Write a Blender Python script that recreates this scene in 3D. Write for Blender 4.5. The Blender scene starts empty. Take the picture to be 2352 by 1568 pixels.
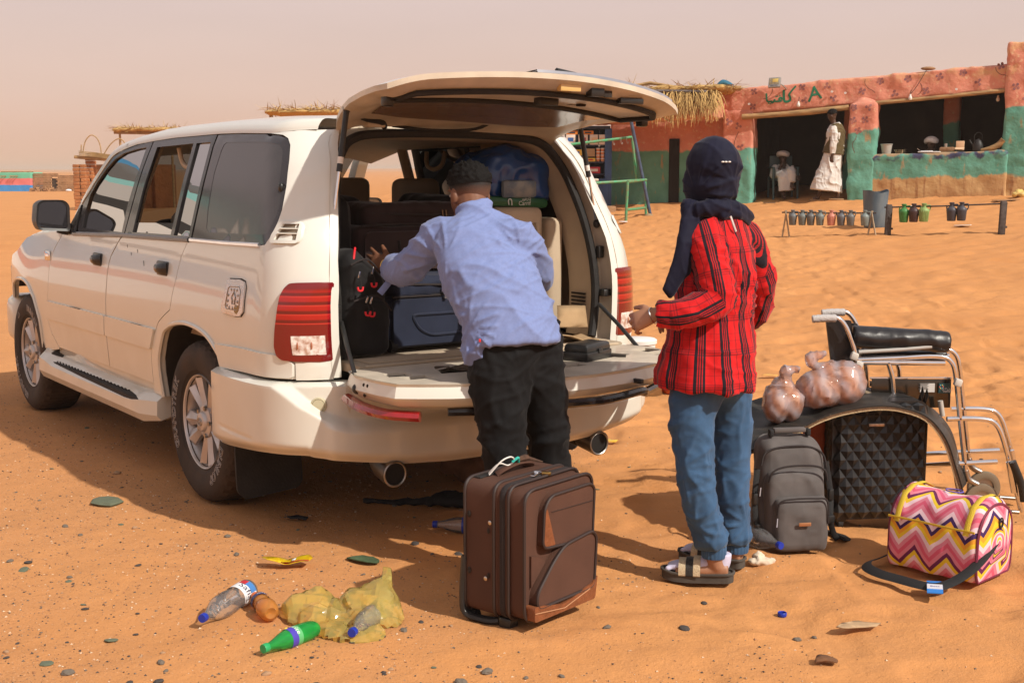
import bpy, bmesh, math, random
import numpy as np
from mathutils import Vector, Matrix, Quaternion
from mathutils.geometry import delaunay_2d_cdt
from math import sin, cos, pi, radians, sqrt, atan2
random.seed(7); RNG = np.random.default_rng(7)
SC = bpy.context.scene; COL = SC.collection

# ------------------------------------------------------------------ camera, world, sun, exposure
cam = bpy.data.cameras.new('camera'); co = bpy.data.objects.new('camera', cam); COL.objects.link(co)
cam.sensor_width = 36; cam.lens = 36*2950/2352; cam.clip_start = .05; cam.clip_end = 6000
co.location = (0, 0, 1.572); co.rotation_euler = (pi/2-.1333, 0, 0); SC.camera = co
SUN_AZ = Vector((.77, -.64)); SUN_EL = radians(41)
sl = bpy.data.lights.new('sun', 'SUN'); so = bpy.data.objects.new('sun', sl); COL.objects.link(so)
sl.energy = 4.7; sl.angle = radians(.9); sl.color = (1, .93, .82)
sd = Vector((SUN_AZ.x*cos(SUN_EL), SUN_AZ.y*cos(SUN_EL), sin(SUN_EL)))
so.rotation_euler = sd.to_track_quat('Z', 'Y').to_euler(); so.location = (20, -15, 20)
w = bpy.data.worlds.new('World'); SC.world = w; w.use_nodes = True
nt = w.node_tree; nt.nodes.clear()
def wn(t, **k):
    n = nt.nodes.new(t)
    for a, v in k.items(): setattr(n, a, v)
    return n
sky = wn('ShaderNodeTexSky', sky_type='NISHITA', sun_disc=False)
sky.sun_elevation = SUN_EL; sky.sun_rotation = atan2(SUN_AZ.x, SUN_AZ.y); sky.dust_density = 8; sky.air_density = 1; sky.ozone_density = 1
tc = wn('ShaderNodeTexCoord'); sp = wn('ShaderNodeSeparateXYZ'); rp = wn('ShaderNodeValToRGB')
nt.links.new(tc.outputs['Generated'], sp.inputs[0]); nt.links.new(sp.outputs['Z'], rp.inputs[0])
e = rp.color_ramp.elements
# airborne dust: a veil that is warmest near the ground
e[0].position = 0.0; e[0].color = (.72, .47, .335, 1)
e[1].position = 1.0; e[1].color = (.48, .47, .51, 1)
for p_, c_ in ((.025, (.73, .485, .37, 1)), (.055, (.715, .515, .425, 1)), (.10, (.68, .52, .46, 1)), (.14, (.655, .52, .49, 1)), (.45, (.56, .50, .50, 1))):
    q_ = e.new(p_); q_.color = c_
b1 = wn('ShaderNodeBackground'); b2 = wn('ShaderNodeBackground'); ad = wn('ShaderNodeAddShader'); ou = wn('ShaderNodeOutputWorld')
nt.links.new(sky.outputs[0], b1.inputs[0]); b1.inputs[1].default_value = .012
nz_ = wn('ShaderNodeTexNoise'); mp_ = wn('ShaderNodeMapping'); mp_.inputs['Scale'].default_value = (1, 1, 5); nz_.inputs['Scale'].default_value = 2.2; nz_.inputs['Detail'].default_value = 4
nt.links.new(tc.outputs['Generated'], mp_.inputs[0]); nt.links.new(mp_.outputs[0], nz_.inputs['Vector'])
mr_ = wn('ShaderNodeMapRange'); mr_.inputs[1].default_value = .3; mr_.inputs[2].default_value = .7; mr_.inputs[3].default_value = 1.01; mr_.inputs[4].default_value = 1.11; nt.links.new(nz_.outputs[0], mr_.inputs[0])
nt.links.new(rp.outputs[0], b2.inputs[0]); nt.links.new(mr_.outputs[0], b2.inputs[1])
nt.links.new(b1.outputs[0], ad.inputs[0]); nt.links.new(b2.outputs[0], ad.inputs[1]); nt.links.new(ad.outputs[0], ou.inputs[0])
SC.view_settings.view_transform = 'Standard'; SC.view_settings.look = 'None'
SC.view_settings.exposure = 0; SC.view_settings.gamma = 1; SC.view_settings.use_curve_mapping = False
SC.render.engine = 'CYCLES'; SC.cycles.max_bounces = 8; SC.cycles.transparent_max_bounces = 16
SC.cycles.use_denoising = True; SC.cycles.caustics_reflective = False; SC.cycles.caustics_refractive = False

# ------------------------------------------------------------------ helpers
def hash3(i, j, k):
    h = (i*374761393 + j*668265263 + k*2147483647 + 1013904223) & 0xffffffff
    h = ((h ^ (h >> 13))*1274126177) & 0xffffffff
    return ((h ^ (h >> 16)) & 0xffff)/65535.
def vnoise(P, seed=0):
    """value noise in [-1,1]; P (n,3)"""
    P = np.asarray(P, float); i = np.floor(P).astype(np.int64); f = P-i; f = f*f*(3-2*f)
    r = 0
    for a in (0, 1):
        for b in (0, 1):
            for c in (0, 1):
                wt = (f[:, 0] if a else 1-f[:, 0])*(f[:, 1] if b else 1-f[:, 1])*(f[:, 2] if c else 1-f[:, 2])
                r = r+wt*hash3(i[:, 0]+a+seed*17, i[:, 1]+b, i[:, 2]+c)
    return 2*r-1
def fbm(P, o=3, seed=0):
    P = np.asarray(P, float); r = 0; a = 1
    for k in range(o): r = r+a*vnoise(P*2**k, seed+k); a *= .5
    return r
def sstep(a, b, x):
    t = np.clip((x-a)/(b-a), 0, 1); return t*t*(3-2*t)

MATS = {}
def mat(name, col, rough=.6, metal=0., var=0., vs=8., col2=None, bump=0., bs=60., bd=.01, coat=0., spec=.5, trans=0., ior=1.45, emit=None,
        stretch=None, sheen=0., alpha=1., fbx=3., crough=.05, detail=4.):
    if name in MATS: return MATS[name]
    m = bpy.data.materials.new(name); m.use_nodes = True; n = m.node_tree.nodes; L = m.node_tree.links
    b = n['Principled BSDF']; I = b.inputs
    I['Base Color'].default_value = (*col, 1); I['Roughness'].default_value = rough; I['Metallic'].default_value = metal
    I['Specular IOR Level'].default_value = spec; I['Coat Weight'].default_value = coat; I['Coat Roughness'].default_value = crough
    I['Transmission Weight'].default_value = trans; I['IOR'].default_value = ior; I['Alpha'].default_value = alpha
    if sheen: I['Sheen Weight'].default_value = sheen; I['Sheen Roughness'].default_value = .4
    t = n.new('ShaderNodeTexCoord'); src = t.outputs['Object']
    if stretch:
        mp = n.new('ShaderNodeMapping'); mp.inputs['Scale'].default_value = stretch; L.new(src, mp.inputs[0]); src = mp.outputs[0]
    if var or col2:
        nz = n.new('ShaderNodeTexNoise'); nz.inputs['Scale'].default_value = vs; nz.inputs['Detail'].default_value = detail
        L.new(src, nz.inputs['Vector'])
        mr = n.new('ShaderNodeMapRange'); mr.inputs[1].default_value = .35; mr.inputs[2].default_value = .65; L.new(nz.outputs[0], mr.inputs[0])
        mx = n.new('ShaderNodeMix'); mx.data_type = 'RGBA'; L.new(mr.outputs[0], mx.inputs[0])
        c2 = col2 if col2 else tuple(c*(1-var) for c in col)
        mx.inputs[6].default_value = (*col, 1); mx.inputs[7].default_value = (*c2, 1); L.new(mx.outputs[2], I['Base Color'])
    if bump:
        bz = n.new('ShaderNodeTexNoise'); bz.inputs['Scale'].default_value = bs; bz.inputs['Detail'].default_value = fbx; L.new(src, bz.inputs['Vector'])
        bp = n.new('ShaderNodeBump'); bp.inputs['Strength'].default_value = bump; bp.inputs['Distance'].default_value = bd
        L.new(bz.outputs[0], bp.inputs['Height']); L.new(bp.outputs[0], I['Normal'])
    if emit: I['Emission Color'].default_value = (*emit[:3], 1); I['Emission Strength'].default_value = emit[3]
    MATS[name] = m; return m
def nodes(m): return m.node_tree.nodes, m.node_tree.links, m.node_tree.nodes['Principled BSDF']

def new(name, V, F, m, parent=None, smooth=True, sharp=40, loc=None, kind=None, mats=None, fm=None):
    me = bpy.data.meshes.new(name)
    me.from_pydata([tuple(v) for v in V] if not isinstance(V, np.ndarray) else V.tolist(), [], F if isinstance(F, list) else F.tolist())
    me.validate()
    if smooth:
        me.polygons.foreach_set('use_smooth', [True]*len(me.polygons))
        if sharp: me.set_sharp_from_angle(angle=radians(sharp))
    for mm in (mats or [m]): me.materials.append(mm)
    if fm is not None and len(fm) == len(me.polygons): me.polygons.foreach_set('material_index', fm)
    me.update()
    o = bpy.data.objects.new(name, me); COL.objects.link(o)
    if parent: o.parent = parent
    if loc is not None: o.location = loc
    if kind: o['kind'] = kind
    return o
def tag(o, label, cat, group=None):
    o['label'] = label; o['category'] = cat
    if group: o['group'] = group
    return o
def thing(name, label, cat, loc=(0, 0, 0), rz=0, group=None):
    o = bpy.data.objects.new(name, None); COL.objects.link(o); o.empty_display_size = .1
    o.location = loc; o.rotation_euler = (0, 0, rz); return tag(o, label, cat, group)
def copy_tree(o, parent=None):
    c = o.copy(); COL.objects.link(c)
    if parent: c.parent = parent
    for ch in list(o.children): copy_tree(ch, c)
    return c

class G:
    """geometry collector -> one mesh"""
    def __init__(s): s.V = []; s.F = []; s.m = []
    def add(s, V, F, mi=0):
        o = len(s.V); s.V += [tuple(v) for v in V]; s.F += [tuple(i+o for i in f) for f in F]; s.m += [mi]*len(F); return s
    def build(s, name, m, parent=None, mats=None, **k): return new(name, s.V, s.F, m, parent, mats=mats, fm=s.m if mats else None, **k)

def g_box(c, d, bev=0., seg=2, R=None, taper=None):
    """centre, size -> V,F (bevelled); taper=(tx,ty) scales the top"""
    bm = bmesh.new(); bmesh.ops.create_cube(bm, size=1)
    for v in bm.verts:
        k = taper if taper and v.co.z > 0 else (1, 1)
        v.co = Vector((v.co.x*d[0]*k[0], v.co.y*d[1]*k[1], v.co.z*d[2]))
    if bev: bmesh.ops.bevel(bm, geom=bm.edges[:], offset=bev, segments=seg, profile=.5, affect='EDGES', clamp_overlap=True)
    R = R or Matrix.Identity(3); c = Vector(c)
    V = [c+R @ v.co for v in bm.verts]; bm.verts.index_update(); F = [tuple(v.index for v in f.verts) for f in bm.faces]; bm.free()
    return V, F
def frames(P, up=None):
    """parallel-transport frames along a polyline"""
    P = [Vector(p) for p in P]; n = len(P); T = []
    for i in range(n):
        a = P[max(i-1, 0)]; b = P[min(i+1, n-1)]; d = (b-a)
        T.append(d.normalized() if d.length > 1e-9 else Vector((0, 0, 1)))
    u = Vector(up) if up else (Vector((0, 0, 1)) if abs(T[0].z) < .9 else Vector((1, 0, 0)))
    out = []
    for t in T:
        u = (u-t*u.dot(t))
        if u.length < 1e-6: u = t.orthogonal()
        u.normalize(); v = t.cross(u); out.append((u, v))
    return P, out
def g_tube(P, r, n=10, up=None, cap=True, closed=False):
    """r: number, list of numbers, or list of (ru,rv)"""
    P, fr = frames(P, up); k = len(P); V = []; F = []
    for i in range(k):
        ri = r[i] if isinstance(r, (list, tuple)) and not (isinstance(r, tuple) and len(r) == 2 and k != 2) else r
        ru, rv = ri if isinstance(ri, (tuple, list)) else (ri, ri)
        u, v = fr[i]
        for j in range(n):
            a = 2*pi*j/n; V.append(P[i]+u*(ru*cos(a))+v*(rv*sin(a)))
    for i in range(k if closed else k-1):
        a = i*n; b = ((i+1) % k)*n
        for j in range(n): F.append((a+j, a+(j+1) % n, b+(j+1) % n, b+j))
    if cap and not closed: F.append(tuple(range(n))[::-1]); F.append(tuple(range((k-1)*n, k*n)))
    return V, F
def g_lathe(prof, n=20, M=None, cap=True):
    """prof [(r,z)] -> closed revolve about z"""
    V = []; F = []
    for r, z in prof:
        for j in range(n): V.append(Vector((r*cos(2*pi*j/n), r*sin(2*pi*j/n), z)))
    for i in range(len(prof)-1):
        for j in range(n): F.append((i*n+j, i*n+(j+1) % n, (i+1)*n+(j+1) % n, (i+1)*n+j))
    if cap and prof[0][0] > 1e-5: F.append(tuple(range(n))[::-1])
    if cap and prof[-1][0] > 1e-5: F.append(tuple(range((len(prof)-1)*n, len(prof)*n)))
    if M: V = [M @ v for v in V]
    return V, F
def spline(P, k=6, closed=False):
    """Catmull-Rom resample"""
    P = [Vector(p) for p in P]; n = len(P); out = []
    for i in range(n if closed else n-1):
        if closed: a, b, c, d = P[(i-1) % n], P[i], P[(i+1) % n], P[(i+2) % n]
        else: a, b, c, d = P[max(i-1, 0)], P[i], P[i+1], P[min(i+2, n-1)]
        for j in range(k):
            t = j/k
            out.append(.5*((2*b)+(c-a)*t+(2*a-5*b+4*c-d)*t*t+(3*b-a-3*c+d)*t**3))
    if not closed: out.append(P[-1].copy())
    return out
def lerps(vals, k):
    """resample radii along spline(P,k)"""
    out = []
    for i in range(len(vals)-1):
        for j in range(k):
            t = j/k; a, b = vals[i], vals[i+1]
            out.append(tuple(x*(1-t)+y*t for x, y in zip(a, b)) if isinstance(a, tuple) else a*(1-t)+b*t)
    out.append(vals[-1]); return out
def rpoly(P, r, k=4):
    """round the corners of a closed 2D polygon; r number or list"""
    n = len(P); out = []
    for i in range(n):
        a, b, c = Vector(P[i-1]), Vector(P[i]), Vector(P[(i+1) % n]); ri = r[i] if isinstance(r, (list, tuple)) else r
        d1 = a-b; d2 = c-b; l = min(ri, d1.length*.49, d2.length*.49)
        if l < 1e-6: out.append((b.x, b.y)); continue
        s = b+d1.normalized()*l; t = b+d2.normalized()*l
        for j in range(k+1):
            u = j/k; q = s*(1-u)**2+b*2*u*(1-u)+t*u*u; out.append((q.x, q.y))
    return out
def dens(P, step, closed=True):
    out = []; n = len(P)
    for i in range(n if closed else n-1):
        a = Vector(P[i]); b = Vector(P[(i+1) % n]); k = max(1, int((b-a).length/step))
        for j in range(k): q = a.lerp(b, j/k); out.append(tuple(q))
    if not closed: out.append(tuple(P[-1]))
    return out
def inside(P, x, y):
    c = False; n = len(P); j = n-1
    for i in range(n):
        xi, yi = P[i]; xj, yj = P[j]
        if (yi > y) != (yj > y) and x < (xj-xi)*(y-yi)/(yj-yi)+xi: c = not c
        j = i
    return c
def cdt(outer, holes=(), step=.06):
    """triangulate a 2D region with inner grid points -> pts, tris, outline loops (indices)"""
    loops = [dens(outer, step)]+[dens(h, step) for h in holes]
    pts = []; edges = []
    for l in loops:
        o = len(pts); pts += [Vector(p[:2]) for p in l]; edges += [(o+i, o+(i+1) % len(l)) for i in range(len(l))]
    xs = [p.x for p in pts]; ys = [p.y for p in pts]
    nx = int((max(xs)-min(xs))/step)+1; ny = int((max(ys)-min(ys))/step)+1
    B = np.array([(p.x, p.y) for p in pts])
    if nx*ny < 20000:
        for i in range(nx):
            for j in range(ny):
                x = min(xs)+(i+.5)*step; y = min(ys)+(j+.5)*step
                if inside(loops[0], x, y) and not any(inside(h, x, y) for h in loops[1:]):
                    if ((B-(x, y))**2).sum(1).min() > (.4*step)**2: pts.append(Vector((x, y)))
    r = delaunay_2d_cdt(pts, edges, [], 0, 1e-7)
    vs = r[0]; tris = []
    for f in r[2]:
        c = sum((vs[i] for i in f), Vector((0, 0)))/len(f)
        if inside(loops[0], c.x, c.y) and not any(inside(h, c.x, c.y) for h in loops[1:]): tris.append(tuple(f))
    out_e = [tuple(x) for x in r[1]] if r[1] else []
    return vs, tris
def shell(outer, fn, thick, holes=(), step=.06, flip=False):
    """panel: 2D outline mapped to 3D by fn(x,y,depth); gets thickness and rims"""
    vs, tris = cdt(outer, holes, step); n = len(vs)
    V = [fn(p.x, p.y, 0.) for p in vs]+[fn(p.x, p.y, thick) for p in vs]
    ec = {}
    F = []
    for t in tris:
        t = t[::-1] if flip else t
        F.append(t); F.append(tuple(i+n for i in t[::-1]))
        for a, b in zip(t, t[1:]+t[:1]): ec[(a, b)] = 1
    for (a, b) in list(ec):
        if (b, a) not in ec: F.append((b, a, a+n, b+n))
    return V, F
def remesh(parts, voxel, smooth=2, name='tmp'):
    """union of closed shapes as one skin (voxel remesh) -> V (n,3), F list"""
    g = G()
    for V, F in parts: g.add(V, F)
    me = bpy.data.meshes.new(name); me.from_pydata(g.V, [], g.F); me.update()
    o = bpy.data.objects.new(name, me); COL.objects.link(o)
    md = o.modifiers.new('r', 'REMESH'); md.mode = 'VOXEL'; md.voxel_size = voxel; md.adaptivity = 0
    if smooth: ms = o.modifiers.new('s', 'SMOOTH'); ms.factor = .5; ms.iterations = smooth
    dg = bpy.context.evaluated_depsgraph_get(); ev = o.evaluated_get(dg); m2 = ev.to_mesh()
    n = len(m2.vertices); V = np.empty(n*3); m2.vertices.foreach_get('co', V); V = V.reshape(-1, 3)
    F = [tuple(p.vertices) for p in m2.polygons]
    N = np.empty(n*3); m2.vertices.foreach_get('normal', N); N = N.reshape(-1, 3).copy()
    ev.to_mesh_clear(); bpy.data.objects.remove(o); bpy.data.meshes.remove(me)
    return V.copy(), F, N
def g_ell(c, r, n=14, m=9, R=None):
    V = []; F = []; c = Vector(c); R = R or Matrix.Identity(3)
    for i in range(m+1):
        t = pi*i/m
        for j in range(n):
            a = 2*pi*j/n; V.append(c+R @ Vector((r[0]*sin(t)*cos(a), r[1]*sin(t)*sin(a), r[2]*cos(t))))
    for i in range(m):
        for j in range(n): F.append((i*n+j, (i+1)*n+j, (i+1)*n+(j+1) % n, i*n+(j+1) % n))
    return V, F
def attr(o, name, A):
    a = o.data.attributes.new(name, 'FLOAT_VECTOR', 'POINT'); a.data.foreach_set('vector', np.asarray(A, float).ravel())
def rot(ax, a): return Matrix.Rotation(a, 3, ax)

STROKES = {  # hand lettering, strokes in a 1x1.4 cell
 'A': [[(0, 0), (.5, 1.4), (1, 0)], [(.2, .5), (.8, .5)]]}
FONT_CACHE = {}
def text_mesh(s, size=1., bold=0.):
    """(V2D, F) of text laid flat, centred"""
    cu = bpy.data.curves.new('t', 'FONT'); cu.body = s; cu.size = size; cu.align_x = 'CENTER'; cu.align_y = 'CENTER'; cu.resolution_u = 2; cu.offset = bold
    o = bpy.data.objects.new('t', cu); COL.objects.link(o)
    dg = bpy.context.evaluated_depsgraph_get(); ev = o.evaluated_get(dg); me = ev.to_mesh()
    V = [v.co.copy() for v in me.vertices]; F = [tuple(p.vertices) for p in me.polygons]; ev.to_mesh_clear()
    bpy.data.objects.remove(o); bpy.data.curves.remove(cu); return V, F

def glass(name, tint, refl=.5, rough=0.):
    m = bpy.data.materials.new(name); m.use_nodes = True; n_ = m.node_tree.nodes; L_ = m.node_tree.links; n_.clear()
    tr = n_.new('ShaderNodeBsdfTransparent'); tr.inputs[0].default_value = (*tint, 1)
    gl = n_.new('ShaderNodeBsdfGlossy'); gl.inputs['Roughness'].default_value = rough; gl.inputs[0].default_value = (refl, refl, refl, 1)
    fr = n_.new('ShaderNodeFresnel'); fr.inputs[0].default_value = 1.52; mx = n_.new('ShaderNodeMixShader'); out = n_.new('ShaderNodeOutputMaterial')
    L_.new(fr.outputs[0], mx.inputs[0]); L_.new(tr.outputs[0], mx.inputs[1]); L_.new(gl.outputs[0], mx.inputs[2]); L_.new(mx.outputs[0], out.inputs[0]); return m
# ------------------------------------------------------------------ ground: one graded sheet of sand out to the horizon
def gz(x, y):
    """lie of the land (no dimples)"""
    x = np.asarray(x, float); y = np.asarray(y, float)
    yy = np.minimum(y, 34); xx = np.clip(x, -6, 14)
    r = .0538*(yy-6)+.070*(xx-6.7)
    r = .5*(r+np.sqrt(r*r+.012))-.02*np.exp(-np.abs(r)*6)     # soft max(0, r)
    r = np.minimum(r, 1.5)
    far = sstep(250, 900, y)*(1.2*np.sin(x*.004+1)+1.0*np.sin(y*.006)+.4)
    return r*sstep(-16, -3, x)+far
def axis(segs):
    out = []
    for a, b, n, p in segs:
        t = np.linspace(0, 1, n, endpoint=False); out.append(a+(b-a)*t**p)
    out.append([segs[-1][1]]); return np.concatenate(out)
gx = np.concatenate([-np.flip(axis([(4.2, 12, 50, 1.3), (12, 60, 40, 1.5), (60, 2500, 30, 2.5)])), axis([(-4.2, 4.4, 344, 1)])[1:-1], axis([(4.4, 12, 90, 1.1), (12, 60, 40, 1.5), (60, 2500, 30, 2.5)])])
gy = np.concatenate([axis([(-60, 2.6, 24, .6), (2.6, 9.5, 300, 1), (9.5, 26, 260, 1.15), (26, 120, 60, 1.4), (120, 4000, 50, 2.5)])])
X, Y = np.meshgrid(gx, gy); P2 = np.stack([X.ravel(), Y.ravel(), 0*X.ravel()], 1)
Z = gz(P2[:, 0], P2[:, 1])
near = np.clip(1-(P2[:, 1]-30)/40, 0, 1)*np.clip(1-(np.abs(P2[:, 0])-14)/20, 0, 1)
soft = sstep(-1, 3, P2[:, 0]+.35*(P2[:, 1]-5)+.6*vnoise(P2*.6, 3))    # trodden soft sand on the right, packed ground on the left
d = .014*fbm(P2*1.3, 2, 1)+.006*fbm(P2*5, 2, 2)+.0022*vnoise(P2*22, 5)
foot = sstep(.14, .38, vnoise(P2*np.array([3.6, 4.4, 1]), 9))+.7*sstep(.2, .42, vnoise(P2*np.array([5.2, 7, 1])+3, 11))
d = d-soft*(.026*foot-.008)*(1-.2*sstep(9, 16, P2[:, 1]))+soft*.008*vnoise(P2*10, 12)
# tyre tracks behind the car on its right
for (ax, ay, bx, by) in ((.35, 6.4, 2.4, 5.0), (.55, 6.8, 2.9, 5.45)):
    tx = P2[:, 0]; t = (tx-ax)/(bx-ax); yc = ay+(by-ay)*t+.12*np.sin(t*3); dd = P2[:, 1]-yc
    band = np.exp(-(dd/.10)**4)*sstep(-.3, .1, t)*(1-sstep(.8, 1.3, t))
    d = d+band*(-.010+.007*np.sin(dd*130))
for (hx, hy, hr, hh) in ((-1.37, 6.04, .16, .014), (-3.04, 8.37, .16, .014), (.07, 4.40, .24, .010), (1.16, 5.24, .17, .012), (1.60, 5.60, .25, .012), (1.73, 4.93, .24, .014), (.72, 4.82, .16, .010), (.86, 4.99, .15, .010), (-.6, 4.28, .2, .006), (.0, 4.85, .2, .012)):
    q_ = np.hypot(P2[:, 0]-hx, P2[:, 1]-hy); d = d+hh*np.exp(-((q_-hr-.03)/.05)**2)*(.4+.6*vnoise(P2*9, 7))-hh*.3*np.exp(-(q_/hr)**4)
Z = Z+d*near
nx = len(gx); ny = len(gy)
idx = np.arange(nx*ny).reshape(ny, nx)
F = np.stack([idx[:-1, :-1].ravel(), idx[:-1, 1:].ravel(), idx[1:, 1:].ravel(), idx[1:, :-1].ravel()], 1)
GZ = Z.reshape(ny, nx)
def ground_z(x, y):
    i = int(np.clip(np.searchsorted(gx, x)-1, 0, nx-2)); j = int(np.clip(np.searchsorted(gy, y)-1, 0, ny-2))
    a = (x-gx[i])/(gx[i+1]-gx[i]); b = (y-gy[j])/(gy[j+1]-gy[j])
    return float((GZ[j, i]*(1-a)+GZ[j, i+1]*a)*(1-b)+(GZ[j+1, i]*(1-a)+GZ[j+1, i+1]*a)*b)
msand = bpy.data.materials.new('orange_sand'); msand.use_nodes = True
n, L, b = nodes(msand)
def N(t, **k):
    q = n.new(t)
    for a, v in k.items():
        if a in q.inputs: q.inputs[a].default_value = v
        else: setattr(q, a, v)
    return q
def mixc(f, a, bcol, blend='MIX'):
    q = n.new('ShaderNodeMix'); q.data_type = 'RGBA'; q.blend_type = blend
    if hasattr(f, 'is_linked'): L.new(f, q.inputs[0])
    else: q.inputs[0].default_value = f
    for k, v in ((6, a), (7, bcol)):
        if isinstance(v, tuple): q.inputs[k].default_value = (*v, 1)
        else: L.new(v, q.inputs[k])
    return q.outputs[2]
def mrange(x, a, bb, c=0., dd=1.):
    q = n.new('ShaderNodeMapRange'); L.new(x, q.inputs[0])
    for k, v in enumerate((a, bb, c, dd)): q.inputs[k+1].default_value = v
    return q.outputs[0]
geo = n.new('ShaderNodeNewGeometry'); pos = geo.outputs['Position']; sx = n.new('ShaderNodeSeparateXYZ'); L.new(pos, sx.inputs[0])
def noise(s, dt=4, rg=.5):
    q = N('ShaderNodeTexNoise'); q.inputs['Scale'].default_value = s; q.inputs['Detail'].default_value = dt; q.inputs['Roughness'].default_value = rg
    L.new(pos, q.inputs['Vector']); return q.outputs[0]
def math2(op, a, bb):
    q = n.new('ShaderNodeMath'); q.operation = op
    for k, v in enumerate((a, bb)):
        if hasattr(v, 'is_linked'): L.new(v, q.inputs[k])
        else: q.inputs[k].default_value = v
    return q.outputs[0]
base = mixc(mrange(noise(.9, 5), .35, .65), (.62, .288, .105), (.54, .238, .083))
base = mixc(mrange(noise(9, 5, .65), .35, .7), base, (.52, .24, .092))
# packed, gravelly, browner ground towards the left foreground
grav = math2('ADD', mrange(sx.outputs[0], 1.4, -2.2), mrange(noise(1.1, 4), .3, .7, -.5, .5))
grav = math2('MULTIPLY', mrange(grav, .2, 1.0), mrange(sx.outputs[1], 26, 9))
base = mixc(math2('MULTIPLY', grav, .6), base, (.50, .235, .10))
sp1 = mrange(noise(95, 3, .7), .60, .70); sp2 = mrange(noise(150, 2, .6), .64, .72); sp3 = mrange(noise(60, 3, .6), .63, .72)
base = mixc(math2('MULTIPLY', sp1, math2('ADD', math2('MULTIPLY', grav, .7), .12)), base, (.13, .07, .045))
base = mixc(math2('MULTIPLY', sp2, math2('ADD', math2('MULTIPLY', grav, .6), .1)), base, (.72, .52, .36))
base = mixc(math2('MULTIPLY', sp3, math2('MULTIPLY', grav, .6)), base, (.22, .11, .06))
L.new(base, b.inputs['Base Color']); b.inputs['Roughness'].default_value = .95; b.inputs['Specular IOR Level'].default_value = .15
bp1 = n.new('ShaderNodeBump'); bp1.inputs['Strength'].default_value = .55; bp1.inputs['Distance'].default_value = .012
hgt = math2('ADD', noise(38, 6, .65), math2('MULTIPLY', noise(160, 3, .6), .45)); L.new(hgt, bp1.inputs['Height']); L.new(bp1.outputs[0], b.inputs['Normal'])
ground = new('ground', np.stack([P2[:, 0], P2[:, 1], Z], 1), F, msand, sharp=None, kind='structure')
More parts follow.
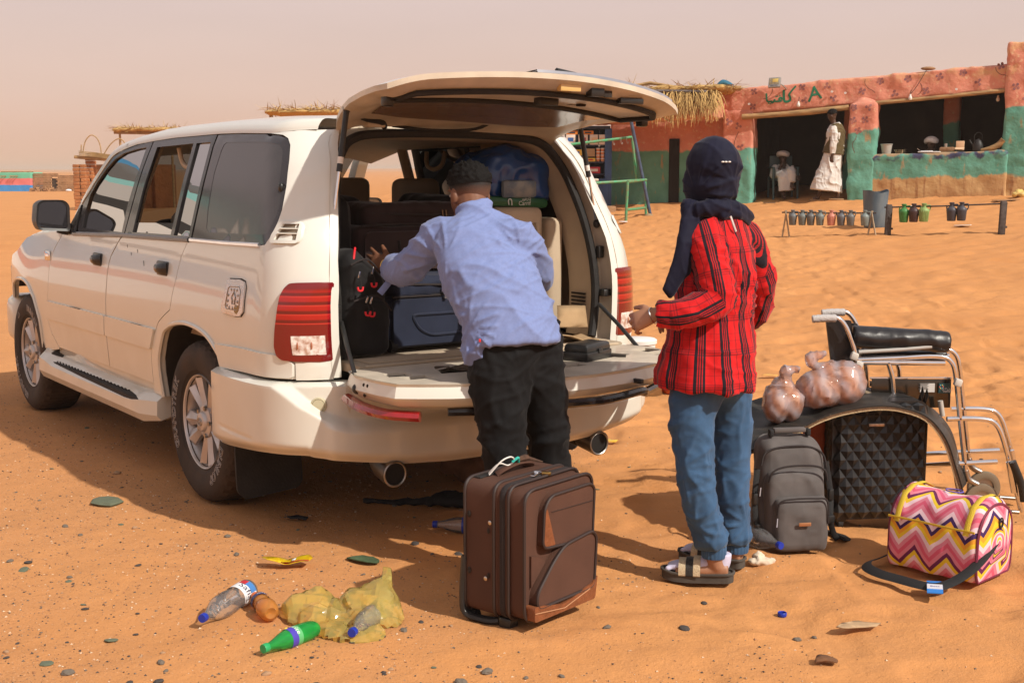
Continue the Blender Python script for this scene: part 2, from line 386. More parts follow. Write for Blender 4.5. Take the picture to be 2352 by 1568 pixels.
# ------------------------------------------------------------------ the mud café (s along the front, d inwards, z up)
from mathutils.bvhtree import BVHTree
CA = -.4178
cafe = thing('mud_cafe', 'low mud cafe with pink and green painted walls, open doorway and counter', 'building', (4.56, 25.6, 0), CA)
def cw(s, d, z): c, q = cos(CA), sin(CA); return Vector((4.56+s*c-d*q, 25.6+s*q+d*c, z))
def painted_mud(name, counter=False):
    m = bpy.data.materials.new(name); m.use_nodes = True; n, L, b = nodes(m)
    t = n.new('ShaderNodeTexCoord'); s = n.new('ShaderNodeSeparateXYZ'); L.new(t.outputs['Object'], s.inputs[0])
    def nz(sc, dt=5, st=None):
        q = n.new('ShaderNodeTexNoise'); q.inputs['Scale'].default_value = sc; q.inputs['Detail'].default_value = dt
        v = t.outputs['Object']
        if st: mp = n.new('ShaderNodeMapping'); mp.inputs['Scale'].default_value = st; L.new(v, mp.inputs[0]); v = mp.outputs[0]
        L.new(v, q.inputs['Vector']); return q.outputs[0]
    def mt(op, a, c):
        q = n.new('ShaderNodeMath'); q.operation = op
        for k, v in enumerate((a, c)):
            if hasattr(v, 'is_linked'): L.new(v, q.inputs[k])
            else: q.inputs[k].default_value = v
        return q.outputs[0]
    def mrg(x, a, c, d_=0., e_=1.):
        q = n.new('ShaderNodeMapRange'); L.new(x, q.inputs[0])
        for k, v in enumerate((a, c, d_, e_)): q.inputs[k+1].default_value = v
        return q.outputs[0]
    def mx(f, a, c):
        q = n.new('ShaderNodeMix'); q.data_type = 'RGBA'
        if hasattr(f, 'is_linked'): L.new(f, q.inputs[0])
        else: q.inputs[0].default_value = f
        for k, v in ((6, a), (7, c)):
            if isinstance(v, tuple): q.inputs[k].default_value = (*v, 1)
            else: L.new(v, q.inputs[k])
        return q.outputs[2]
    X, Z_ = s.outputs[0], s.outputs[2]
    pink = mx(mrg(nz(2.2, 6), .35, .65), (.66, .285, .20), (.56, .215, .15)); pink = mx(mrg(nz(14, 5), .58, .72), pink, (.66, .42, .27))
    green = mx(mrg(nz(3, 6), .35, .68), (.145, .37, .29), (.105, .29, .22)); green = mx(mrg(nz(9, 6, (1, 1, .35)), .60, .72), green, (.36, .27, .15))
    tan = mx(mrg(nz(3, 6), .35, .65), (.54, .36, .17), (.44, .26, .12)); tan = mx(mrg(nz(8, 6, (1.5, 1.5, .2)), .56, .70), tan, (.33, .17, .08))
    wob = mt('MULTIPLY', mt('SUBTRACT', nz(3.5, 6), .5), .22)
    if counter:
        zz = mt('ADD', Z_, mt('MULTIPLY', mt('SUBTRACT', nz(5, 7, (1.3, 1.3, .5)), .5), .26)); zz = mt('SUBTRACT', zz, mt('MULTIPLY', mt('SUBTRACT', X, 2.2), .035))
        c = mx(mrg(zz, 1.36, 1.40), tan, green); c = mx(mt('MULTIPLY', mrg(zz, 1.70, 1.73), mrg(nz(5, 5), .42, .56)), c, (.06, .065, .12)); c = mx(mrg(zz, 1.79, 1.82), c, (.36, .25, .15))
    else:
        zg = mt('MAXIMUM', 1.94, mt('ADD', mt('MULTIPLY', X, .145), 1.95)); dz = mt('SUBTRACT', mt('ADD', Z_, wob), zg)
        c = mx(mrg(dz, -.015, .02), green, pink)
        low = mt('MULTIPLY', mrg(mt('ADD', Z_, mt('MULTIPLY', wob, 1.5)), 1.50, 1.44), mrg(X, 4.2, 4.6)); c = mx(low, c, tan)
        top = mt('MULTIPLY', mrg(mt('ADD', Z_, wob), 3.12, 3.30), mrg(nz(5, 5), .45, .6)); c = mx(mt('MULTIPLY', top, .6), c, (.60, .38, .18))
    L.new(c, b.inputs['Base Color']); b.inputs['Roughness'].default_value = .92; b.inputs['Specular IOR Level'].default_value = .2
    bp = n.new('ShaderNodeBump'); bp.inputs['Strength'].default_value = .5; bp.inputs['Distance'].default_value = .02; L.new(nz(18, 8), bp.inputs['Height']); L.new(bp.outputs[0], b.inputs['Normal'])
    return m
PM = painted_mud('painted_mud'); CM = painted_mud('counter_paint', True)
MUD = mat('bare_mud', (.33, .19, .10), rough=.95, var=.35, vs=3, bump=.6, bs=20, bd=.02)
WOOD = mat('raw_wood', (.46, .29, .13), rough=.8, var=.45, vs=5, stretch=(1, 1, 6), bump=.4, bs=30)
BVHS = []
def mud(name, prims, m, vox=.045, amp=.022, sm=4, p=None, keep=False):
    V, F, Nn = remesh(prims, vox, sm); V = V+Nn*(amp*fbm(V*3.1, 3, 21)+amp*.35*vnoise(V*13, 4))[:, None]
    o = new(name, V, F, m, p or cafe, sharp=None)
    if keep: BVHS.append(BVHTree.FromPolygons([Vector(v) for v in V], F))
    return o
def slab(x0, x1, d0, d1, zb0, zb1, zt0, zt1, cuts=8):
    """long wall piece with sloping bottom and top"""
    V = []; F = []
    for i in range(cuts+1):
        t = i/cuts; x = x0+(x1-x0)*t; b_ = zb0+(zb1-zb0)*t; a = zt0+(zt1-zt0)*t
        V += [(x, d0, b_), (x, d0, a), (x, d1, a), (x, d1, b_)]
    F = [(i*4+j, i*4+(j+1) % 4, i*4+4+(j+1) % 4, i*4+4+j) for i in range(cuts) for j in range(4)]+[(0, 3, 2, 1), (cuts*4, cuts*4+1, cuts*4+2, cuts*4+3)]
    return V, F
SHADE_MUD = mat('shade_darkened_mud', (.06, .036, .025), rough=.95, var=.4, vs=2)  # indoor dimness put into the mud colour of inner walls and roof slab
lint = [slab(-.42, 4.9, 0, .38, 2.60, 2.99, 3.12, 3.47)]
mud('lintel_wall', lint, PM, keep=True)
mud('pillar', [slab(-.43, .19, -.03, .42, .7, .7, 2.75, 2.72, 2)], PM, amp=.03, keep=True)
mud('pillar', [slab(2.05, 2.56, -.16, .35, .8, .8, 2.80, 2.80, 2), g_ell((2.30, .1, 2.72), (.27, .26, .22))], PM, amp=.03, keep=True)
mud('pillar', [slab(4.79, 6.4, -.10, .5, .9, .9, 3.83, 3.87, 3)], PM, amp=.03, keep=True)
mud('counter', [slab(2.12, 4.90, -.14, .38, .85, .95, 1.80, 1.89), slab(2.10, 4.88, -.16, .40, 1.73, 1.82, 1.83, 1.92)], CM, amp=.02)
mud('roof_slab', [slab(-.4, 6.3, .3, 4.2, 3.0, 3.1, 3.14, 3.3)], SHADE_MUD, vox=.09)
mud('back_wall', [slab(-.4, 6.3, 3.9, 4.2, .6, .8, 3.1, 3.3)], SHADE_MUD, vox=.09); mud('side_wall', [slab(5.9, 6.3, .4, 4.0, .7, .7, 3.2, 3.2, 1)], SHADE_MUD, vox=.09); mud('side_wall', [slab(-.43, -.15, .3, 4.0, .6, .6, 3.1, 3.1, 1)], SHADE_MUD, vox=.09)
mud('inner_pillar', [slab(1.55, 1.95, 2.2, 2.6, .7, .7, 3.1, 3.1, 1)], PM); mud('inner_pillar', [slab(3.55, 3.85, 2.0, 2.3, .7, .7, 3.1, 3.1, 1)], PM)
part = lambda name, G_, m, p=None, **k: new(name, *((G_.V, G_.F) if isinstance(G_, G) else G_), m, p or cafe, **k)
# porch on the left: painted wall in the shade of the straw, pink beam in front
mud('porch_wall', [slab(-3.0, -.3, .55, .85, .5, .6, 3.0, 3.05, 4)], PM)
mud('porch_beam', [slab(-4.2, -.40, -.75, .2, 2.44, 2.56, 2.98, 3.08)], PM, amp=.03)
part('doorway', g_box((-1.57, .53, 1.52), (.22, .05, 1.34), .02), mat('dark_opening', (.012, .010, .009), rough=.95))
part('door_beam', g_tube(spline([(-.02, -.06, 2.585), (.7, -.05, 2.62), (1.3, -.06, 2.66), (2.02, -.05, 2.73)], 4), lerps([.055, .05, .06, .05], 4), 10), WOOD)
part('counter_beam', g_tube([(2.5, -.02, 2.80), (3.6, -.03, 2.88), (4.8, -.02, 2.985)], [.04, .035, .04], 8), WOOD)
def decal(name, polys, m, off=.006, p=None, step=.03):
    g = G()
    for P in polys:
        vs, tr = cdt(P, step=step); out = []
        for v in vs:
            best = None
            for bv in BVHS:
                h = bv.ray_cast(Vector((v.x, -2, v.y)), Vector((0, 1, 0)))
                if h[0] is not None and (best is None or h[0].y < best): best = h[0].y
            out.append((v.x, (best if best is not None else 0)-off, v.y))
        g.add(out, tr)
    return part(name, g, m, p, sharp=None)
def stroke(pts, w0, k=5):
    P = spline([(x, y, 0) for x, y in pts], k); n_ = len(P); l = []; r = []
    for i in range(n_):
        t = (P[min(i+1, n_-1)]-P[max(i-1, 0)]); t = t.normalized() if t.length else Vector((1, 0, 0)); q = Vector((-t.y, t.x, 0))*w0*.5*(1-.25*(i in (0, n_-1)))
        l.append(((P[i]+q).x, (P[i]+q).y)); r.append(((P[i]-q).x, (P[i]-q).y))
    return l+r[::-1]
GP = mat('green_sign_paint', (.010, .17, .085), rough=.7, var=.3, vs=9)
word = [[(1.0, 3.16), (.92, 3.06), (.87, 2.99)], [(.87, 3.0), (.90, 2.93), (.895, 2.885), (.83, 2.862), (.79, 2.88), (.775, 2.96), (.77, 3.09)],
        [(.745, 2.882), (.70, 2.888), (.685, 2.92), (.715, 2.945), (.735, 2.92), (.73, 2.885)], [(.735, 2.88), (.66, 2.872), (.61, 2.875), (.595, 2.915)], [(.595, 2.90), (.58, 2.865), (.53, 2.84)], [(.555, 2.878), (.50, 2.87), (.455, 2.88), (.44, 2.95), (.435, 3.03)]]
sign = decal('painted_sign', [stroke(P, .045 if i == 1 else .034) for i, P in enumerate(word)]+[rpoly([(x-.012, z-.012), (x+.012, z-.012), (x+.012, z+.012), (x-.012, z+.012)], .005) for x, z in ((.625, 2.965), (.655, 2.97), (.70, 2.985), (.48, 2.838), (.51, 2.83))], GP)
decal('painted_letter', [stroke(P, .042) for P in ([(1.26, 2.85), (1.31, 2.97), (1.355, 3.14)], [(1.345, 3.14), (1.41, 3.03), (1.50, 2.91)], [(1.31, 2.975), (1.43, 2.995)])], GP)
CRK = mat('plaster_crack', (.16, .07, .05), rough=.95)
rk_ = random.Random(4)
for (x, z, l, a) in ((.55, 3.12, .30, -1.3), (2.30, 3.25, .35, -1.5), (3.3, 3.15, .25, -1.1), (4.6, 3.4, .30, -1.8), (5.15, 3.3, .45, -1.6), (-.1, 2.3, .5, -1.5), (2.2, 2.2, .35, -1.7), (5.2, 1.9, .5, -1.5), (4.3, 1.3, .3, -1.2), (4.75, 1.45, .35, -1.7), (3.0, 1.3, .25, -1.5)):
    P = [(x, z)]
    for _ in range(5): a += rk_.uniform(-.6, .6); P.append((P[-1][0]+l/5*cos(a), P[-1][1]+l/5*sin(a)))
    decal('plaster_crack', [stroke(P, .010, 3)], CRK, off=.004)
PUR = mat('faded_purple_paint', (.20, .095, .11), rough=.8, col2=(.38, .15, .12), vs=14)
for (x, z) in ((.19, 3.07), (1.60, 3.14), (2.25, 3.03), (2.58, 3.21), (3.08, 3.24), (3.64, 3.26), (4.05, 3.32), (4.32, 3.14), (3.41, 3.01), (4.69, 3.42), (4.97, 3.04), (5.2, 3.60), (5.15, 2.85), (2.13, 2.72), (2.41, 2.72), (2.13, 2.48), (2.35, 2.49), (2.23, 2.29), (-.11, 2.41), (1.72, 2.91), (2.85, 2.97), (1.18, 2.88), (1.12, 3.13), (.17, 2.78), (-.3, 2.5), (-.05, 2.0)):
    k = random.choice((3, 4, 4, 5)); a0 = random.random()*6; P = []
    for j in range(k): 
        a = a0+2*pi*j/k; cx_, cz_ = x+.046*cos(a), z+.046*sin(a); P.append([(cx_+.023*cos(b_)*(1+.2*random.random()), cz_+.027*sin(b_)) for b_ in np.linspace(0, 2*pi, 9)[:-1]])
    P.append([(x+.02*cos(b_), z+.02*sin(b_)) for b_ in np.linspace(0, 2*pi, 9)[:-1]])
    decal('painted_flower', P, PUR, off=.005)
WHITE = mat('white_porcelain', (.70, .68, .64), rough=.35)
def bulb(x, z, y=-.06):
    b_ = part('light_bulb', g_lathe([(0, -.06), (.022, -.055), (.034, -.03), (.032, -.005), (.018, .022), (.016, .05)], 14), WHITE, loc=(x, y, z)); part('bulb_wire', g_tube([(0, 0, .05), (.01, .02, .13)], .006, 5), PLASTIC_, b_)
PLASTIC_ = mat('dark_plastic', (.025, .025, .026), rough=.45)
bulb(1.07, 2.815); bulb(3.14, 2.90); bulb(4.65, 2.86, .3)
for x, z in ((.11, 2.83), (1.70, 3.03), (1.95, 3.0), (3.95, 3.02)): part('lamp_socket', g_lathe([(0, 0), (.015, 0), (.022, .0), (.022, .03), (.018, .035)], 12, Matrix.Translation((x, -.075, z)) @ Matrix.Rotation(-pi/2, 4, 'X')), WHITE)
part('hanging_cable', g_tube(spline([(3.14, -.06, 2.95), (3.25, -.04, 3.1), (3.4, .0, 3.38)], 4), .006, 5), PLASTIC_)
fl = thing('floodlight', 'silver floodlight tilted forward on the pink roof edge above the green sign', 'floodlight', tuple(cw(.62, -.15, 3.10)), CA)
FR = rot('X', -.35)@rot('Z', -.12)
new('lamp_body', *g_box((0, 0, .12), (.235, .06, .20), .008, R=FR), STEEL_ if 'STEEL_' in globals() else mat('grey_metal', (.42, .41, .38), rough=.4, metal=.7), fl)
new('lamp_lens', *g_box(FR @ Vector((0, -.032, .02))+Vector((0, 0, .12)), (.20, .006, .125), .003, R=FR), mat('floodlight_glass', (.38, .33, .22), rough=.2, var=.4, vs=30), fl)
new('led_panel', *g_box(FR @ Vector((.02, -.037, .03))+Vector((0, 0, .12)), (.11, .004, .07), .002, R=FR), mat('yellow_led', (.62, .46, .12), rough=.3), fl)
new('bracket', *g_tube([(.10, .0, .10), (.16, .06, .06), (.2, .15, .0)], .014, 6), MATS['grey_metal'], fl)
V, F = text_mesh('WOYS', .05); new('lettering', [FR @ Vector((v.x, -.034, v.y-.075))+Vector((0, 0, .12)) for v in V], F, PLASTIC_, fl, smooth=False)
# straw roof of the porch
rs = random.Random(3); g = G()
STRAW = mat('dry_straw', (.55, .36, .13), rough=.85, col2=(.40, .24, .08), vs=20, stretch=(1, 1, 1))
def straw(g, a, d_, l, drop, w_=.012):
    a = Vector(a); d_ = Vector(d_).normalized(); P = [a, a+d_*l*.4+Vector((0, 0, -drop*.15)), a+d_*l*.75+Vector((0, 0, -drop*.55)), a+d_*l+Vector((0, 0, -drop))]
    sd_ = d_.cross(Vector((0, 0, 1)));  sd_ = sd_.normalized() if sd_.length > .1 else Vector((1, 0, 0))
    sd_ = (sd_+Vector((0, 0, rs.uniform(-.6, .6)))).normalized(); V = []
    for i, p_ in enumerate(P): ww = w_*(1-.28*i); V += [p_+sd_*ww, p_-sd_*ww]
    g.add(V, [(0, 1, 3, 2), (2, 3, 5, 4), (4, 5, 7, 6)])
th = thing('straw_roof', 'dry straw roof hanging over the porch beside the cafe doorway', 'thatch roof', (4.56, 25.6, 0), CA)
V, F, Nn = remesh([slab(-4.3, -.15, -.95, .4, 3.0, 3.06, 3.10, 3.16)], .07, 3); V = V+Nn*(.06*fbm(V*2.2, 3, 5))[:, None]; new('straw_bed', V, F, STRAW, th, sharp=None)
for i in range(900):                         # hanging fringe
    x = rs.uniform(-2.3, -.30); f = 1-abs((x+1.1)/1.2)**2*.45
    straw(g, (x, -.95+rs.uniform(0, .15), 3.05+rs.uniform(-.08, .04)), (rs.uniform(-.2, .9), -1, rs.uniform(-.3, .1)), rs.uniform(.3, .55), rs.uniform(.2, .6)*f)
o = new('straw_fringe', g.V, g.F, STRAW, th, sharp=None); o['kind'] = 'stuff'; g = G()
for i in range(1500):
    x = rs.uniform(-4.2, -.1); straw(g, (x, rs.uniform(-.95, .2), 3.10+rs.uniform(0, .06)), (rs.uniform(-1, 1), rs.uniform(-.6, .6), rs.uniform(-.05, .16)), rs.uniform(.2, .5), rs.uniform(.0, .08))
o = new('loose_straw', g.V, g.F, STRAW, th, sharp=None); o['kind'] = 'stuff'
for P, r in (([(-2.1, -1.0, 3.08), (-1.2, -1.0, 3.06), (-.48, -1.0, 3.03)], .028),):
    new('metal_bar', *g_tube([Vector(p_)+Vector((0, 0, 0)) for p_ in P], r, 8), mat('grey_painted_bar', (.16, .14, .14), rough=.6), th)
for P, r in (([(-1.0, -.7, 3.12), (-.45, -.3, 3.14), (-.02, -.2, 3.13)], [.03, .035, .05]), ([(-2.2, -.8, 3.16), (-1.7, -.75, 3.24), (-1.3, -.7, 3.18)], [.03, .035, .02]), ([(-1.75, -.95, 2.66), (-1.3, -1.1, 2.55), (-1.05, -1.2, 2.42)], [.012, .012, .010]), ([(-.6, -.9, 3.1), (-.35, -.95, 3.28)], [.01, .006])):
    new('roof_branch', *g_tube(P, r, 8), WOOD, th)
tag(new('blue_rag', *g_tube(spline([cw(-.42, -.5, 3.17), cw(-.32, -.45, 3.23), cw(-.2, -.4, 3.19), cw(-.12, -.4, 3.16)], 4), lerps([.02, .06, .05, .02], 4), 8), mat('blue_cloth', (.03, .16, .26), rough=.8, var=.3, vs=20)), 'blue rag caught in the straw at the end of the porch roof', 'rag')
# things on and behind the counter
def at_c(name, label, cat, s, d, z): return thing(name, label, cat, tuple(cw(s, d, z)), CA)
GREYP = mat('grey_plastic', (.42, .40, .36), rough=.5, var=.15, vs=8)
t = at_c('bucket', 'grey plastic bucket standing at the left end of the mud counter', 'bucket', 2.73, .05, 1.85); new('pail', *g_lathe([(0, 0), (.080, 0), (.105, .17), (.112, .175), (.112, .19), (.098, .188), (.075, .02), (0, .02)], 20), GREYP, t); new('rim', *g_tube([(.112*cos(a), .112*sin(a), .183) for a in np.linspace(0, 2*pi, 21)[:-1]], .006, 6, closed=True), GREYP, t)
CG = glass('drinking_glass', (.85, .88, .86)) if 'glass' in globals() else mat('drinking_glass', (.6, .62, .6), rough=.05, trans=.9)
for i, s_ in enumerate((2.92, 2.99, 3.075)):
    t = at_c('tea_glass', ['clear tea glass right beside the grey bucket on the counter', 'clear tea glass in the middle of three on the counter', 'clear tea glass farthest from the bucket, at the end of three'][i], 'glass', s_, -.02, 1.855); t['group'] = 'tea glasses on the counter'; new('cup', *g_lathe([(.026, 0), (.032, .085), (.029, .085), (.023, .008), (0, .006)], 14), CG, t)
t = at_c('basin', 'shallow tan basin behind the three glasses on the counter', 'basin', 2.95, .16, 1.86); new('bowl', *g_lathe([(.06, 0), (.10, .07), (.105, .075), (.095, .07), (.055, .01), (0, .01)], 20), mat('tan_plastic', (.45, .34, .22), rough=.5), t)
t = at_c('tray', 'white tray with papers lying on the counter before the man in the turban', 'tray', 3.52, -.02, 1.875); new('plate', *g_box((0, 0, .012), (.40, .22, .02), .008), mat('white_enamel', (.72, .72, .72), rough=.3), t); new('paper', *g_box((-.05, 0, .03), (.2, .16, .012), .003), mat('paper', (.72, .72, .74), rough=.8), t); new('spoon', *g_tube([(-.16, -.02, .03), (-.22, -.03, .08)], .005, 6), CHROME_ if 'CHROME_' in globals() else mat('spoon_steel', (.7, .7, .7), rough=.2, metal=1), t)
t = at_c('stone_block', 'tan stone block on the counter carrying a small steel cup', 'block', 3.83, .02, 1.885); new('block', *g_box((0, 0, .045), (.27, .16, .09), .025), MUD, t)
t = at_c('cup', 'small steel cup standing on the tan stone block', 'cup', 3.80, .02, 1.975); new('cup_wall', *g_lathe([(.026, 0), (.03, .065), (.027, .065), (.022, .006), (0, .006)], 14), MATS['grey_metal'], t)
t = at_c('box', 'pale cardboard box standing between the cup and the black kettle', 'box', 4.05, .05, 1.90); new('carton', *g_box((0, 0, .10), (.14, .10, .17), .003), mat('card_pale', (.62, .42, .26), rough=.8), t); new('flap', *g_box((0, -.08, .05), (.16, .08, .004), 0, R=rot('X', .5)), MATS['card_pale'], t)
t = at_c('kettle', 'black kettle with a tall handle on the right of the counter', 'kettle', 4.36, .05, 1.90)
KM = mat('sooty_metal', (.016, .015, .015), rough=.55)
new('pot', *g_lathe([(0, 0), (.085, 0), (.095, .05), (.09, .12), (.06, .18), (.045, .20), (.02, .215), (0, .235)], 20), KM, t); new('handle', *g_tube(spline([(-.06, 0, .18), (-.07, 0, .27), (-.03, 0, .33), (.03, 0, .33), (.07, 0, .27), (.06, 0, .18)], 4), .008, 6), KM, t); new('spout', *g_tube([(-.08, 0, .10), (-.13, 0, .16), (-.15, 0, .21)], [.02, .014, .010], 8), KM, t)
t = at_c('log', 'sawn branch with a pale cut end leaning on the counter against the right pillar', 'log', 4.62, -.05, 1.90); new('branch', *g_tube(spline([(-.2, 0, .02), (-.02, -.01, .05), (.12, 0, .12), (.19, -.01, .20)], 5), lerps([.02, .045, .06, .065], 5), 12), WOOD, t)
tag(new('roof_stone', *g_ell(cw(3.42, .1, 3.42), (.14, .08, .035)), MUD), 'flat dark stone lying on the roof edge above the counter', 'stone')
# oil barrel, jug racks, jugs
bz = ground_z(5.6, 19.75)
t = thing('barrel', 'weathered blue plastic barrel with a cut open rim behind the jug racks', 'barrel', (5.6, 19.9, bz))
V, F = g_lathe([(0, 0), (.155, 0), (.168, .03), (.175, .25), (.188, .45), (.197, .555), (.190, .555), (.178, .44), (.165, .25), (.15, .03), (0, .03)], 36)
V = [Vector((v.x, v.y, v.z+(.022*sin(2*atan2(v.y, v.x)+1)+.008*sin(5*atan2(v.y, v.x)) if v.z > .5 else 0))) for v in V]
new('drum', V, F, mat('weathered_blue_plastic', (.055, .095, .135), rough=.6, col2=(.13, .16, .18), vs=6, stretch=(1, 1, .4)), t, sharp=50)
IRON = mat('rusty_iron', (.07, .055, .05), rough=.7, var=.5, vs=20); BAMB = mat('grey_stick', (.42, .33, .22), rough=.8, var=.3, vs=9)
def rack(label, a, b_, za, zb, legs):
    t = thing('jug_rack', label, 'rack', (a[0], a[1], ground_z(*a))); o_ = Vector((a[0], a[1], ground_z(*a)))
    A, B = Vector((*a, za)), Vector((*b_, zb)); new('rail', *g_tube([A-o_+(A-B).normalized()*.06, (A+B)/2-o_+Vector((0, 0, -.008)), B-o_+(B-A).normalized()*.06], .011, 8), IRON, t)
    for q, top in ((a, A), (b_, B)):
        gz_ = ground_z(*q)
        if legs == 'sticks':
            for dx in (-.05, .07): new('leg', *g_tube([top-o_+Vector((-dx*.15, 0, .03)), Vector((q[0]+dx*.9, q[1]-.04*np.sign(dx), gz_-.05))-o_], .013, 7), BAMB, t)
        else:
            P = Vector((q[0], q[1], (gz_+top.z)/2-.01)); new('post', *g_box(P-o_, (.075, .06, top.z-gz_+.10), .004, R=rot('Y', .03)), IRON, t); new('plate', *g_box(P-o_+Vector((.055, 0, -.10)), (.03, .05, .03), .004), IRON, t)
            new('flange', *g_box(P-o_+Vector((.04, -.02, 0)), (.012, .02, top.z-gz_+.06), .002, R=rot('Y', .03)), IRON, t)
    return t
rack('short rack of sticks and an iron bar carrying eight jugs', (4.13, 19.45), (5.28, 18.92), .925, .935, 'sticks'); rack('long rack of iron posts and a bar carrying five jugs', (5.50, 18.85), (6.92, 18.2), 1.02, 1.09, 'iron')
JP = [(4.22, 19.40), (4.35, 19.34), (4.465, 19.29), (4.59, 19.23), (4.74, 19.16), (4.87, 19.10), (4.995, 19.04), (5.18, 18.95), (5.69, 18.75), (5.815, 18.69), (5.945, 18.64), (6.29, 18.48), (6.415, 18.43)]
jc = [(.13, .14, .145), (.15, .17, .165), (.125, .13, .13), (.16, .19, .185), (.55, .22, .16), (.115, .12, .135), (.14, .145, .145), (.19, .23, .225), (.05, .22, .055), (.055, .03, .032), (.24, .36, .12), (.055, .055, .07), (.06, .06, .075)]
jn = ['leftmost dark grey jug on the short stick rack', 'grey jug second from the left on the short rack', 'grey jug third from the left on the short rack', 'pale grey jug just left of the pink jug', 'pink ribbed jug in the middle of the short rack', 'bluish grey jug just right of the pink jug', 'grey jug between the bluish jug and the gap on the short rack', 'pale jug alone at the right end of the short rack', 'plain green jug hanging on the long iron rack', 'dark maroon jug between the two green jugs', 'pale green striped jug beside the maroon jug', 'left one of two charcoal jugs near the right post', 'right one of two charcoal jugs near the right post']
for i, (x, y) in enumerate(JP):
    zr = float(np.interp(x, [4.13, 5.28, 5.50, 6.92], [.925, .935, 1.02, 1.09])); k = .93 if i < 8 else 1.08
    t = thing('water_jug', jn[i], 'jug', (x, y-.02, zr+.03), random.uniform(-.5, .5), 'water jugs hanging on the racks'); m_ = mat('jug_plastic_%d' % i, jc[i], rough=.5, var=.25, vs=12)
    pr = [(0, -.235), (.048, -.235), (.055, -.228), (.066, -.11), (.069, -.095), (.066, -.075), (.036, -.048), (.026, -.04), (.025, -.012), (.033, -.008), (.034, .008), (.024, .012), (.018, .0), (0, -.01)]
    V, F = g_lathe([(r*k, z*k) for r, z in pr], 40)
    if i in (4, 10): V = [Vector((v.x*(1+.05*cos(20*atan2(v.y, v.x))), v.y*(1+.05*cos(20*atan2(v.y, v.x))), v.z)) if v.z < -.06*k else v for v in V]
    new('jug_body', V, F, m_, t); new('handle', *g_tube(spline([(.02*k, -.01, -.02*k), (.075*k, -.02, -.015*k), (.08*k, -.02, -.06*k), (.058*k, -.015, -.10*k)], 4), .008*k, 7), m_, t)
    new('spout', *g_tube(spline([(-.05*k, -.02, -.09*k), (-.062*k, -.03, -.06*k), (-.05*k, -.035, -.035*k)], 3), [.012*k]*4+[.008*k]*3 if 0 else .009*k, 7), m_, t)
# green frame, leaning pole
GF = mat('green_enamel_pipe', (.055, .34, .16), rough=.5, col2=(.16, .20, .10), vs=14)
t = thing('green_frame', 'green pipe frame with hooks standing before the painted wall', 'frame', (2.1, 24.2, 0))
o_ = Vector((2.1, 24.2, 0))
for nm, P in (('rail', [(1.10, 24.4, 2.03), (2.27, 24.6, 2.17)]), ('post', [(1.12, 24.4, 2.03), (1.16, 24.4, .5)]), ('post', [(2.27, 24.6, 2.17), (2.37, 24.6, 1.38)]), ('lower_rail', [(1.30, 24.0, 1.30), (2.16, 24.2, 1.35), (2.55, 24.6, 1.37)]), ('leg', [(2.12, 23.7, 1.34), (2.09, 23.7, .55)]), ('leg', [(2.53, 24.6, 1.37), (2.56, 24.6, .62)]), ('crossbar', [(2.11, 23.7, .83), (2.54, 24.6, .84)]), ('link', [(2.12, 23.7, 1.34), (2.53, 24.6, 1.37)])):
    new(nm, *g_tube([Vector(p_)-o_ for p_ in P], .026, 10), GF, t)
for x in (1.62, 1.9, 2.05, 2.16): new('hook', *g_tube(spline([Vector((x, 24.53, 2.07+.1*(x-1.1)))-o_, Vector((x+.01, 24.53, 1.97+.1*(x-1.1)))-o_, Vector((x+.03, 24.53, 1.94+.1*(x-1.1)))-o_, Vector((x+.04, 24.53, 1.98+.1*(x-1.1)))-o_], 3), .006, 5), MATS['grey_metal'], t)
tag(new('leaning_pole', *g_tube([(2.20, 24.4, 2.60), (2.66, 24.62, .62)], .032, 10), mat('blue_grey_pipe', (.07, .10, .17), rough=.5, var=.4, vs=12)), 'blue grey metal pole leaning from the straw roof to the sand', 'pole')
tag(new('rope_bundle', *g_ell((2.60, 24.5, .68), (.09, .07, .06), 10, 7), mat('jute', (.30, .21, .12), rough=.95, bump=.8, bs=60)), 'bundle of rope tied round the foot of the leaning pole', 'rope')
# shop cupboard with goods
BL = mat('blue_paint', (.035, .085, .21), rough=.6, col2=(.03, .06, .13), vs=3, bump=.2, bs=12); BLD = mat('blue_black_wood', (.018, .026, .05), rough=.7)
cb = thing('shop_cupboard', 'blue painted shop cupboard with open shelves of goods', 'cupboard', (1.2, 26.3, .72))
for nm, c, d_, m_ in (('side_panel', (.74, 0, .82), (.14, .35, 1.68), BL), ('side_panel', (-1.0, 0, .82), (.10, .35, 1.68), BL), ('back_panel', (-.1, .16, .82), (1.7, .03, 1.66), BLD), ('top', (-.1, 0, 1.68), (1.75, .40, .06), BLD), ('shelf', (-.13, 0, 1.32), (1.62, .32, .035), BLD), ('shelf', (-.13, 0, .985), (1.62, .32, .035), BLD), ('shelf', (-.13, 0, .745), (1.62, .32, .035), BLD), ('lower_door', (.44, -.16, .32), (.58, .04, .68), BL), ('lower_door', (-.42, -.16, .32), (1.0, .04, .68), BL)):
    new(nm, *g_box(c, d_, .005), m_, cb)
for x in (-.15, .10, .35, .56): new('divider', *g_box((x, -.13, 1.5), (.02, .02, .34), .002), BLD, cb)
def good(name, label, cat, x, z, d_, m_, grp=None, lid=None):
    t = thing(name, label, cat, (1.2+x, 26.24, .72+z), 0, grp); new('carton', *g_box((0, 0, d_[2]/2), d_, .004), m_, t)
    new('print', *g_box((0, -d_[1]/2-.001, d_[2]*.5), (d_[0]*.6, .003, d_[2]*.4), 0), lid or MATS['card_pale'], t); return t
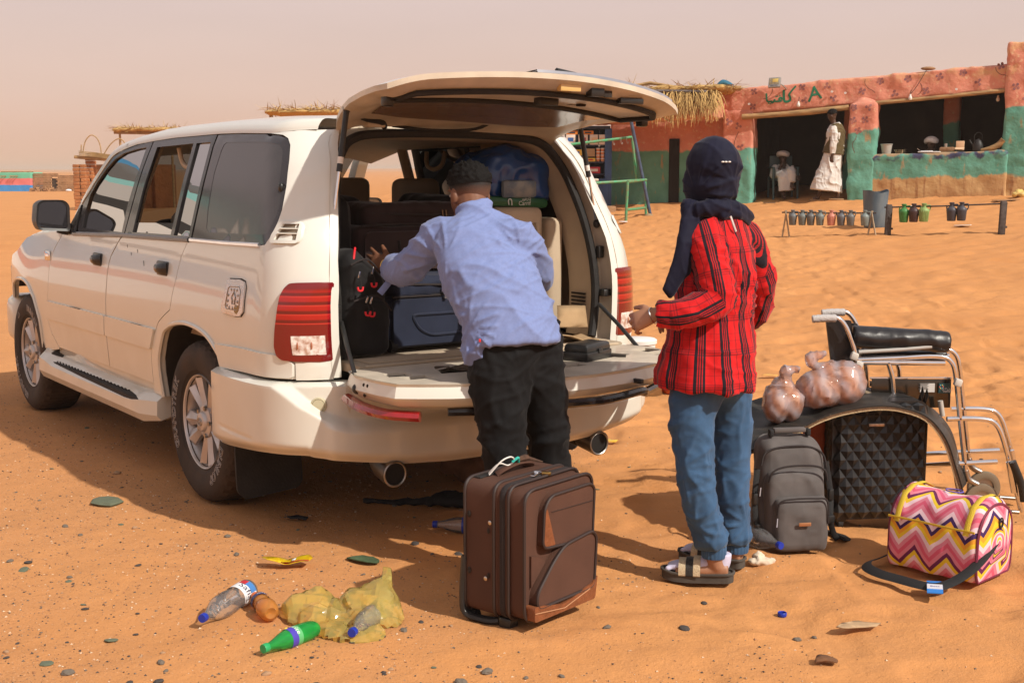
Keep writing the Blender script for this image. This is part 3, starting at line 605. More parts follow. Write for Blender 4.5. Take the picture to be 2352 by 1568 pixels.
cw_ = mat('white_carton', (.60, .50, .42), rough=.7); cy = mat('yellow_carton', (.62, .38, .04), rough=.6); corr = mat('orange_carton', (.58, .18, .02), rough=.6); cred = mat('red_carton', (.36, .02, .03), rough=.6); cbr = mat('brown_carton', (.34, .21, .11), rough=.8); cbl = mat('blue_print', (.03, .10, .30), rough=.6)
for i, x in enumerate((-.35, -.02, .23, .46, .62)): good('carton_box', ['white carton on the top shelf nearest the car', 'white carton on the top shelf under the orange boxes', 'white carton third along the top shelf', 'pinkish white carton fourth along the top shelf', 'white carton at the right end of the top shelf'][i], 'box', x, 1.338, (.19, .2, .20), cw_, 'cartons on the top shelf', cred if i == 2 else cbl if i == 1 else None)
good('carton_box', 'tall yellow carton standing on the top shelf', 'box', -.22, 1.338, (.09, .18, .24), cy, 'cartons on the top shelf', cred)
good('small_box', 'orange box on top of the white cartons, left one', 'box', .0, 1.54, (.24, .18, .075), corr, None, BLD); good('small_box', 'orange box on top of the white cartons, right one', 'box', .33, 1.54, (.22, .18, .075), corr, None, BLD)
good('snack_box', 'yellow and blue snack box on the middle shelf', 'box', .08, 1.12, (.26, .2, .12), cy, None, cbl); good('carton_box', 'open brown carton on the middle shelf', 'box', .36, 1.10, (.22, .2, .16), cbr, None, cbr); good('carton_box', 'brown carton under the snack box on the middle shelf', 'box', .10, 1.003, (.30, .22, .09), cbr, None, cw_); good('small_box', 'flat yellow box in front of the open brown carton', 'box', .37, 1.003, (.22, .22, .07), cy, None, cred)
good('carton_box', 'red and white carton on the bottom shelf', 'box', .46, .765, (.24, .2, .13), cred, None, cw_); good('small_box', 'yellow box beside the red carton on the bottom shelf', 'box', .20, .765, (.13, .18, .10), cy, None, cbl)
to = mat('orange_tub_plastic', (.55, .20, .09), rough=.45); tw = mat('tub_lid', (.66, .62, .58), rough=.4)
for c in range(2):
    for r in range(4):
        t = thing('plastic_tub', 'orange tub in the %s stack, %s' % (('left', 'right')[c], ('at the bottom', 'second from the bottom', 'third from the bottom', 'on top')[r]), 'tub', (1.2+.535+.095*c, 26.20, .72+1.003+.068*r), 0, 'orange tubs on the middle shelf')
        new('tub', *g_lathe([(0, 0), (.036, 0), (.043, .05), (.0, .05)], 16), to, t); new('lid', *g_lathe([(0, .05), (.045, .05), (.045, .064), (0, .064)], 16), tw, t)
t = thing('bottle', 'small white bottle standing on top of the blue cupboard', 'bottle', (1.2+.0, 26.2, .72+1.71)); new('flask', *g_lathe([(0, 0), (.035, 0), (.035, .09), (.015, .12), (.015, .14), (0, .14)], 14), cw_, t)
t = thing('fridge', 'dirty white chest fridge in front of the blue cupboard', 'fridge', (1.47, 25.75, .66)); new('cabinet', *g_box((0, 0, .34), (.46, .4, .66), .02), mat('dirty_white_enamel', (.55, .50, .40), rough=.5, var=.2, vs=4), t); new('lid', *g_box((0, -.01, .70), (.48, .42, .05), .015), MATS['dirty_white_enamel'], t); new('handle', *g_box((.12, -.22, .62), (.08, .03, .10), .006), PLASTIC_, t)
tag(new('mud_block', *g_box((1.93, 25.9, .72), (.30, .25, .24), .03), MUD), 'broken mud block at the foot of the blue cupboard', 'block')
# litter by the café
YB = mat('yellow_film', (.70, .50, .16), rough=.3, var=.25, vs=9, coat=.4)
V, F, Nn = remesh([g_ell((0, 0, .06), (.14, .10, .075))], .02, 1); V = V+Nn*(.03*fbm(V*16, 3, 3))[:, None]
tag(new('plastic_bag', V, F, YB, loc=(9.0, 22.9, gz(9.0, 22.9)), sharp=None), 'crumpled yellow plastic bag lying at the foot of the right pillar', 'bag')
for i, (x, y, sx_, lb) in enumerate(((6.75, 19.3, .24, 'flat scrap of white card under the charcoal jugs'), (8.6, 22.5, .5, 'flat grey board lying below the counter'), (5.0, 25.1, .22, 'dark scrap lying before the left pillar'), (6.95, 22.6, .10, 'small white scrap before the walking man'), (2.02, 23.4, .12, 'pale paper scrap beside the green frame'))):
    tag(new('scrap', *g_box((x, y, float(gz(x, y))+.015), (sx_, .14, .012), .003, R=rot('Z', random.uniform(-.5, .5))@rot('Y', random.uniform(-.06, .06))), (cw_, MUD, PLASTIC_, MATS['paper'], MATS['paper'])[i]), lb, 'scrap')
# ------------------------------------------------------------------ far left: mud hut and painted wall
RED_MUD = mat('red_mud', (.40, .155, .055), rough=.95, var=.35, vs=1.2, bump=.8, bs=3, bd=.1)
hut = thing('mud_hut', 'ruined mud hut with brick pillar, reed mat and bent wooden hoops', 'hut', (-16.3, 50, 0))
def hp(x, y, z): return Vector((x+16.3, y-50, z))
rs2 = random.Random(5)
for (x0, x1, y0, y1, top, mm) in ((-16.90, -16.42, 49.85, 50.2, 1.72, .0), (-16.5, -16.18, 50.1, 50.5, 1.98, .0)):
    z = 0; k = 0
    while z < top:
        h = .135; nb = 2
        for j in range(nb):
            xa = x0+(x1-x0)*(j/nb)+(.0 if k % 2 else .04*(j > 0)); xb = x0+(x1-x0)*((j+1)/nb)
            new('mud_brick', *g_box(hp((xa+xb)/2+rs2.uniform(-.012, .012), (y0+y1)/2+rs2.uniform(-.02, .02), z+h/2), ((xb-xa)*.985, y1-y0, h*.93), .018, 1), RED_MUD, hut)
        z += h; k += 1
new('back_wall', *g_box(hp(-15.0, 51.5, .85), (3.2, .3, 1.8), .04), MATS['red_mud'], hut); new('lintel', *g_box(hp(-16.0, 50, 1.97), (1.7, .25, .13), .03, R=rot('Y', .08)), WOOD, hut)
g = G()
for i in range(16): z = 2.08+.011*i; g.add(*g_tube([hp(-16.62, 49.8, z+.02*sin(i)), hp(-16.0, 49.8, z-.045), hp(-15.4, 49.8, z-.13)], .007, 5))
new('reed_mat', g.V, g.F, mat('reed', (.40, .27, .12), rough=.9, var=.4, vs=6), hut)
for P in ([(-16.53, 50, 2.2), (-16.42, 50, 2.62), (-16.20, 50, 2.86), (-15.98, 50, 2.76), (-15.86, 50, 2.5), (-15.82, 50, 2.12)], [(-15.78, 50.1, 2.1), (-15.5, 50.1, 2.5), (-15.2, 50.1, 2.72), (-14.98, 50.1, 2.64), (-14.9, 50.1, 2.4)], [(-16.6, 50, 2.2), (-16.58, 50, 2.5)]): new('wooden_hoop', *g_tube(spline([hp(*p_) for p_ in P], 5), .022, 7), WOOD, hut)
sh = thing('straw_shelter', 'straw topped shelter on forked posts behind the car roof', 'shelter', (-14.6, 50.6, 0))
q = lambda x, y, z: Vector((x+14.6, y-50.6, z))
for x in (-15.2, -13.2): new('post', *g_tube([q(x, 50.5, 0), q(x-.03, 50.5, 2.92)], [.05, .045], 8), WOOD, sh)
new('beam', *g_tube([q(-15.45, 50.5, 2.97), q(-13.2, 50.5, 2.93)], .05, 8), WOOD, sh)
V, F, Nn = remesh([g_box(q(-14.2, 50.9, 3.08), (2.5, 1.4, .14), .03)], .06, 2); V = V+Nn*(.05*fbm(V*3, 3, 8))[:, None]; new('straw_bed', V, F, STRAW, sh, sharp=None); g = G()
for i in range(700): straw(g, q(rs.uniform(-15.45, -12.9), rs.uniform(50.2, 51.4), 3.08+rs.uniform(-.06, .10)), (rs.uniform(-1, .3), rs.uniform(-.8, .3), rs.uniform(-.1, .25)), rs.uniform(.2, .5), rs.uniform(-.05, .1), .014)
o = new('loose_straw', g.V, g.F, STRAW, sh, sharp=None); o['kind'] = 'stuff'
# the straw seen over the car roof
t2 = thing('straw_awning', 'strip of straw awning showing above the car roof', 'thatch roof', (-5.2, 33, 0)); g = G()
V, F, Nn = remesh([g_box((.2, 0, 2.98), (2.4, 1.2, .12), .03)], .06, 2); V = V+Nn*(.05*fbm(V*3, 3, 8))[:, None]; new('straw_bed', V, F, STRAW, t2, sharp=None)
for i in range(500): straw(g, (rs.uniform(-1.0, 1.4), rs.uniform(-.6, .6), 3.02+rs.uniform(-.02, .06)), (rs.uniform(-1, 1), rs.uniform(-.8, .3), rs.uniform(-.1, .3)), rs.uniform(.2, .45), rs.uniform(-.05, .1))
o = new('loose_straw', g.V, g.F, STRAW, t2, sharp=None); o['kind'] = 'stuff'
for x in (-.9, 1.3): new('post', *g_tube([(x, 0, .2), (x, 0, 2.95)], .05, 8), WOOD, t2)
BR = mat('brown_brick', (.36, .19, .09), rough=.95, var=.4, vs=2, bump=.5, bs=6, bd=.05)
def striped():
    m = mat('striped_wall_paint', (.5, .5, .5), rough=.9); n, L, b = nodes(m); t = n.new('ShaderNodeTexCoord'); s = n.new('ShaderNodeSeparateXYZ'); L.new(t.outputs['Object'], s.inputs[0])
    nz = n.new('ShaderNodeTexNoise'); nz.inputs['Scale'].default_value = 1.5; L.new(t.outputs['Object'], nz.inputs[0]); a = n.new('ShaderNodeMath'); a.operation = 'MULTIPLY_ADD'; a.inputs[1].default_value = .12; L.new(nz.outputs[0], a.inputs[0]); L.new(s.outputs[2], a.inputs[2])
    r = n.new('ShaderNodeValToRGB'); r.color_ramp.interpolation = 'CONSTANT'; mr = n.new('ShaderNodeMapRange'); mr.inputs[1].default_value = 0; mr.inputs[2].default_value = 1.5; L.new(a.outputs[0], mr.inputs[0]); L.new(mr.outputs[0], r.inputs[0])
    e = r.color_ramp.elements; e[0].color = (.04, .24, .56, 1); e[1].position = .37; e[1].color = (.62, .17, .16, 1); q = e.new(.68); q.color = (.13, .42, .28, 1); L.new(r.outputs[0], b.inputs['Base Color']); return m
fb = thing('painted_house', 'distant low house painted in green, pink and blue bands', 'building', (-35.4, 92, -.05))
V, F, Nn = remesh([g_box((0, 1.2, .68), (2.5, 2.4, 1.40), .02)], .08, 1); V = V+Nn*(.015*fbm(V*2, 3, 2))[:, None]; new('wall', V, F, striped(), fb, sharp=None); new('roof', *g_box((-.2, 1.2, 1.42), (1.6, 2.0, .08), .01), BR, fb)
for x in (-.75, -.55, -.1, .1, .3): new('roof_pole', *g_tube([(x, .1, 1.12), (x-.05, -.35, 1.14)], .03, 6), WOOD, fb); new('hanging_twig', *g_tube([(x-.04, -.25, 1.14), (x-.08, -.28, .9)], .015, 5), WOOD, fb)
bw = thing('brick_wall', 'distant brown brick wall with a small dark door', 'wall', (-32.4, 92.3, 0)); rs3 = random.Random(9)
dg_ = mat('dark_door', (.05, .03, .02), rough=.9)
for r in range(10):
    z = .02+r*.125
    for c in range(16):
        x = -1.72+c*.22+(.11 if r % 2 else 0)
        if x > 1.75 or (-.47 < x < -.02 and z < .9) or (r == 9 and c > 7): continue
        new('brick', *g_box((x+rs3.uniform(-.01, .01), rs3.uniform(-.015, .015), z+.06), (.21, .16, .115), 0), BR, bw, smooth=False)
new('door', *g_box((-.24, .08, .45), (.40, .06, .92), 0), dg_, bw); g = G()
for i in range(90): g.add(*g_box((rs3.uniform(-1.6, .4), -.5+rs3.uniform(-.3, .3), rs3.uniform(0, .30)*(1-abs(rs3.uniform(-1, 1)))), (.2, .15, .12), 0, R=rot('Z', rs3.uniform(0, 3))@rot('X', rs3.uniform(-.4, .4))))
tag(new('brick_rubble', g.V, g.F, BR, loc=(-32.4, 92, 0), smooth=False), 'heap of loose bricks and sticks below the distant brick wall', 'rubble')['kind'] = 'stuff'
tag(new('plastic_bag', *g_ell((-31.2, 91, .08), (.22, .15, .1), 9, 6), MATS['paper']), 'small white bag lying right of the distant brick heap', 'bag')
# painted building to the left of the frame, seen mirrored in the side windows and paintwork
def wavy():
    m = mat('wavy_wall_paint', (.6, .6, .58), rough=.8); n, L, b = nodes(m); t = n.new('ShaderNodeTexCoord'); s = n.new('ShaderNodeSeparateXYZ'); L.new(t.outputs['Object'], s.inputs[0])
    w1 = n.new('ShaderNodeMath'); w1.operation = 'MULTIPLY'; w1.inputs[1].default_value = .75; L.new(s.outputs[0], w1.inputs[0]); w2 = n.new('ShaderNodeMath'); w2.operation = 'SINE'; L.new(w1.outputs[0], w2.inputs[0])
    w3 = n.new('ShaderNodeMath'); w3.operation = 'MULTIPLY_ADD'; w3.inputs[1].default_value = .28; L.new(w2.outputs[0], w3.inputs[0]); L.new(s.outputs[2], w3.inputs[2])
    mr = n.new('ShaderNodeMapRange'); mr.inputs[1].default_value = -.3; mr.inputs[2].default_value = 5.2; L.new(w3.outputs[0], mr.inputs[0])
    r = n.new('ShaderNodeValToRGB'); r.color_ramp.interpolation = 'CONSTANT'; L.new(mr.outputs[0], r.inputs[0]); e = r.color_ramp.elements
    W3 = (.62, .61, .58, 1); K = (.03, .03, .03, 1); B3 = (.05, .19, .34, 1); O3 = (.42, .09, .03, 1)
    e[0].color = W3; e[1].position = .15; e[1].color = O3
    for p_, c_ in ((.22, W3), (.25, B3), (.35, W3), (.40, K), (.455, W3), (.70, K), (.74, (.42, .42, .41, 1)), (.82, (.22, .5, .5, 1)), (.85, (.12, .12, .12, 1)), (.93, B3)): q = e.new(p_); q.color = c_
    L.new(r.outputs[0], b.inputs['Base Color']); return m
pb = thing('mosque_wall', 'white building with wavy blue, orange and black stripes mirrored in the car windows', 'building', (-14.5, 17.5, 0), radians(56))
V, F, Nn = remesh([g_box((0, 1.5, 2.4), (16, 3, 5.2), .05)], .2, 1); V = V+Nn*(.01*fbm(V, 2, 2))[:, None]; new('wall', V, F, wavy(), pb, sharp=40)
# ------------------------------------------------------------------ the car (x forward, y to its left, z up, origin under the rear axle)
def W_(z): return float(np.interp(z, [.3, .5, .65, .72, .85, 1.0, 1.18, 1.24, 1.5, 1.7, 1.78], [.95, .97, .985, .99, .993, .985, .96, .945, .872, .805, .755]))
def XR_(z): return float(np.interp(z, [.7, 1.1, 1.27, 1.46, 1.6, 1.72, 1.78], [-.98, -.98, -.945, -.86, -.80, -.70, -.66]))
def DR_(z): return float(np.interp(z, [.78, 1.1, 1.27, 1.46, 1.6, 1.72], [.278, .25, .23, .22, .21, .22]))
def S_(x, z):
    t = min(max((XR_(z)+.24-x)/.24, 0), 1); y = W_(z)-DR_(z)*(1-sqrt(1-(.985*t)**2))
    return y-.10*max(0, (x-2.4)/1.1)**2
def paint():
    m = mat('cream_white_paint', (.68, .685, .635), rough=.32, coat=.8, crough=.05, bump=.03, bs=4)
    n_, L_, b_ = nodes(m)
    t = n_.new('ShaderNodeTexCoord'); s_ = n_.new('ShaderNodeSeparateXYZ'); L_.new(t.outputs['Object'], s_.inputs[0])
    r = n_.new('ShaderNodeMapRange'); r.inputs[1].default_value = .95; r.inputs[2].default_value = .3; r.inputs[3].default_value = .06; r.inputs[4].default_value = .62; L_.new(s_.outputs[2], r.inputs[0])
    q = n_.new('ShaderNodeTexNoise'); q.inputs['Scale'].default_value = 5; q.inputs['Detail'].default_value = 8; L_.new(t.outputs['Object'], q.inputs[0])
    mu = n_.new('ShaderNodeMath'); mu.operation = 'MULTIPLY'; L_.new(r.outputs[0], mu.inputs[0]); L_.new(q.outputs[0], mu.inputs[1])
    x = n_.new('ShaderNodeMix'); x.data_type = 'RGBA'; L_.new(mu.outputs[0], x.inputs[0]); x.inputs[6].default_value = (.68, .685, .635, 1); x.inputs[7].default_value = (.50, .38, .22, 1)
    L_.new(x.outputs[2], b_.inputs['Base Color'])
    r2 = n_.new('ShaderNodeMapRange'); r2.inputs[1].default_value = 0; r2.inputs[2].default_value = .4; r2.inputs[3].default_value = .28; r2.inputs[4].default_value = .6; L_.new(mu.outputs[0], r2.inputs[0]); L_.new(r2.outputs[0], b_.inputs['Roughness'])
    return m
PAINT = paint()
INNER = mat('dusty_inner_paint', (.62, .54, .43), rough=.5, var=.25, vs=6, coat=.2)
BLACKGLOSS = mat('gloss_black_trim', (.022, .021, .022), rough=.22, var=.3, vs=3, coat=.3)
RUBBER = mat('black_rubber', (.022, .020, .019), rough=.75, var=.4, vs=12, bump=.2, bs=90)
PLASTIC = mat('black_plastic', (.022, .022, .022), rough=.35, var=.3, vs=9)
BEIGE = mat('beige_trim', (.48, .38, .27), rough=.7, var=.15, vs=5, bump=.1, bs=150)
HEADL = mat('headliner_cloth', (.46, .39, .31), rough=.9, var=.15, vs=5)
CHROME = mat('chrome', (.82, .82, .84), rough=.12, metal=1, var=.1, vs=20)
ALLOY = mat('dusty_alloy', (.58, .57, .58), rough=.38, metal=.55, col2=(.48, .41, .36), vs=7)
STEEL = mat('dull_steel', (.42, .39, .36), rough=.35, metal=1, var=.3, vs=14)
DARK = mat('underbody_dark', (.03, .022, .017), rough=.9, var=.5, vs=9)
GLASS = glass('tinted_glass', (.10, .10, .105)); CLEAR = glass('clear_glass', (.78, .80, .78)); SCREEN = glass('windscreen_glass', (.16, .165, .16))
PRIV = mat('dusty_privacy_glass', (.042, .038, .038), rough=.16, var=.12, vs=4, coat=.5, crough=.2)
PRIVB = mat('privacy_glass_border', (.028, .024, .026), rough=.12, coat=.4)

car = thing('parked_car', 'cream white four wheel drive car with its rear tailgate open and loaded with luggage', 'car', (-.694, 6.526, 0))
car.rotation_euler = (.006, 0, 2.1917)
def part(name, G_, m, p=None, **k):
    V, F = (G_.V, G_.F) if isinstance(G_, G) else G_
    return new(name, V, F, m, p or car, **k)
def panel(name, poly, m, sgn=1, depth=0., thick=.018, p=None, holes=(), step=.055, **k):
    fn = lambda x, z, d: (x, sgn*(S_(x, z)-depth-d), z)
    return part(name, shell(poly, fn, thick, holes, step, flip=sgn < 0), m, p, **k)
def inset(P, d):
    """shrink a closed polygon by d"""
    n = len(P); A = sum(P[i-1][0]*P[i][1]-P[i][0]*P[i-1][1] for i in range(n)); s = 1 if A > 0 else -1; out = []
    for i in range(n):
        a, b, c = Vector(P[i-1]), Vector(P[i]), Vector(P[(i+1) % n])
        e1 = (b-a).normalized(); e2 = (c-b).normalized(); n1 = Vector((-e1.y, e1.x))*s; n2 = Vector((-e2.y, e2.x))*s
        m_ = n1+n2; m_ = m_.normalized() if m_.length > 1e-6 else n1; out.append(tuple(b+m_*(d/max(.4, m_.dot(n1)))))
    return out
FD_F = [(2.068, 1.190), (2.171, 1.117), (2.209, 1.086), (2.27, 1.003), (2.285, .956), (2.308, .826), (2.326, .771), (2.369, .652), (2.354, .62), (2.313, .559), (2.199, .488)]
GAP = [(1.029, 1.216), (1.063, 1.199), (1.173, 1.102), (1.193, 1.066), (1.216, .925), (1.227, .783), (1.251, .662), (1.262, .487)]
RD_R = [(.105, 1.236), (.128, 1.222), (.17, 1.157), (.185, 1.125), (.211, 1.041), (.24, .978), (.274, .889), (.342, .86), (.424, .819), (.462, .782), (.518, .723), (.557, .665), (.569, .62), (.582, .529), (.577, .485)]
ARCH_R = [(.455, .438), (.466, .559), (.453, .634), (.404, .712), (.354, .779), (.302, .806), (.22, .829), (.095, .846), (-.023, .844), (-.136, .829), (-.211, .806), (-.27, .775), (-.33, .735), (-.37, .689)]
ARCH_F = [(3.43, .70), (3.40, .773), (3.336, .812), (3.182, .842), (2.992, .855), (2.856, .849), (2.751, .822), (2.674, .779), (2.636, .758), (2.562, .661), (2.543, .614), (2.545, .453)]
WIN_R = [(-.47, 1.722), (-.564, 1.714), (-.605, 1.699), (-.637, 1.67), (-.680, 1.608), (-.727, 1.496), (-.754, 1.397), (-.757, 1.350), (-.742, 1.286), (-.715, 1.251), (-.68, 1.247)]
TOPX = [-.665, -.47, -.153, .137, .665, .959, 1.197, 1.375]; TOPZ = [1.738, 1.722, 1.731, 1.733, 1.725, 1.713, 1.697, 1.673]
def zt_(x): return float(np.interp(x, TOPX, TOPZ))
fdoor = FD_F+GAP[::-1]; rdoor = GAP+RD_R[::-1]
xr_edge = [(XR_(z_), z_) for z_ in np.linspace(.705, 1.738, 18)]
quarter = RD_R+[(.60, .44)]+ARCH_R+[(-.6, .700), (-.9, .703)]+xr_edge+WIN_R
fender = ARCH_F+[(2.40, .45), (2.21, .478)]+FD_F[::-1][:]+[(2.05, 1.205), (2.574, 1.17), (2.884, 1.128), (3.048, 1.078), (3.2, 1.03), (3.5, .98), (3.62, .90), (3.64, .75), (3.6, .68)]
frame_f = [(1.80, 1.200), (1.834, 1.25), (1.832, 1.364), (1.774, 1.426), (1.646, 1.541), (1.519, 1.637), (1.375, 1.673), (1.197, 1.697), (.962, 1.713), (.994, 1.563), (1.02, 1.322), (1.029, 1.216)]
glass_f = [(1.745, 1.232), (1.755, 1.311), (1.742, 1.415), (1.683, 1.480), (1.587, 1.560), (1.481, 1.622), (1.355, 1.655), (1.172, 1.674), (1.03, 1.682), (1.045, 1.573), (1.08, 1.381), (1.07, 1.232)]
frame_r = [(1.022, 1.216), (1.012, 1.322), (.986, 1.563), (.954, 1.713), (.665, 1.725), (.137, 1.733), (.118, 1.5), (.107, 1.238)]
hole_r = [(.909, 1.240), (.906, 1.449), (.872, 1.680), (.385, 1.692), (.378, 1.47), (.372, 1.248)]
small_r = [(.345, 1.692), (.172, 1.695), (.155, 1.5), (.140, 1.25), (.330, 1.248), (.336, 1.47)]
win_r = [(.098, 1.240), (.110, 1.5), (.129, 1.731), (-.153, 1.729), (-.47, 1.720)]+WIN_R[1:]
band_r = [(-.019, 1.69), (-.41, 1.685), (-.566, 1.674), (-.605, 1.653), (-.622, 1.633), (-.651, 1.576), (-.676, 1.512), (-.686, 1.468), (-.712, 1.463), (-.728, 1.406), (-.722, 1.345), (-.700, 1.299), (-.650, 1.290), (-.082, 1.278), (-.042, 1.296), (-.008, 1.378), (.028, 1.555), (.021, 1.652), (.008, 1.681)]
mould_f = [(2.326-.004, .768), (1.234, .777), (1.252, .665), (2.362, .655)]
mould_r = [(1.222, .777), (.475, .780), (.552, .668), (1.244, .665)]
RED = mat('red_lamp_plastic', (.36, .008, .010), rough=.12, coat=1, crough=.03, var=.35, vs=14)
def lampmat():
    m = mat('red_lamp_lens', (.34, .006, .008), rough=.15, coat=1, crough=.03)
    n_, L_, b_ = nodes(m); t = n_.new('ShaderNodeTexCoord'); s_ = n_.new('ShaderNodeSeparateXYZ'); L_.new(t.outputs['Object'], s_.inputs[0])
    k = n_.new('ShaderNodeMath'); k.operation = 'MULTIPLY'; k.inputs[1].default_value = 1/.0375; L_.new(s_.outputs[2], k.inputs[0])
    f = n_.new('ShaderNodeMath'); f.operation = 'FRACT'; L_.new(k.outputs[0], f.inputs[0])
    r = n_.new('ShaderNodeValToRGB'); L_.new(f.outputs[0], r.inputs[0]); r.color_ramp.elements[0].color = (.14, .003, .005, 1); r.color_ramp.elements[1].color = (.36, .006, .007, 1); r.color_ramp.elements[0].position = .3; r.color_ramp.elements[1].position = .42
    q = r.color_ramp.elements.new(.8); q.color = (.40, .007, .008, 1); q = r.color_ramp.elements.new(.92); q.color = (.50, .025, .02, 1)
    # ribs only on the upper part
    g = n_.new('ShaderNodeMapRange'); g.inputs[1].default_value = .93; g.inputs[2].default_value = .935; L_.new(s_.outputs[2], g.inputs[0])
    g2 = n_.new('ShaderNodeMapRange'); g2.inputs[1].default_value = 1.08; g2.inputs[2].default_value = 1.065; L_.new(s_.outputs[2], g2.inputs[0])
    mm = n_.new('ShaderNodeMath'); mm.operation = 'MULTIPLY'; L_.new(g.outputs[0], mm.inputs[0]); L_.new(g2.outputs[0], mm.inputs[1])
    x = n_.new('ShaderNodeMix'); x.data_type = 'RGBA'; L_.new(mm.outputs[0], x.inputs[0]); x.inputs[6].default_value = (.17, .004, .006, 1); L_.new(r.outputs[0], x.inputs[7]); L_.new(x.outputs[2], b_.inputs['Base Color'])
    return m
LAMP = lampmat()
def handle(p, x, z, s):
    y = s*S_(x, z)
    g = G(); g.add(*g_box((x, y-s*.004, z), (.15, .02, .075), .009)); cup = part('handle', g, mat('handle_recess', (.015, .015, .016), rough=.3), p)
    P = [(x+.065, y-s*.0, z+.004), (x+.03, y+s*.024, z+.004), (x-.03, y+s*.028, z+.003), (x-.072, y+s*.004, z+.004)]
    part('grip', g_tube(spline(P, 4), lerps([(.016, .010), (.020, .011), (.026, .014), (.03, .012)], 4), 10, up=(0, 0, 1)), BLACKGLOSS, cup)
for s in (1, -1):
    q = panel('quarter_panel', quarter, PAINT, s, thick=.03)
    part('inner_arch', shell([(x*1.0, z) for x, z in ([(.62, .40), (.62, .9), (-.5, .92), (-.5, .40)])], lambda x, z, d: (x, s*(.62-d), z), .02, step=.3), DARK)
    g = G(); A = ARCH_R; V = []; F = []
    for (x, z) in A: V += [(x, s*(S_(x, z)-.028), z), (x, s*.60, z)]
    F = [(2*i, 2*i+2, 2*i+3, 2*i+1) for i in range(len(A)-1)]; part('wheel_housing', (V, F), DARK)
    V = [];
    for (x, z) in ARCH_F[1:]: V += [(x, s*(S_(x, z)-.028), z), (x, s*.55, z)]
    F = [(2*i, 2*i+2, 2*i+3, 2*i+1) for i in range(len(ARCH_F)-2)]; part('wheel_housing', (V, F), DARK)
    # rolled arch lip
    for A in (ARCH_R, ARCH_F):
        P = spline([(x, s*(S_(x, z)+.002), z) for x, z in A], 3); part('arch_lip', g_tube(P, .011, 6), PAINT, q)
    panel('front_fender', fender, PAINT, s, thick=.03)
    if s > 0: panel('door_backing', [(2.42, .50), (2.42, .75), (2.30, 1.05), (2.05, 1.18), (.09, 1.215), (.20, .95), (.60, .70), (.60, .49)], DARK, s, depth=.021, thick=.004, step=.12)
    doors = []
    if s > 0:
        d1 = panel('door', inset(fdoor, .005), PAINT, s)
        panel('moulding', rpoly(inset(mould_f, .001), .012), PAINT, s, depth=-.012, thick=.014, p=d1)
        handle(d1, 1.385, 1.070, s)
        panel('window_frame', inset(frame_f, .003), BLACKGLOSS, s, depth=.004, p=d1, holes=[glass_f])
        panel('window', glass_f, GLASS, s, depth=.016, thick=.004, p=d1, step=.09)
        part('belt_strip', g_tube([(1.86, s*(S_(1.86, 1.194)+.004), 1.194), (1.4, s*(S_(1.4, 1.207)+.005), 1.208), (1.03, s*(S_(1.03, 1.217)+.004), 1.219)], (.012, .010), 6), BLACKGLOSS, d1)
    else:       # the far front door stands open
        hx = 2.2; hy = -S_(2.2, 1.0); R = rot('Z', radians(58))
        def odoor(x, z, d): v = R @ Vector((x-hx, -S_(x, z)+d-hy, 0)); return (v.x+hx, v.y+hy, z)
        d1 = part('door', shell(fdoor, odoor, .05, step=.07), PAINT)
        part('window_frame', shell(frame_f, lambda x, z, d: odoor(x, z, d+.01), .03, [glass_f]), BLACKGLOSS, d1)
        low = [(1.745, 1.232), (1.755, 1.311), (1.70, 1.38), (1.4, 1.47), (1.063, 1.50), (1.07, 1.232)]
        part('window', shell(low, lambda x, z, d: odoor(x, z, d+.02), .004, step=.2), GLASS, d1)
    if s > 0:
        d2 = panel('door', inset(rdoor, .005), PAINT, s)
        panel('moulding', rpoly(inset(mould_r, .001), .012), PAINT, s, depth=-.012, thick=.014, p=d2)
        handle(d2, .40, 1.082, s)
        panel('window_frame', inset(frame_r, .003), BLACKGLOSS, s, depth=.004, p=d2, holes=[hole_r, small_r])
        panel('window', [(.909, 1.240), (.915, 1.289), (.375, 1.305), (.372, 1.248)], GLASS, s, depth=.016, thick=.004, p=d2)
        panel('window', small_r, GLASS, s, depth=.014, thick=.004, p=d2)
        part('belt_strip', g_tube([(1.03, s*(S_(1.03, 1.217)+.004), 1.219), (.6, s*(S_(.6, 1.225)+.005), 1.226), (.11, s*(S_(.11, 1.233)+.004), 1.235)], (.012, .010), 6), BLACKGLOSS, d2)
        for (x, z, l) in ((.93, 1.165, .02), (.86, 1.128, .02), (.77, 1.146, .025), (.66, 1.085, .045)):   # scratches
            part('scratch', g_box((x, S_(x, z)+.0005, z), (.004, .001, l), 0, R=rot('Y', .25)), DARK, d2)
    else:
        d2 = panel('door', inset(rdoor, .005), PAINT, s)
        panel('window_frame', inset(frame_r, .003), BLACKGLOSS, s, depth=.004, p=d2, holes=[hole_r, small_r])
        panel('window', small_r, GLASS, s, depth=.014, thick=.004, p=d2); panel('window', hole_r, GLASS, s, depth=.016, thick=.004, p=d2, step=.15)
    wq = panel('quarter_window', inset(win_r, .002), PRIVB, s, depth=.006, thick=.012, holes=[band_r])
    panel('pane', band_r, PRIV, s, depth=.0075, thick=.008, p=wq)
    part('belt_strip', g_tube([(.09, s*(S_(.09, 1.236)+.004), 1.237), (-.3, s*(S_(-.3, 1.24)+.005), 1.24), (-.67, s*(S_(-.67, 1.247)+.004), 1.247)], (.010, .009), 6), CHROME, wq)
    part('window_latch', g_ell((-.698, s*(S_(-.698, 1.49)-.004), 1.49), (.014, .012, .022)), PLASTIC, wq)
    # moulding behind the rear wheel and the corner filler under the lamp
    panel('moulding', rpoly([(-.295, .790), (-.60, .804), (-.854, .804), (-.914, .775), (-.912, .709), (-.6, .702), (-.345, .690)], .012), PAINT, s, depth=-.014, thick=.016)
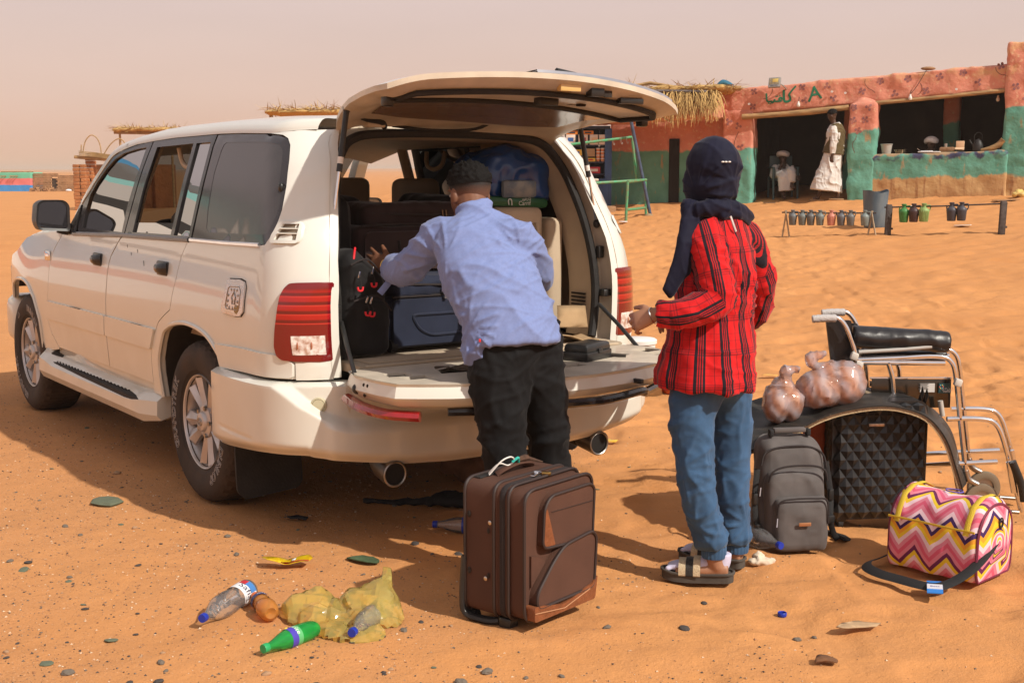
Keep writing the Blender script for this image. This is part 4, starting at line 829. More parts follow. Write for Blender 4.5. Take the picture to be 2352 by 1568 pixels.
    panel('moulding', [(-.920, .776), (-.978, .776), (-.978, .700), (-.920, .700)], PAINT, s, depth=-.010, thick=.014, step=.02)
    # tail lamp wraps the corner
    lp = [(-.9785, 1.106), (-.925, 1.105), (-.904, 1.102), (-.887, 1.08), (-.875, 1.048), (-.869, .989), (-.861, .909), (-.859, .837), (-.866, .801), (-.885, .783), (-.934, .778), (-.9785, .776)]
    tl = panel('tail_lamp', rpoly(lp, .008, 2), LAMP, s, depth=-.020, thick=.035, step=.022)
    panel('reversing_lens', [(-.9775, .886), (-.918, .885), (-.922, .806), (-.9775, .806)], mat('clear_lamp_lens', (.80, .76, .72), rough=.15, col2=(.42, .26, .20), vs=45, coat=1), s, depth=-.0235, thick=.005, p=tl, step=.014)
    for (x, z) in ((-.935, .845), (-.962, .845)): part('bulb', g_ell((x, s*(S_(x, z)+.0245), z), (.009, .003, .016), 8, 6), mat('amber_bulb', (.55, .20, .10), rough=.2, coat=1), tl)
    # flat rear return of the lamp and body corner, up to the opening
    if s > 0:
        ff = [(-.419, 1.089), (-.539, 1.095), (-.581, 1.088), (-.597, 1.065), (-.590, .958), (-.566, .939), (-.508, .934), (-.384, .937), (-.362, .95), (-.372, .989), (-.402, 1.034), (-.408, 1.076)]
        panel('fuel_flap_gap', inset(ff, -.004), DARK, s, depth=-.001, thick=.004)
        fl = panel('fuel_flap', ff, mat('chrome_fuel_flap', (.74, .70, .68), rough=.22, metal=.75, var=.15, vs=12), s, depth=-.010, thick=.010)
        inn = [(-.445, 1.058), (-.545, 1.063), (-.562, 1.045), (-.556, .975), (-.545, .962), (-.425, .960), (-.412, .972), (-.425, 1.02), (-.432, 1.05)]
        P = [(x, S_(x, z)+.0105, z) for x, z in dens(inn, .03)]; part('rib', g_tube(P, .0022, 5, closed=True), STEEL, fl)
        for (x, z) in ((-.465, 1.046), (-.495, 1.047), (-.525, 1.047), (-.541, 1.026), (-.441, 1.02), (-.437, .995), (-.538, .998), (-.43, .975), (-.455, .968), (-.49, .968), (-.53, .975)):
            part('stud', g_ell((x, S_(x, z)+.0105, z), (.005, .003, .007), 8, 5), STEEL, fl)
        em = [(-.480, 1.004), (-.478, 1.018), (-.490, 1.030), (-.497, 1.040), (-.504, 1.030), (-.516, 1.017), (-.514, 1.004), (-.510, 1.004), (-.510, .986), (-.484, .986), (-.484, 1.004)]
        part('emblem', g_tube([(x, S_(x, z)+.0115, z) for x, z in em], .0022, 5, closed=True), STEEL, fl)
        panel('rust_patch', rpoly([(-.517, .985), (-.55, .982), (-.553, .962), (-.535, .945), (-.512, .95), (-.505, .965)], .004), mat('old_paint_patch', (.30, .20, .07), rough=.6), s, depth=-.011, thick=.002, p=fl)
        part('badge', g_box((2.315, S_(2.315, 1.043)+.004, 1.043), (.10, .012, .060), .008), CHROME)
    # vent grille behind the quarter window
    vo = rpoly([(-.776, 1.352), (-.850, 1.353), (-.868, 1.336), (-.884, 1.286), (-.882, 1.263), (-.761, 1.262), (-.754, 1.29)], .010)
    vi = [(-.795, 1.341), (-.855, 1.342), (-.874, 1.276), (-.780, 1.275)]
    vt = panel('vent', vo, PAINT, s, depth=-.010, thick=.012, holes=[vi], step=.03)
    panel('grille', vi, mat('brown_mesh', (.20, .155, .11), rough=.8, var=.4, vs=220), s, depth=-.001, thick=.004, p=vt)
    for z in (1.302, 1.322): part('slat', g_tube([(-.780+(z-1.275)*-.3, s*(S_(-.78, z)+.006), z), (-.83, s*(S_(-.83, z)+.006), z), (-.872+(z-1.276)*.25, s*(S_(-.868, z)+.006), z)], (.0035, .006), 6), PAINT, vt)
    # side step
    y0 = .93; y1 = 1.035
    sec = lambda x, f: [(y0-.02, .46+.02*f), (y0+.01, .44), (y1-.03, .405), (y1, .385), (y1+.004, .33), (y1-.02, .290), (y0-.05, .285)]
    V = []; F = []; xs = [2.50, 2.40, 2.30, 2.15, 1.6, 1.1, .86, .74, .62, .50]
    for i, x in enumerate(xs):
        k = [1.6, 1.25, .9, .15, 0, 0, 0, .25, .9, 1.0][i]; b_ = [.05, .0, 0, 0, 0, 0, 0, 0, .0, .05][i]
        for (y, z) in [(y0-.02, .47), (y0+.012, .435+.025*k), (y1-.025-b_, .398+.030*k), (y1-b_, .382+.026*k), (y1+.003-b_, .335), (y1-.02-b_, .293+.03*b_*10), (y0-.05, .285+b_)]: V.append((x, s*y, z))
    for i in range(len(xs)-1):
        for j in range(6): F.append((i*7+j, i*7+j+1, i*7+8+j, i*7+7+j))
    F += [tuple(range(7)), tuple(range((len(xs)-1)*7, len(xs)*7))]
    st = part('side_step', (V, F), PAINT, sharp=25)
    pad = [(2.22, .845), (2.235, 1.0), (.635, 1.022), (.80, .875)]
    pv = lambda x, y, d: (x, s*(y+.022), .424-d)
    pp = part('tread_pad', shell(pad, lambda x, y, d: (x, s*(y+.012), .425-(y-.85)*.12-d), .02, step=.3), RUBBER, st)
    g = G()
    for i in range(44):
        for j in range(4):
            x = .9+i*.029; y = .885+j*.035+(.006 if i % 2 else 0); g.add(*g_box((x, s*y, .427-(y-.862)*.12), (.011, .007, .006)))
    o = part('grip_stud', g, RUBBER, st); o['kind'] = 'stuff'
    part('step_lamp', shell([(2.33, .935), (2.20, .93), (2.17, .96), (2.31, .985)], lambda x, y, d: (x, s*y, .452-(y-.93)*.35+(x-2.2)*.12-d), .008, step=.2), DARK, st)
    # mud flap, exhaust
    mf = shell(rpoly([(.975, .35), (.978, .14), (.94, .10), (.68, .12), (.655, .15), (.655, .30)], .02), lambda y, z, d: (-.42-.10*(.35-z)-d, s*y, z), .012, step=.06)
    part('mud_flap', mf, RUBBER)
    P = [(-.7, s*.53, .36), (-.95, s*.545, .325), (-1.02, s*.55, .31), (-1.12, s*.556, .294)]
    ex = part('exhaust_pipe', g_tube(P, [.040, .044, .055, .058], 20, cap=False), STEEL)
    part('rolled_lip', g_tube([(-1.1185, s*.556+.052*cos(a)*s, .294+.052*sin(a)) for a in np.linspace(0, 2*pi, 24)[:-1]], .005, 6, closed=True), STEEL, ex)
    part('soot', g_tube([(-1.115, s*.556, .294), (-.9, s*.54, .32)], .049, 16), mat('soot', (.012, .010, .009), rough=.95), ex)
    # door mirror
    my = S_(1.9, 1.25)
    if 1:
        g = G(); oc = rpoly([(.955, 1.205), (1.135, 1.215), (1.15, 1.262), (1.138, 1.37), (1.11, 1.388), (.985, 1.388), (.955, 1.36)], .02, 3)
        k = len(oc); cx_ = sum(p_[0] for p_ in oc)/k; cz_ = sum(p_[1] for p_ in oc)/k; V = []; F = []
        for (dx, sc) in ((1.93, .86), (1.925, 1.0), (2.0, 1.0), (2.05, .9), (2.075, .6)):
            V += [(dx, s*(cx_+(a-cx_)*sc), cz_+(b-cz_)*sc) for a, b in oc]
        for i in range(4): F += [(i*k+j, i*k+(j+1) % k, i*k+k+(j+1) % k, i*k+k+j) for j in range(k)]
        F += [tuple(range(4*k, 5*k))]
        mi = part('door_mirror', (V, F), mat('mirror_shell_black', (.02, .02, .021), rough=.4))
        part('mirror_glass', ([(1.934, s*(cx_+(a-cx_)*.87), cz_+(b-cz_)*.87) for a, b in oc], [tuple(range(k))]), mat('mirror_glass', (.16, .17, .19), rough=.03, metal=1), mi, sharp=None)
        part('mirror_arm', g_tube(spline([(1.98, s*1.01, 1.23), (1.97, s*.95, 1.215), (1.94, s*(my-.03), 1.225)], 4), (.035, .022), 10, up=(0, 0, 1)), PLASTIC, mi)
        part('sail_panel', shell([(1.84, 1.2), (2.0, 1.2), (1.845, 1.36)], lambda x, z, d: (x, s*(S_(x, z)+.003-d), z), .015), BLACKGLOSS, mi)
# roof, cant rails, pillars
V = []; F = []; xs = list(np.linspace(-.665, 1.375, 32)); prof_n = None
for x in xs:
    zt = zt_(x); s0 = S_(x, zt); zc = float(np.interp(x, [-.665, -.45, 0, .8, 1.375], [1.806, 1.820, 1.832, 1.815, 1.745]))
    half = spline([(s0, zt, 0), (s0-.008, zt+.022, 0), (s0-.035, zt+.047, 0), (s0-.10, min(zc-.02, zt+.066), 0), (.42, zc-.008, 0), (0, zc, 0)], 4)
    row = [(x, p_.x, p_.y) for p_ in half]+[(x, -p_.x, p_.y) for p_ in half[-2::-1]]; prof_n = len(row); V += row
for i in range(len(xs)-1): F += [(i*prof_n+j, i*prof_n+j+1, (i+1)*prof_n+j+1, (i+1)*prof_n+j) for j in range(prof_n-1)]
part('roof', (V, F), PAINT, sharp=60)
for s in (1, -1):
    a = [(1.33, 1.681), (1.519, 1.640), (1.646, 1.545), (1.774, 1.43), (1.85, 1.36), (1.90, 1.22)]; b_ = [(1.33, 1.73), (1.574, 1.685), (1.72, 1.58), (1.86, 1.455), (1.98, 1.335), (2.12, 1.19)]
    V = []; F = []
    for (p_, q_) in zip(spline([(x, z, 0) for x, z in a], 4), spline([(x, z, 0) for x, z in b_], 4)):
        V += [(p_.x, s*S_(p_.x, p_.y), p_.y), ((p_.x*.6+q_.x*.4), s*(S_(p_.x, p_.y)-.002), p_.y*.6+q_.y*.4), (q_.x, s*(S_(p_.x, p_.y)-.04), q_.y), (q_.x-.03, s*(S_(p_.x, p_.y)-.09), q_.y-.02), (p_.x, s*(S_(p_.x, p_.y)-.07), p_.y)]
    n_ = len(V)//5; F = [(i*5+j, i*5+(j+1) % 5, i*5+5+(j+1) % 5, i*5+5+j) for i in range(n_-1) for j in range(5)]; part('windscreen_pillar', (V, F), PAINT, sharp=50)
V = []; F = []
for i in range(8):
    x = 1.36+(2.16-1.36)*i/7; z = 1.74+(1.19-1.74)*(i/7)**1.15
    for j in range(9): y = -.70+1.4*j/8; V.append((x+.10*(1-(y/.7)**2), y*(1+.10*i/7), z))
F = [(i*9+j, i*9+j+1, i*9+10+j, i*9+9+j) for i in range(7) for j in range(8)]; part('windscreen', (V, F), SCREEN)
# bonnet and front end
V = []; F = []; xs = [2.10, 2.3, 2.574, 2.884, 3.048, 3.2, 3.5, 3.64]; zs = [1.195, 1.185, 1.172, 1.13, 1.08, 1.032, .98, .88]
for x, z in zip(xs, zs):
    e0 = S_(x, z)-.012
    half = spline([(e0, z-.01, 0), (e0-.015, z+.008, 0), (e0-.07, z+.022, 0), (.5, z+.035, 0), (0, z+.042, 0)], 3); row = [(x, p_.x, p_.y) for p_ in half]+[(x, -p_.x, p_.y) for p_ in half[-2::-1]]; k = len(row); V += row
F = [(i*k+j, i*k+j+1, (i+1)*k+j+1, (i+1)*k+j) for i in range(len(xs)-1) for j in range(k-1)]; part('bonnet', (V, F), PAINT)
part('front_bumper', g_box((3.62, 0, .53), (.30, 1.78, .34), .08, 3), PAINT)
part('radiator_grille', g_box((3.64, 0, .82), (.05, 1.0, .2), .02), CHROME)
for s in (1, -1): part('headlamp', g_box((3.60, s*.70, .84), (.10, .34, .17), .03), CLEAR)
part('engine_bay', g_box((2.9, 0, .75), (1.2, 1.05, .5)), DARK); part('underbody', g_box((1.25, 0, .42), (4.3, 1.15, .16), .03), DARK)
for s in (1, -1): part('sill', g_box((1.4, s*.90, .475), (1.75, .10, .09), .02), PAINT)
# rear body opening: jamb, weatherstrip, trim
def ring(o, n=60):
    """outer body edge (o=0) -> opening lip (o=1)"""
    outer = [(XR_(z), S_(XR_(z)+.002, z), z) for z in (.715, .85, 1.0, 1.15, 1.3, 1.45, 1.6, 1.71)]+[(-.667, .50, 1.778), (-.665, .42, 1.790), (-.665, .22, 1.800), (-.665, 0, 1.804)]
    inner = [(-.90, .675, .775), (-.887, .70, .88), (-.889, .702, 1.013), (-.866, .696, 1.176), (-.828, .673, 1.338), (-.778, .642, 1.48), (-.735, .612, 1.58), (-.70, .555, 1.668), (-.685, .50, 1.703), (-.672, .42, 1.720), (-.66, .22, 1.730), (-.655, 0, 1.733)]
    return [tuple(a*(1-o)+b*o for a, b in zip(p_, q_)) for p_, q_ in zip(outer, inner)]
def full(h): return h+[(x, -y, z) for x, y, z in h[-2::-1]]
rows = []
for o, dx in ((0, 0), (.12, .012), (.25, .03), (.5, .04), (.8, .015), (1, 0)):
    rows.append(spline([(x+dx*(1 if o not in (0, 1) else 0), y, z) for x, y, z in full(ring(o))], 3))
k = len(rows[0]); V = [p_ for r_ in rows for p_ in r_]; F = [(i*k+j, i*k+j+1, i*k+k+j+1, i*k+k+j) for i in range(len(rows)-1) for j in range(k-1)]
jamb = part('door_jamb', (V, F), INNER)
lip = spline(full(ring(1)), 4)
part('weatherstrip', g_tube([(p_.x-.008, p_.y, p_.z) for p_ in lip], .021, 8), RUBBER, jamb)
V = []; F = []; m_ = len(lip)
for (dx, sc, dz) in ((0, .985, -.006), (.10, .965, -.022), (.16, .96, -.028), (.18, 1.0, 0.0)): V += [(p_.x+dx, p_.y*sc, .78+(p_.z-.78)*(1+dz)) for p_ in lip]
F = [(i*m_+j, i*m_+j+1, i*m_+m_+j+1, i*m_+m_+j) for i in range(3) for j in range(m_-1)]; part('opening_trim', (V, F), BEIGE)
for s in (1, -1):
    part('bump_stop', g_box((-.90, s*.725, 1.18), (.03, .035, .06), .008), PLASTIC); part('striker_latch', g_box((-.93, s*.735, .985), (.05, .05, .035), .008), PLASTIC)
    part('side_trim', shell([(-.87, .76), (1.0, .76), (1.0, 1.22), (-.87, 1.24)], lambda x, z, d: (x, s*(min(.85, S_(x, z)-.14)-d), z), .02, step=.2), BEIGE)
    up = [(-.82, 1.24), (.10, 1.235), (.12, 1.72), (-.62, 1.70)]; ho = [(-.60, 1.29), (-.06, 1.28), (.0, 1.66), (-.46, 1.655)]
    part('window_trim', shell(up, lambda x, z, d: (x, s*(S_(x, z)-.06-d), z), .02, [ho], step=.15), BEIGE)
    # pillars between the windows
    for x in (.13, 1.03): part('pillar_trim', g_tube([(x+.02, s*(S_(x, 1.22)-.05), 1.2), (x, s*(S_(x, 1.45)-.05), 1.45), (x-.03, s*(S_(x, 1.70)-.06), 1.70)], (.05, .022), 10, up=(1, 0, 0)), BEIGE)
    for x in (.15, .62):
        P = [(x+.10, s*(S_(x, 1.66)-.07), 1.675), (x+.08, s*(S_(x, 1.6)-.10), 1.60), (x, s*(S_(x, 1.58)-.11), 1.575), (x-.08, s*(S_(x, 1.6)-.10), 1.60), (x-.10, s*(S_(x, 1.66)-.07), 1.675)]
        part('grab_handle', g_tube(spline(P, 4), .013, 8), BEIGE)
V = []; F = []; xs = np.linspace(-.62, 1.4, 12)
for x in xs:
    zc = float(np.interp(x, [-.66, 0, 1.0, 1.4], [1.728, 1.755, 1.74, 1.66]))
    for y in np.linspace(-.76, .76, 11): V.append((x, y, zc-.05*(y/.76)**4))
F = [(i*11+j, i*11+j+1, i*11+12+j, i*11+11+j) for i in range(11) for j in range(10)]; part('headliner', (V, F), HEADL)
part('roof_vent', g_box((-.1, .52, 1.725), (.16, .09, .02), .008), PLASTIC)
part('cargo_floor', g_box((-.45, 0, .745), (1.3, 1.42, .04), .01), mat('cargo_carpet', (.36, .29, .21), rough=.95, var=.2, vs=30))
g = G()
for i in range(9): g.add(*g_box((-1.07+i*.016, 0, .768), (.007, 1.30, .006), .002))
part('sill_plate', g_box((-1.02, 0, .758), (.17, 1.36, .012), .004), BEIGE); part('sill_rib', g, BEIGE)
def seat(x, y, w_, rz=0., h=1.0):
    t = G(); b = part('seat', g_box((x, y, .86), (.5, w_, .18), .05, 3), BEIGE)
    part('backrest', g_box((x-.24, y, 1.06), (.13, w_*.95, .56), .05, 3, R=rot('Y', .12)), BEIGE, b)
    for yy in ([y] if w_ < .7 else [y-w_*.28, y+w_*.28]):
        part('headrest', g_box((x-.31, yy, 1.43), (.11, .27, .19), .045, 3), BEIGE, b)
    return b
seat(1.35, .40, .5); seat(1.35, -.40, .5); seat(.50, 0, 1.25)
part('seat_screen', g_box((1.0, .40, 1.37), (.02, .20, .10), .006), mat('seat_screen_dark', (.05, .06, .06), rough=.2))
P = [(1.93+.0*c, .40+.18*cos(a), 1.08+.18*sin(a)) for c, a in [(0, a_) for a_ in np.linspace(0, 2*pi, 25)[:-1]]]
part('steering_wheel', g_tube([(1.86-.25*(p_[2]-1.08), p_[1], p_[2]) for p_ in P], .014, 8, closed=True), PLASTIC)
part('dashboard', g_box((2.05, 0, 1.0), (.3, 1.5, .28), .06), PLASTIC)
# folded third-row seat
fs = part('folded_seat', g_box((-.50, -.385, 1.085), (.42, .30, .62), .04, 4), BEIGE)
part('seat_handle', g_tube(spline([(-.71, -.47, 1.30), (-.735, -.47, 1.28), (-.735, -.47, 1.0), (-.71, -.47, .97)], 3), (.016, .012), 8), BEIGE, fs)
part('cushion', g_box((-.52, -.60, 1.06), (.40, .10, .56), .035, 3), BEIGE, fs)
part('seat_latch', g_box((-.712, -.33, 1.28), (.008, .07, .09), .004), BEIGE, fs)
g = G()
for i in range(9): g.add(*g_box((-.80, -.675, .83+i*.018), (.10, .012, .008)))
part('speaker_grille', g, DARK)
# rear bumper: cross-sections along a path round the back
path = [(-.335, .972), (-.45, .985), (-.65, .985), (-.80, .970), (-.92, .925), (-1.00, .85), (-1.045, .74), (-1.065, .6), (-1.08, .4), (-1.09, .2), (-1.092, 0)]
path = path+[(x, -y) for x, y in path[-2::-1]]
PS = spline([(x, y, 0) for x, y in path], 10); V = []; F = []; nz = 44; n_ = len(PS)
for i, p_ in enumerate(PS):
    a = PS[max(i-1, 0)]; b_ = PS[min(i+1, n_-1)]; t = (b_-a).normalized(); nn = Vector((t.y, -t.x, 0)); nn = nn if nn.dot(Vector((p_.x+.2, p_.y*.5, 0))) > 0 else -nn
    ay = abs(p_.y); side_ = sstep(-.75, -.35, p_.x)
    ztop = .692; zb = float(np.interp(ay if p_.x < -.98 else .9, [0, .3, .5, .8, .9], [.318, .320, .332, .375, .392])); zb = zb if p_.x < -.95 else float(np.interp(p_.x, [-.95, -.8, -.335], [.392, .384, .345]))
    zc = float(np.interp(ay, [0, .35, .6, .74, .82, .89, .95], [.515, .515, .512, .520, .550, .61, .69])) if p_.x < -.72 else float(np.interp(p_.x, [-.72, -.60], [.69, .75]))
    cen = float(sstep(.83, .80, ay))*(1 if p_.x < -.9 else 0)
    for j in range(nz):
        u = j/(nz-1); z = ztop+(zb-ztop)*u
        o = -.030*float(sstep(.016, 0, ztop-z))
        o += .060*float(sstep(zc+.020, zc-.010, z))+.004*float(sstep(zc+.10, zc, z))
        o += .018*cen*float(sstep(zc-.004, zc-.03, z))
        o -= .05*float(sstep(zb+.06, zb-.01, z))**1.5
        o -= .004*float(sstep(.012, .004, abs(z-(.45+.03*(p_.x+.4)))))*(1 if -.75 < p_.x < -.42 else 0)
        V.append((p_.x+nn.x*o, p_.y+nn.y*o, z))
for i in range(n_-1): F += [(i*nz+j, i*nz+j+1, (i+1)*nz+j+1, (i+1)*nz+j) for j in range(nz-1)]
k0 = len(V)
for p_ in PS: V.append((p_.x*.86, p_.y*.86, .676))
F += [(i*nz, (i+1)*nz, k0+i+1, k0+i) for i in range(n_-1)]
bump = part('rear_bumper', (V, F), PAINT, sharp=55)
QS = [p_ for p_ in PS if p_.x > -.90 and p_.y > 0]; V = []
for p_ in QS: V += [(p_.x*.975, p_.y*.975, .655), (p_.x*.975, p_.y*.975, .73)]
part('bumper_gap', (V, [(2*i, 2*i+2, 2*i+3, 2*i+1) for i in range(len(QS)-1)]), DARK, bump)
for (y, z, r, m2, x) in ((.867-.02, .601, .030, mat('cream_cap', (.48, .44, .30), rough=.4), -1.0), (-.85, .60, .030, MATS['cream_cap'], -1.0), (.66, .413, .028, mat('pink_reflector', (.55, .20, .16), rough=.2, var=.4, vs=90, coat=1), -1.115), (-.66, .425, .028, MATS['pink_reflector'], -1.115), (.83, .45, .016, PAINT, -1.065), (.237, .425, .016, PAINT, -1.14), (-.237, .425, .016, PAINT, -1.14), (-.80, .45, .016, PAINT, -1.075)):
    nn = Vector((-1, .35*y, 0)).normalized() if abs(y) < .8 else Vector((-1, .9*y, 0)).normalized()
    Mx = Matrix.Translation((x, y, z)) @ nn.to_track_quat('Z', 'Y').to_matrix().to_4x4()
    part('parking_sensor' if r < .02 else 'round_lamp', g_lathe([(0, .016), (r*.8, .014), (r*.84, .009), (r*.95, .012), (r*1.1, .010), (r*1.25, -.012)], 20, Mx), m2, bump)
g = G(); g.add(*g_box((-1.0, .45, .62), (.10, .5, .12))); g.add(*g_box((-1.0, -.45, .62), (.10, .5, .12))); g.add(*g_box((-1.0, 0, .60), (.10, 1.5, .18), .02)); part('bumper_beam', g, INNER)
# tailgate folded down
half = [(-1.10, .70), (-1.13, .765), (-1.25, .80), (-1.42, .80), (-1.53, .785), (-1.585, .72), (-1.655, .62), (-1.73, .45), (-1.77, .24), (-1.775, 0)]
poly = half+[(-1.745, -.20), (-1.68, -.40), (-1.58, -.55), (-1.48, -.65), (-1.38, -.71), (-1.25, -.74), (-1.13, -.73), (-1.10, -.68)]
tz = lambda x: .752-.012*(x+1.1)
holes = []
for s in (1, -1):
    holes += [[(-1.27, s*.70), (-1.36, s*.72), (-1.38, s*.62), (-1.28, s*.60)], [(-1.40, s*.70), (-1.47, s*.69), (-1.48, s*.58), (-1.40, s*.58)], [(-1.30, s*.46), (-1.40, s*.50), (-1.44, s*.30), (-1.34, s*.22), (-1.27, s*.28)]]
holes.append([(-1.50, .14), (-1.56, .14), (-1.56, -.12), (-1.50, -.12)])
tg = part('tailgate', shell(poly, lambda x, y, d: (x, y, tz(x)-d), .012, holes, step=.045), INNER, sharp=30)
big = inset(poly, -.012)
V = []; F = []; k = len(big)
rows = [(0, .0), (-.008, .012), (-.002, .03), (.004, .055), (-.02, .085), (-.05, .10)]
bp_ = [Vector(p_) for p_ in big]; ins = [inset(poly, -.012-o) for o, d in rows]
for (o, d), pl in zip(rows, ins): V += [(x, y, tz(x)-d) for x, y in pl]
F = [(i*k+j, i*k+(j+1) % k, i*k+k+(j+1) % k, i*k+k+j) for i in range(len(rows)-1) for j in range(k)]+[tuple(range((len(rows)-1)*k, len(rows)*k))]
part('outer_skin', (V, F), PAINT, tg, sharp=35)
part('cavity', shell(inset(poly, .03), lambda x, y, d: (x, y, tz(x)-.05-d), .01, step=.2), DARK, tg)
for s in (1, -1):
    V = []; P = spline([(-1.12, s*.775, .640), (-1.28, s*.80, .632), (-1.46, s*.785, .628), (-1.56, s*.70, .625)] if s > 0 else [(-1.12, -.72, .640), (-1.26, -.735, .632), (-1.38, -.71, .628), (-1.46, -.66, .625)], 4)
    part('reflector_strip', g_tube(P, (.022, .03), 8, up=(0, 0, 1)), RED, tg)
    part('hinge_stay', g_tube([(-.93, s*.70, .93), (-1.05, s*.735, .83), (-1.24, .79 if s > 0 else -.74, .70)], .010, 8), PLASTIC)
    part('stay_pivot', g_ell((-1.245, .80 if s > 0 else -.745, .700), (.022, .022, .022), 12, 8), PLASTIC, tg)
    for (dx, dz) in ((-.07, .02), (-.10, .02), (-.075, -.02)): part('bolt', g_ell((-1.245+dx, s*.808, .705+dz), (.008, .006, .008), 8, 6), DARK, tg)
part('handle', g_box((-1.77, -.22, .71), (.05, .02, .02), .004, R=rot('Z', .2)), PLASTIC, tg)
part('lower_trim', g_tube(spline([(-1.60, .60, .642), (-1.72, .36, .640), (-1.75, .30, .655), (-1.80, 0, .655), (-1.72, -.28, .655), (-1.68, -.34, .640), (-1.55, -.55, .642)], 5), (.018, .02), 8), BLACKGLOSS, tg)
for (x0, y0_, x1, y1_) in ((-1.33, .30, -1.45, .12), (-1.38, .22, -1.30, .02), (-1.36, -.2, -1.46, -.42)):
    P = spline([(x0, y0_, tz(x0)+.004), ((x0+x1)/2+.03, (y0_+y1_)/2, tz(x0)+.012), (x1, y1_, tz(x1)+.004)], 5); part('cable', g_tube(P, .006, 6), DARK, tg)
for s_ in (.30, -.15): part('torn_liner', shell(rpoly([(-1.22, s_), (-1.26, s_+.16), (-1.35, s_+.13), (-1.38, s_-.02), (-1.29, s_-.08)], .03), lambda x, y, d: (x, y, tz(x)+.004+.008*sin(x*60+y*30)-d), .003, step=.03), mat('torn_foam', (.11, .075, .05), rough=.9, var=.5, vs=30), tg)
# liftgate raised
def lg(sx_, y, d):
    """sx_: 0 at the hinge .. 1 at the rear edge; y in -.76...76 scaled to the local half width; d: depth below the outer skin"""
    v = y/.76; hw = .578+.168*min(1, sx_*1.15)**.8; ay = abs(v); L0 = .735+.17*(1-ay*ay); x = -.672-L0*sx_-.01*(ay < .99)
    z = float(np.interp(sx_, [0, .06, .18, .38, .65, 1.0], [1.770, 1.812, 1.848, 1.874, 1.886, 1.890]))-.05*max(0, (ay-.78)/.22)**2*(1-.5*sx_)
    y = v*hw; return Vector((x, y, z+.034*y+.055*(1-ay*ay)*(.25+.75*sx_)-d))
ny_, ns_ = 40, 16; V = []; F = []
for (lay) in (0, 1):
    for i in range(ns_+1):
        for j in range(ny_+1):
            u = i/ns_; y = -.76+1.52*j/ny_; e_ = max(0, 1-abs(y)/.76); edge = min(1, e_*12)*min(1, (1-u)*9)
            dd = 0 if lay == 0 else .022+.045*edge*min(1, u*6+.25)
            V.append(lg(u, y, dd))
n1 = (ns_+1)*(ny_+1); ix = lambda l, i, j: l*n1+i*(ny_+1)+j
top = [(ix(0, i, j), ix(0, i, j+1), ix(0, i+1, j+1), ix(0, i+1, j)) for i in range(ns_) for j in range(ny_)]
bot = [(ix(1, i, j), ix(1, i+1, j), ix(1, i+1, j+1), ix(1, i, j+1)) for i in range(ns_) for j in range(ny_)]
rim = [(ix(0, ns_, j), ix(0, ns_, j+1), ix(1, ns_, j+1), ix(1, ns_, j)) for j in range(ny_)]+[(ix(0, 0, j), ix(0, 0, j+1), ix(1, 0, j+1), ix(1, 0, j)) for j in range(ny_)]
rim += [(ix(0, i, j), ix(0, i+1, j), ix(1, i+1, j), ix(1, i, j)) for i in range(ns_) for j in (0, ny_)]
lgo = new('liftgate', V, top+bot+rim, None, car, mats=[PAINT, INNER], fm=[0]*len(top)+[1]*(len(bot)+len(rim)), sharp=40)
def lu(u, y, off=0.): 
    e_ = max(0, 1-abs(y)/.76); edge = min(1, e_*12)*min(1, (1-u)*9); return lg(u, y, .022+.045*edge*min(1, u*6+.25)+off)
loop = [(.60, y) for y in np.linspace(-.60, .60, 25)]+[(u, .66) for u in np.linspace(.63, .86, 6)]+[(.90, y) for y in np.linspace(.62, -.62, 25)]+[(u, -.66) for u in np.linspace(.86, .63, 6)]
part('weatherstrip', g_tube([lu(u, y, .006) for u, y in loop], (.012, .016), 8, closed=True), RUBBER, lgo)
V = []; F = []; us = np.linspace(.59, .20, 9)
for i, u in enumerate(us):
    for j in range(25): y = -.60+1.2*j/24; V.append(lu(u+.05*(1-(y/.6)**4)*-i/8*1.2, y, .006))
F = [(i*25+j, i*25+j+1, i*25+26+j, i*25+25+j) for i in range(8) for j in range(24)]
part('rear_window', (V, F), mat('hatch_glass_inside', (.20, .14, .105), rough=.25, coat=.3), lgo)
def fit(name, u, y, sz, m2, bev=.004, off=.004): part(name, g_box(lu(u, y, off), sz, bev), m2, lgo)
fit('courtesy_lamp', .955, -.02, (.03, .105, .03), mat('amber_lens', (.62, .42, .16), rough=.25, coat=.6)); fit('lock', .95, -.17, (.04, .07, .04), PLASTIC); fit('lock_hole', .95, -.235, (.03, .04, .03), DARK, 0)
fit('pull_handle', .945, -.40, (.03, .13, .026), PLASTIC, .006, .010); fit('latch', .76, -.04, (.05, .10, .035), PLASTIC, .008, .012); fit('slot', .73, -.27, (.03, .035, .012), DARK)
fit('info_sticker', .68, -.27, (.035, .055, .002), mat('sticker', (.55, .47, .38), rough=.5, var=.5, vs=160), 0, .001)
fit('stop_block', .78, .695, (.05, .04, .05), PLASTIC, .01, .004); fit('stop_block', .75, -.70, (.05, .04, .05), PLASTIC, .01, .004)
g = G()
for j in range(12): 
    y = .10-.60*j/11; a = lg(.90, y, -.006); g.add(*g_box(a, (.05, .022, .007), .002))
V = []; F = []
for j in range(21):
    y = .16-.86*j/20
    for (u, d) in ((.99, -.002), (.985, -.014), (.84, -.012), (.84, .0)): V.append(lg(u, y, d))
F = [(j*4+i, j*4+i+1, j*4+5+i, j*4+4+i) for j in range(20) for i in range(3)]
part('garnish', (V, F), CHROME, lgo); o = part('emblem_letters', g, CHROME, lgo); o['kind'] = 'stuff'
part('wiper_arm', g_tube([lg(.86, -.02, -.03), lg(.86, -.12, -.022), lg(.86, -.2, -.015)], (.016, .012), 8), PLASTIC, lgo)
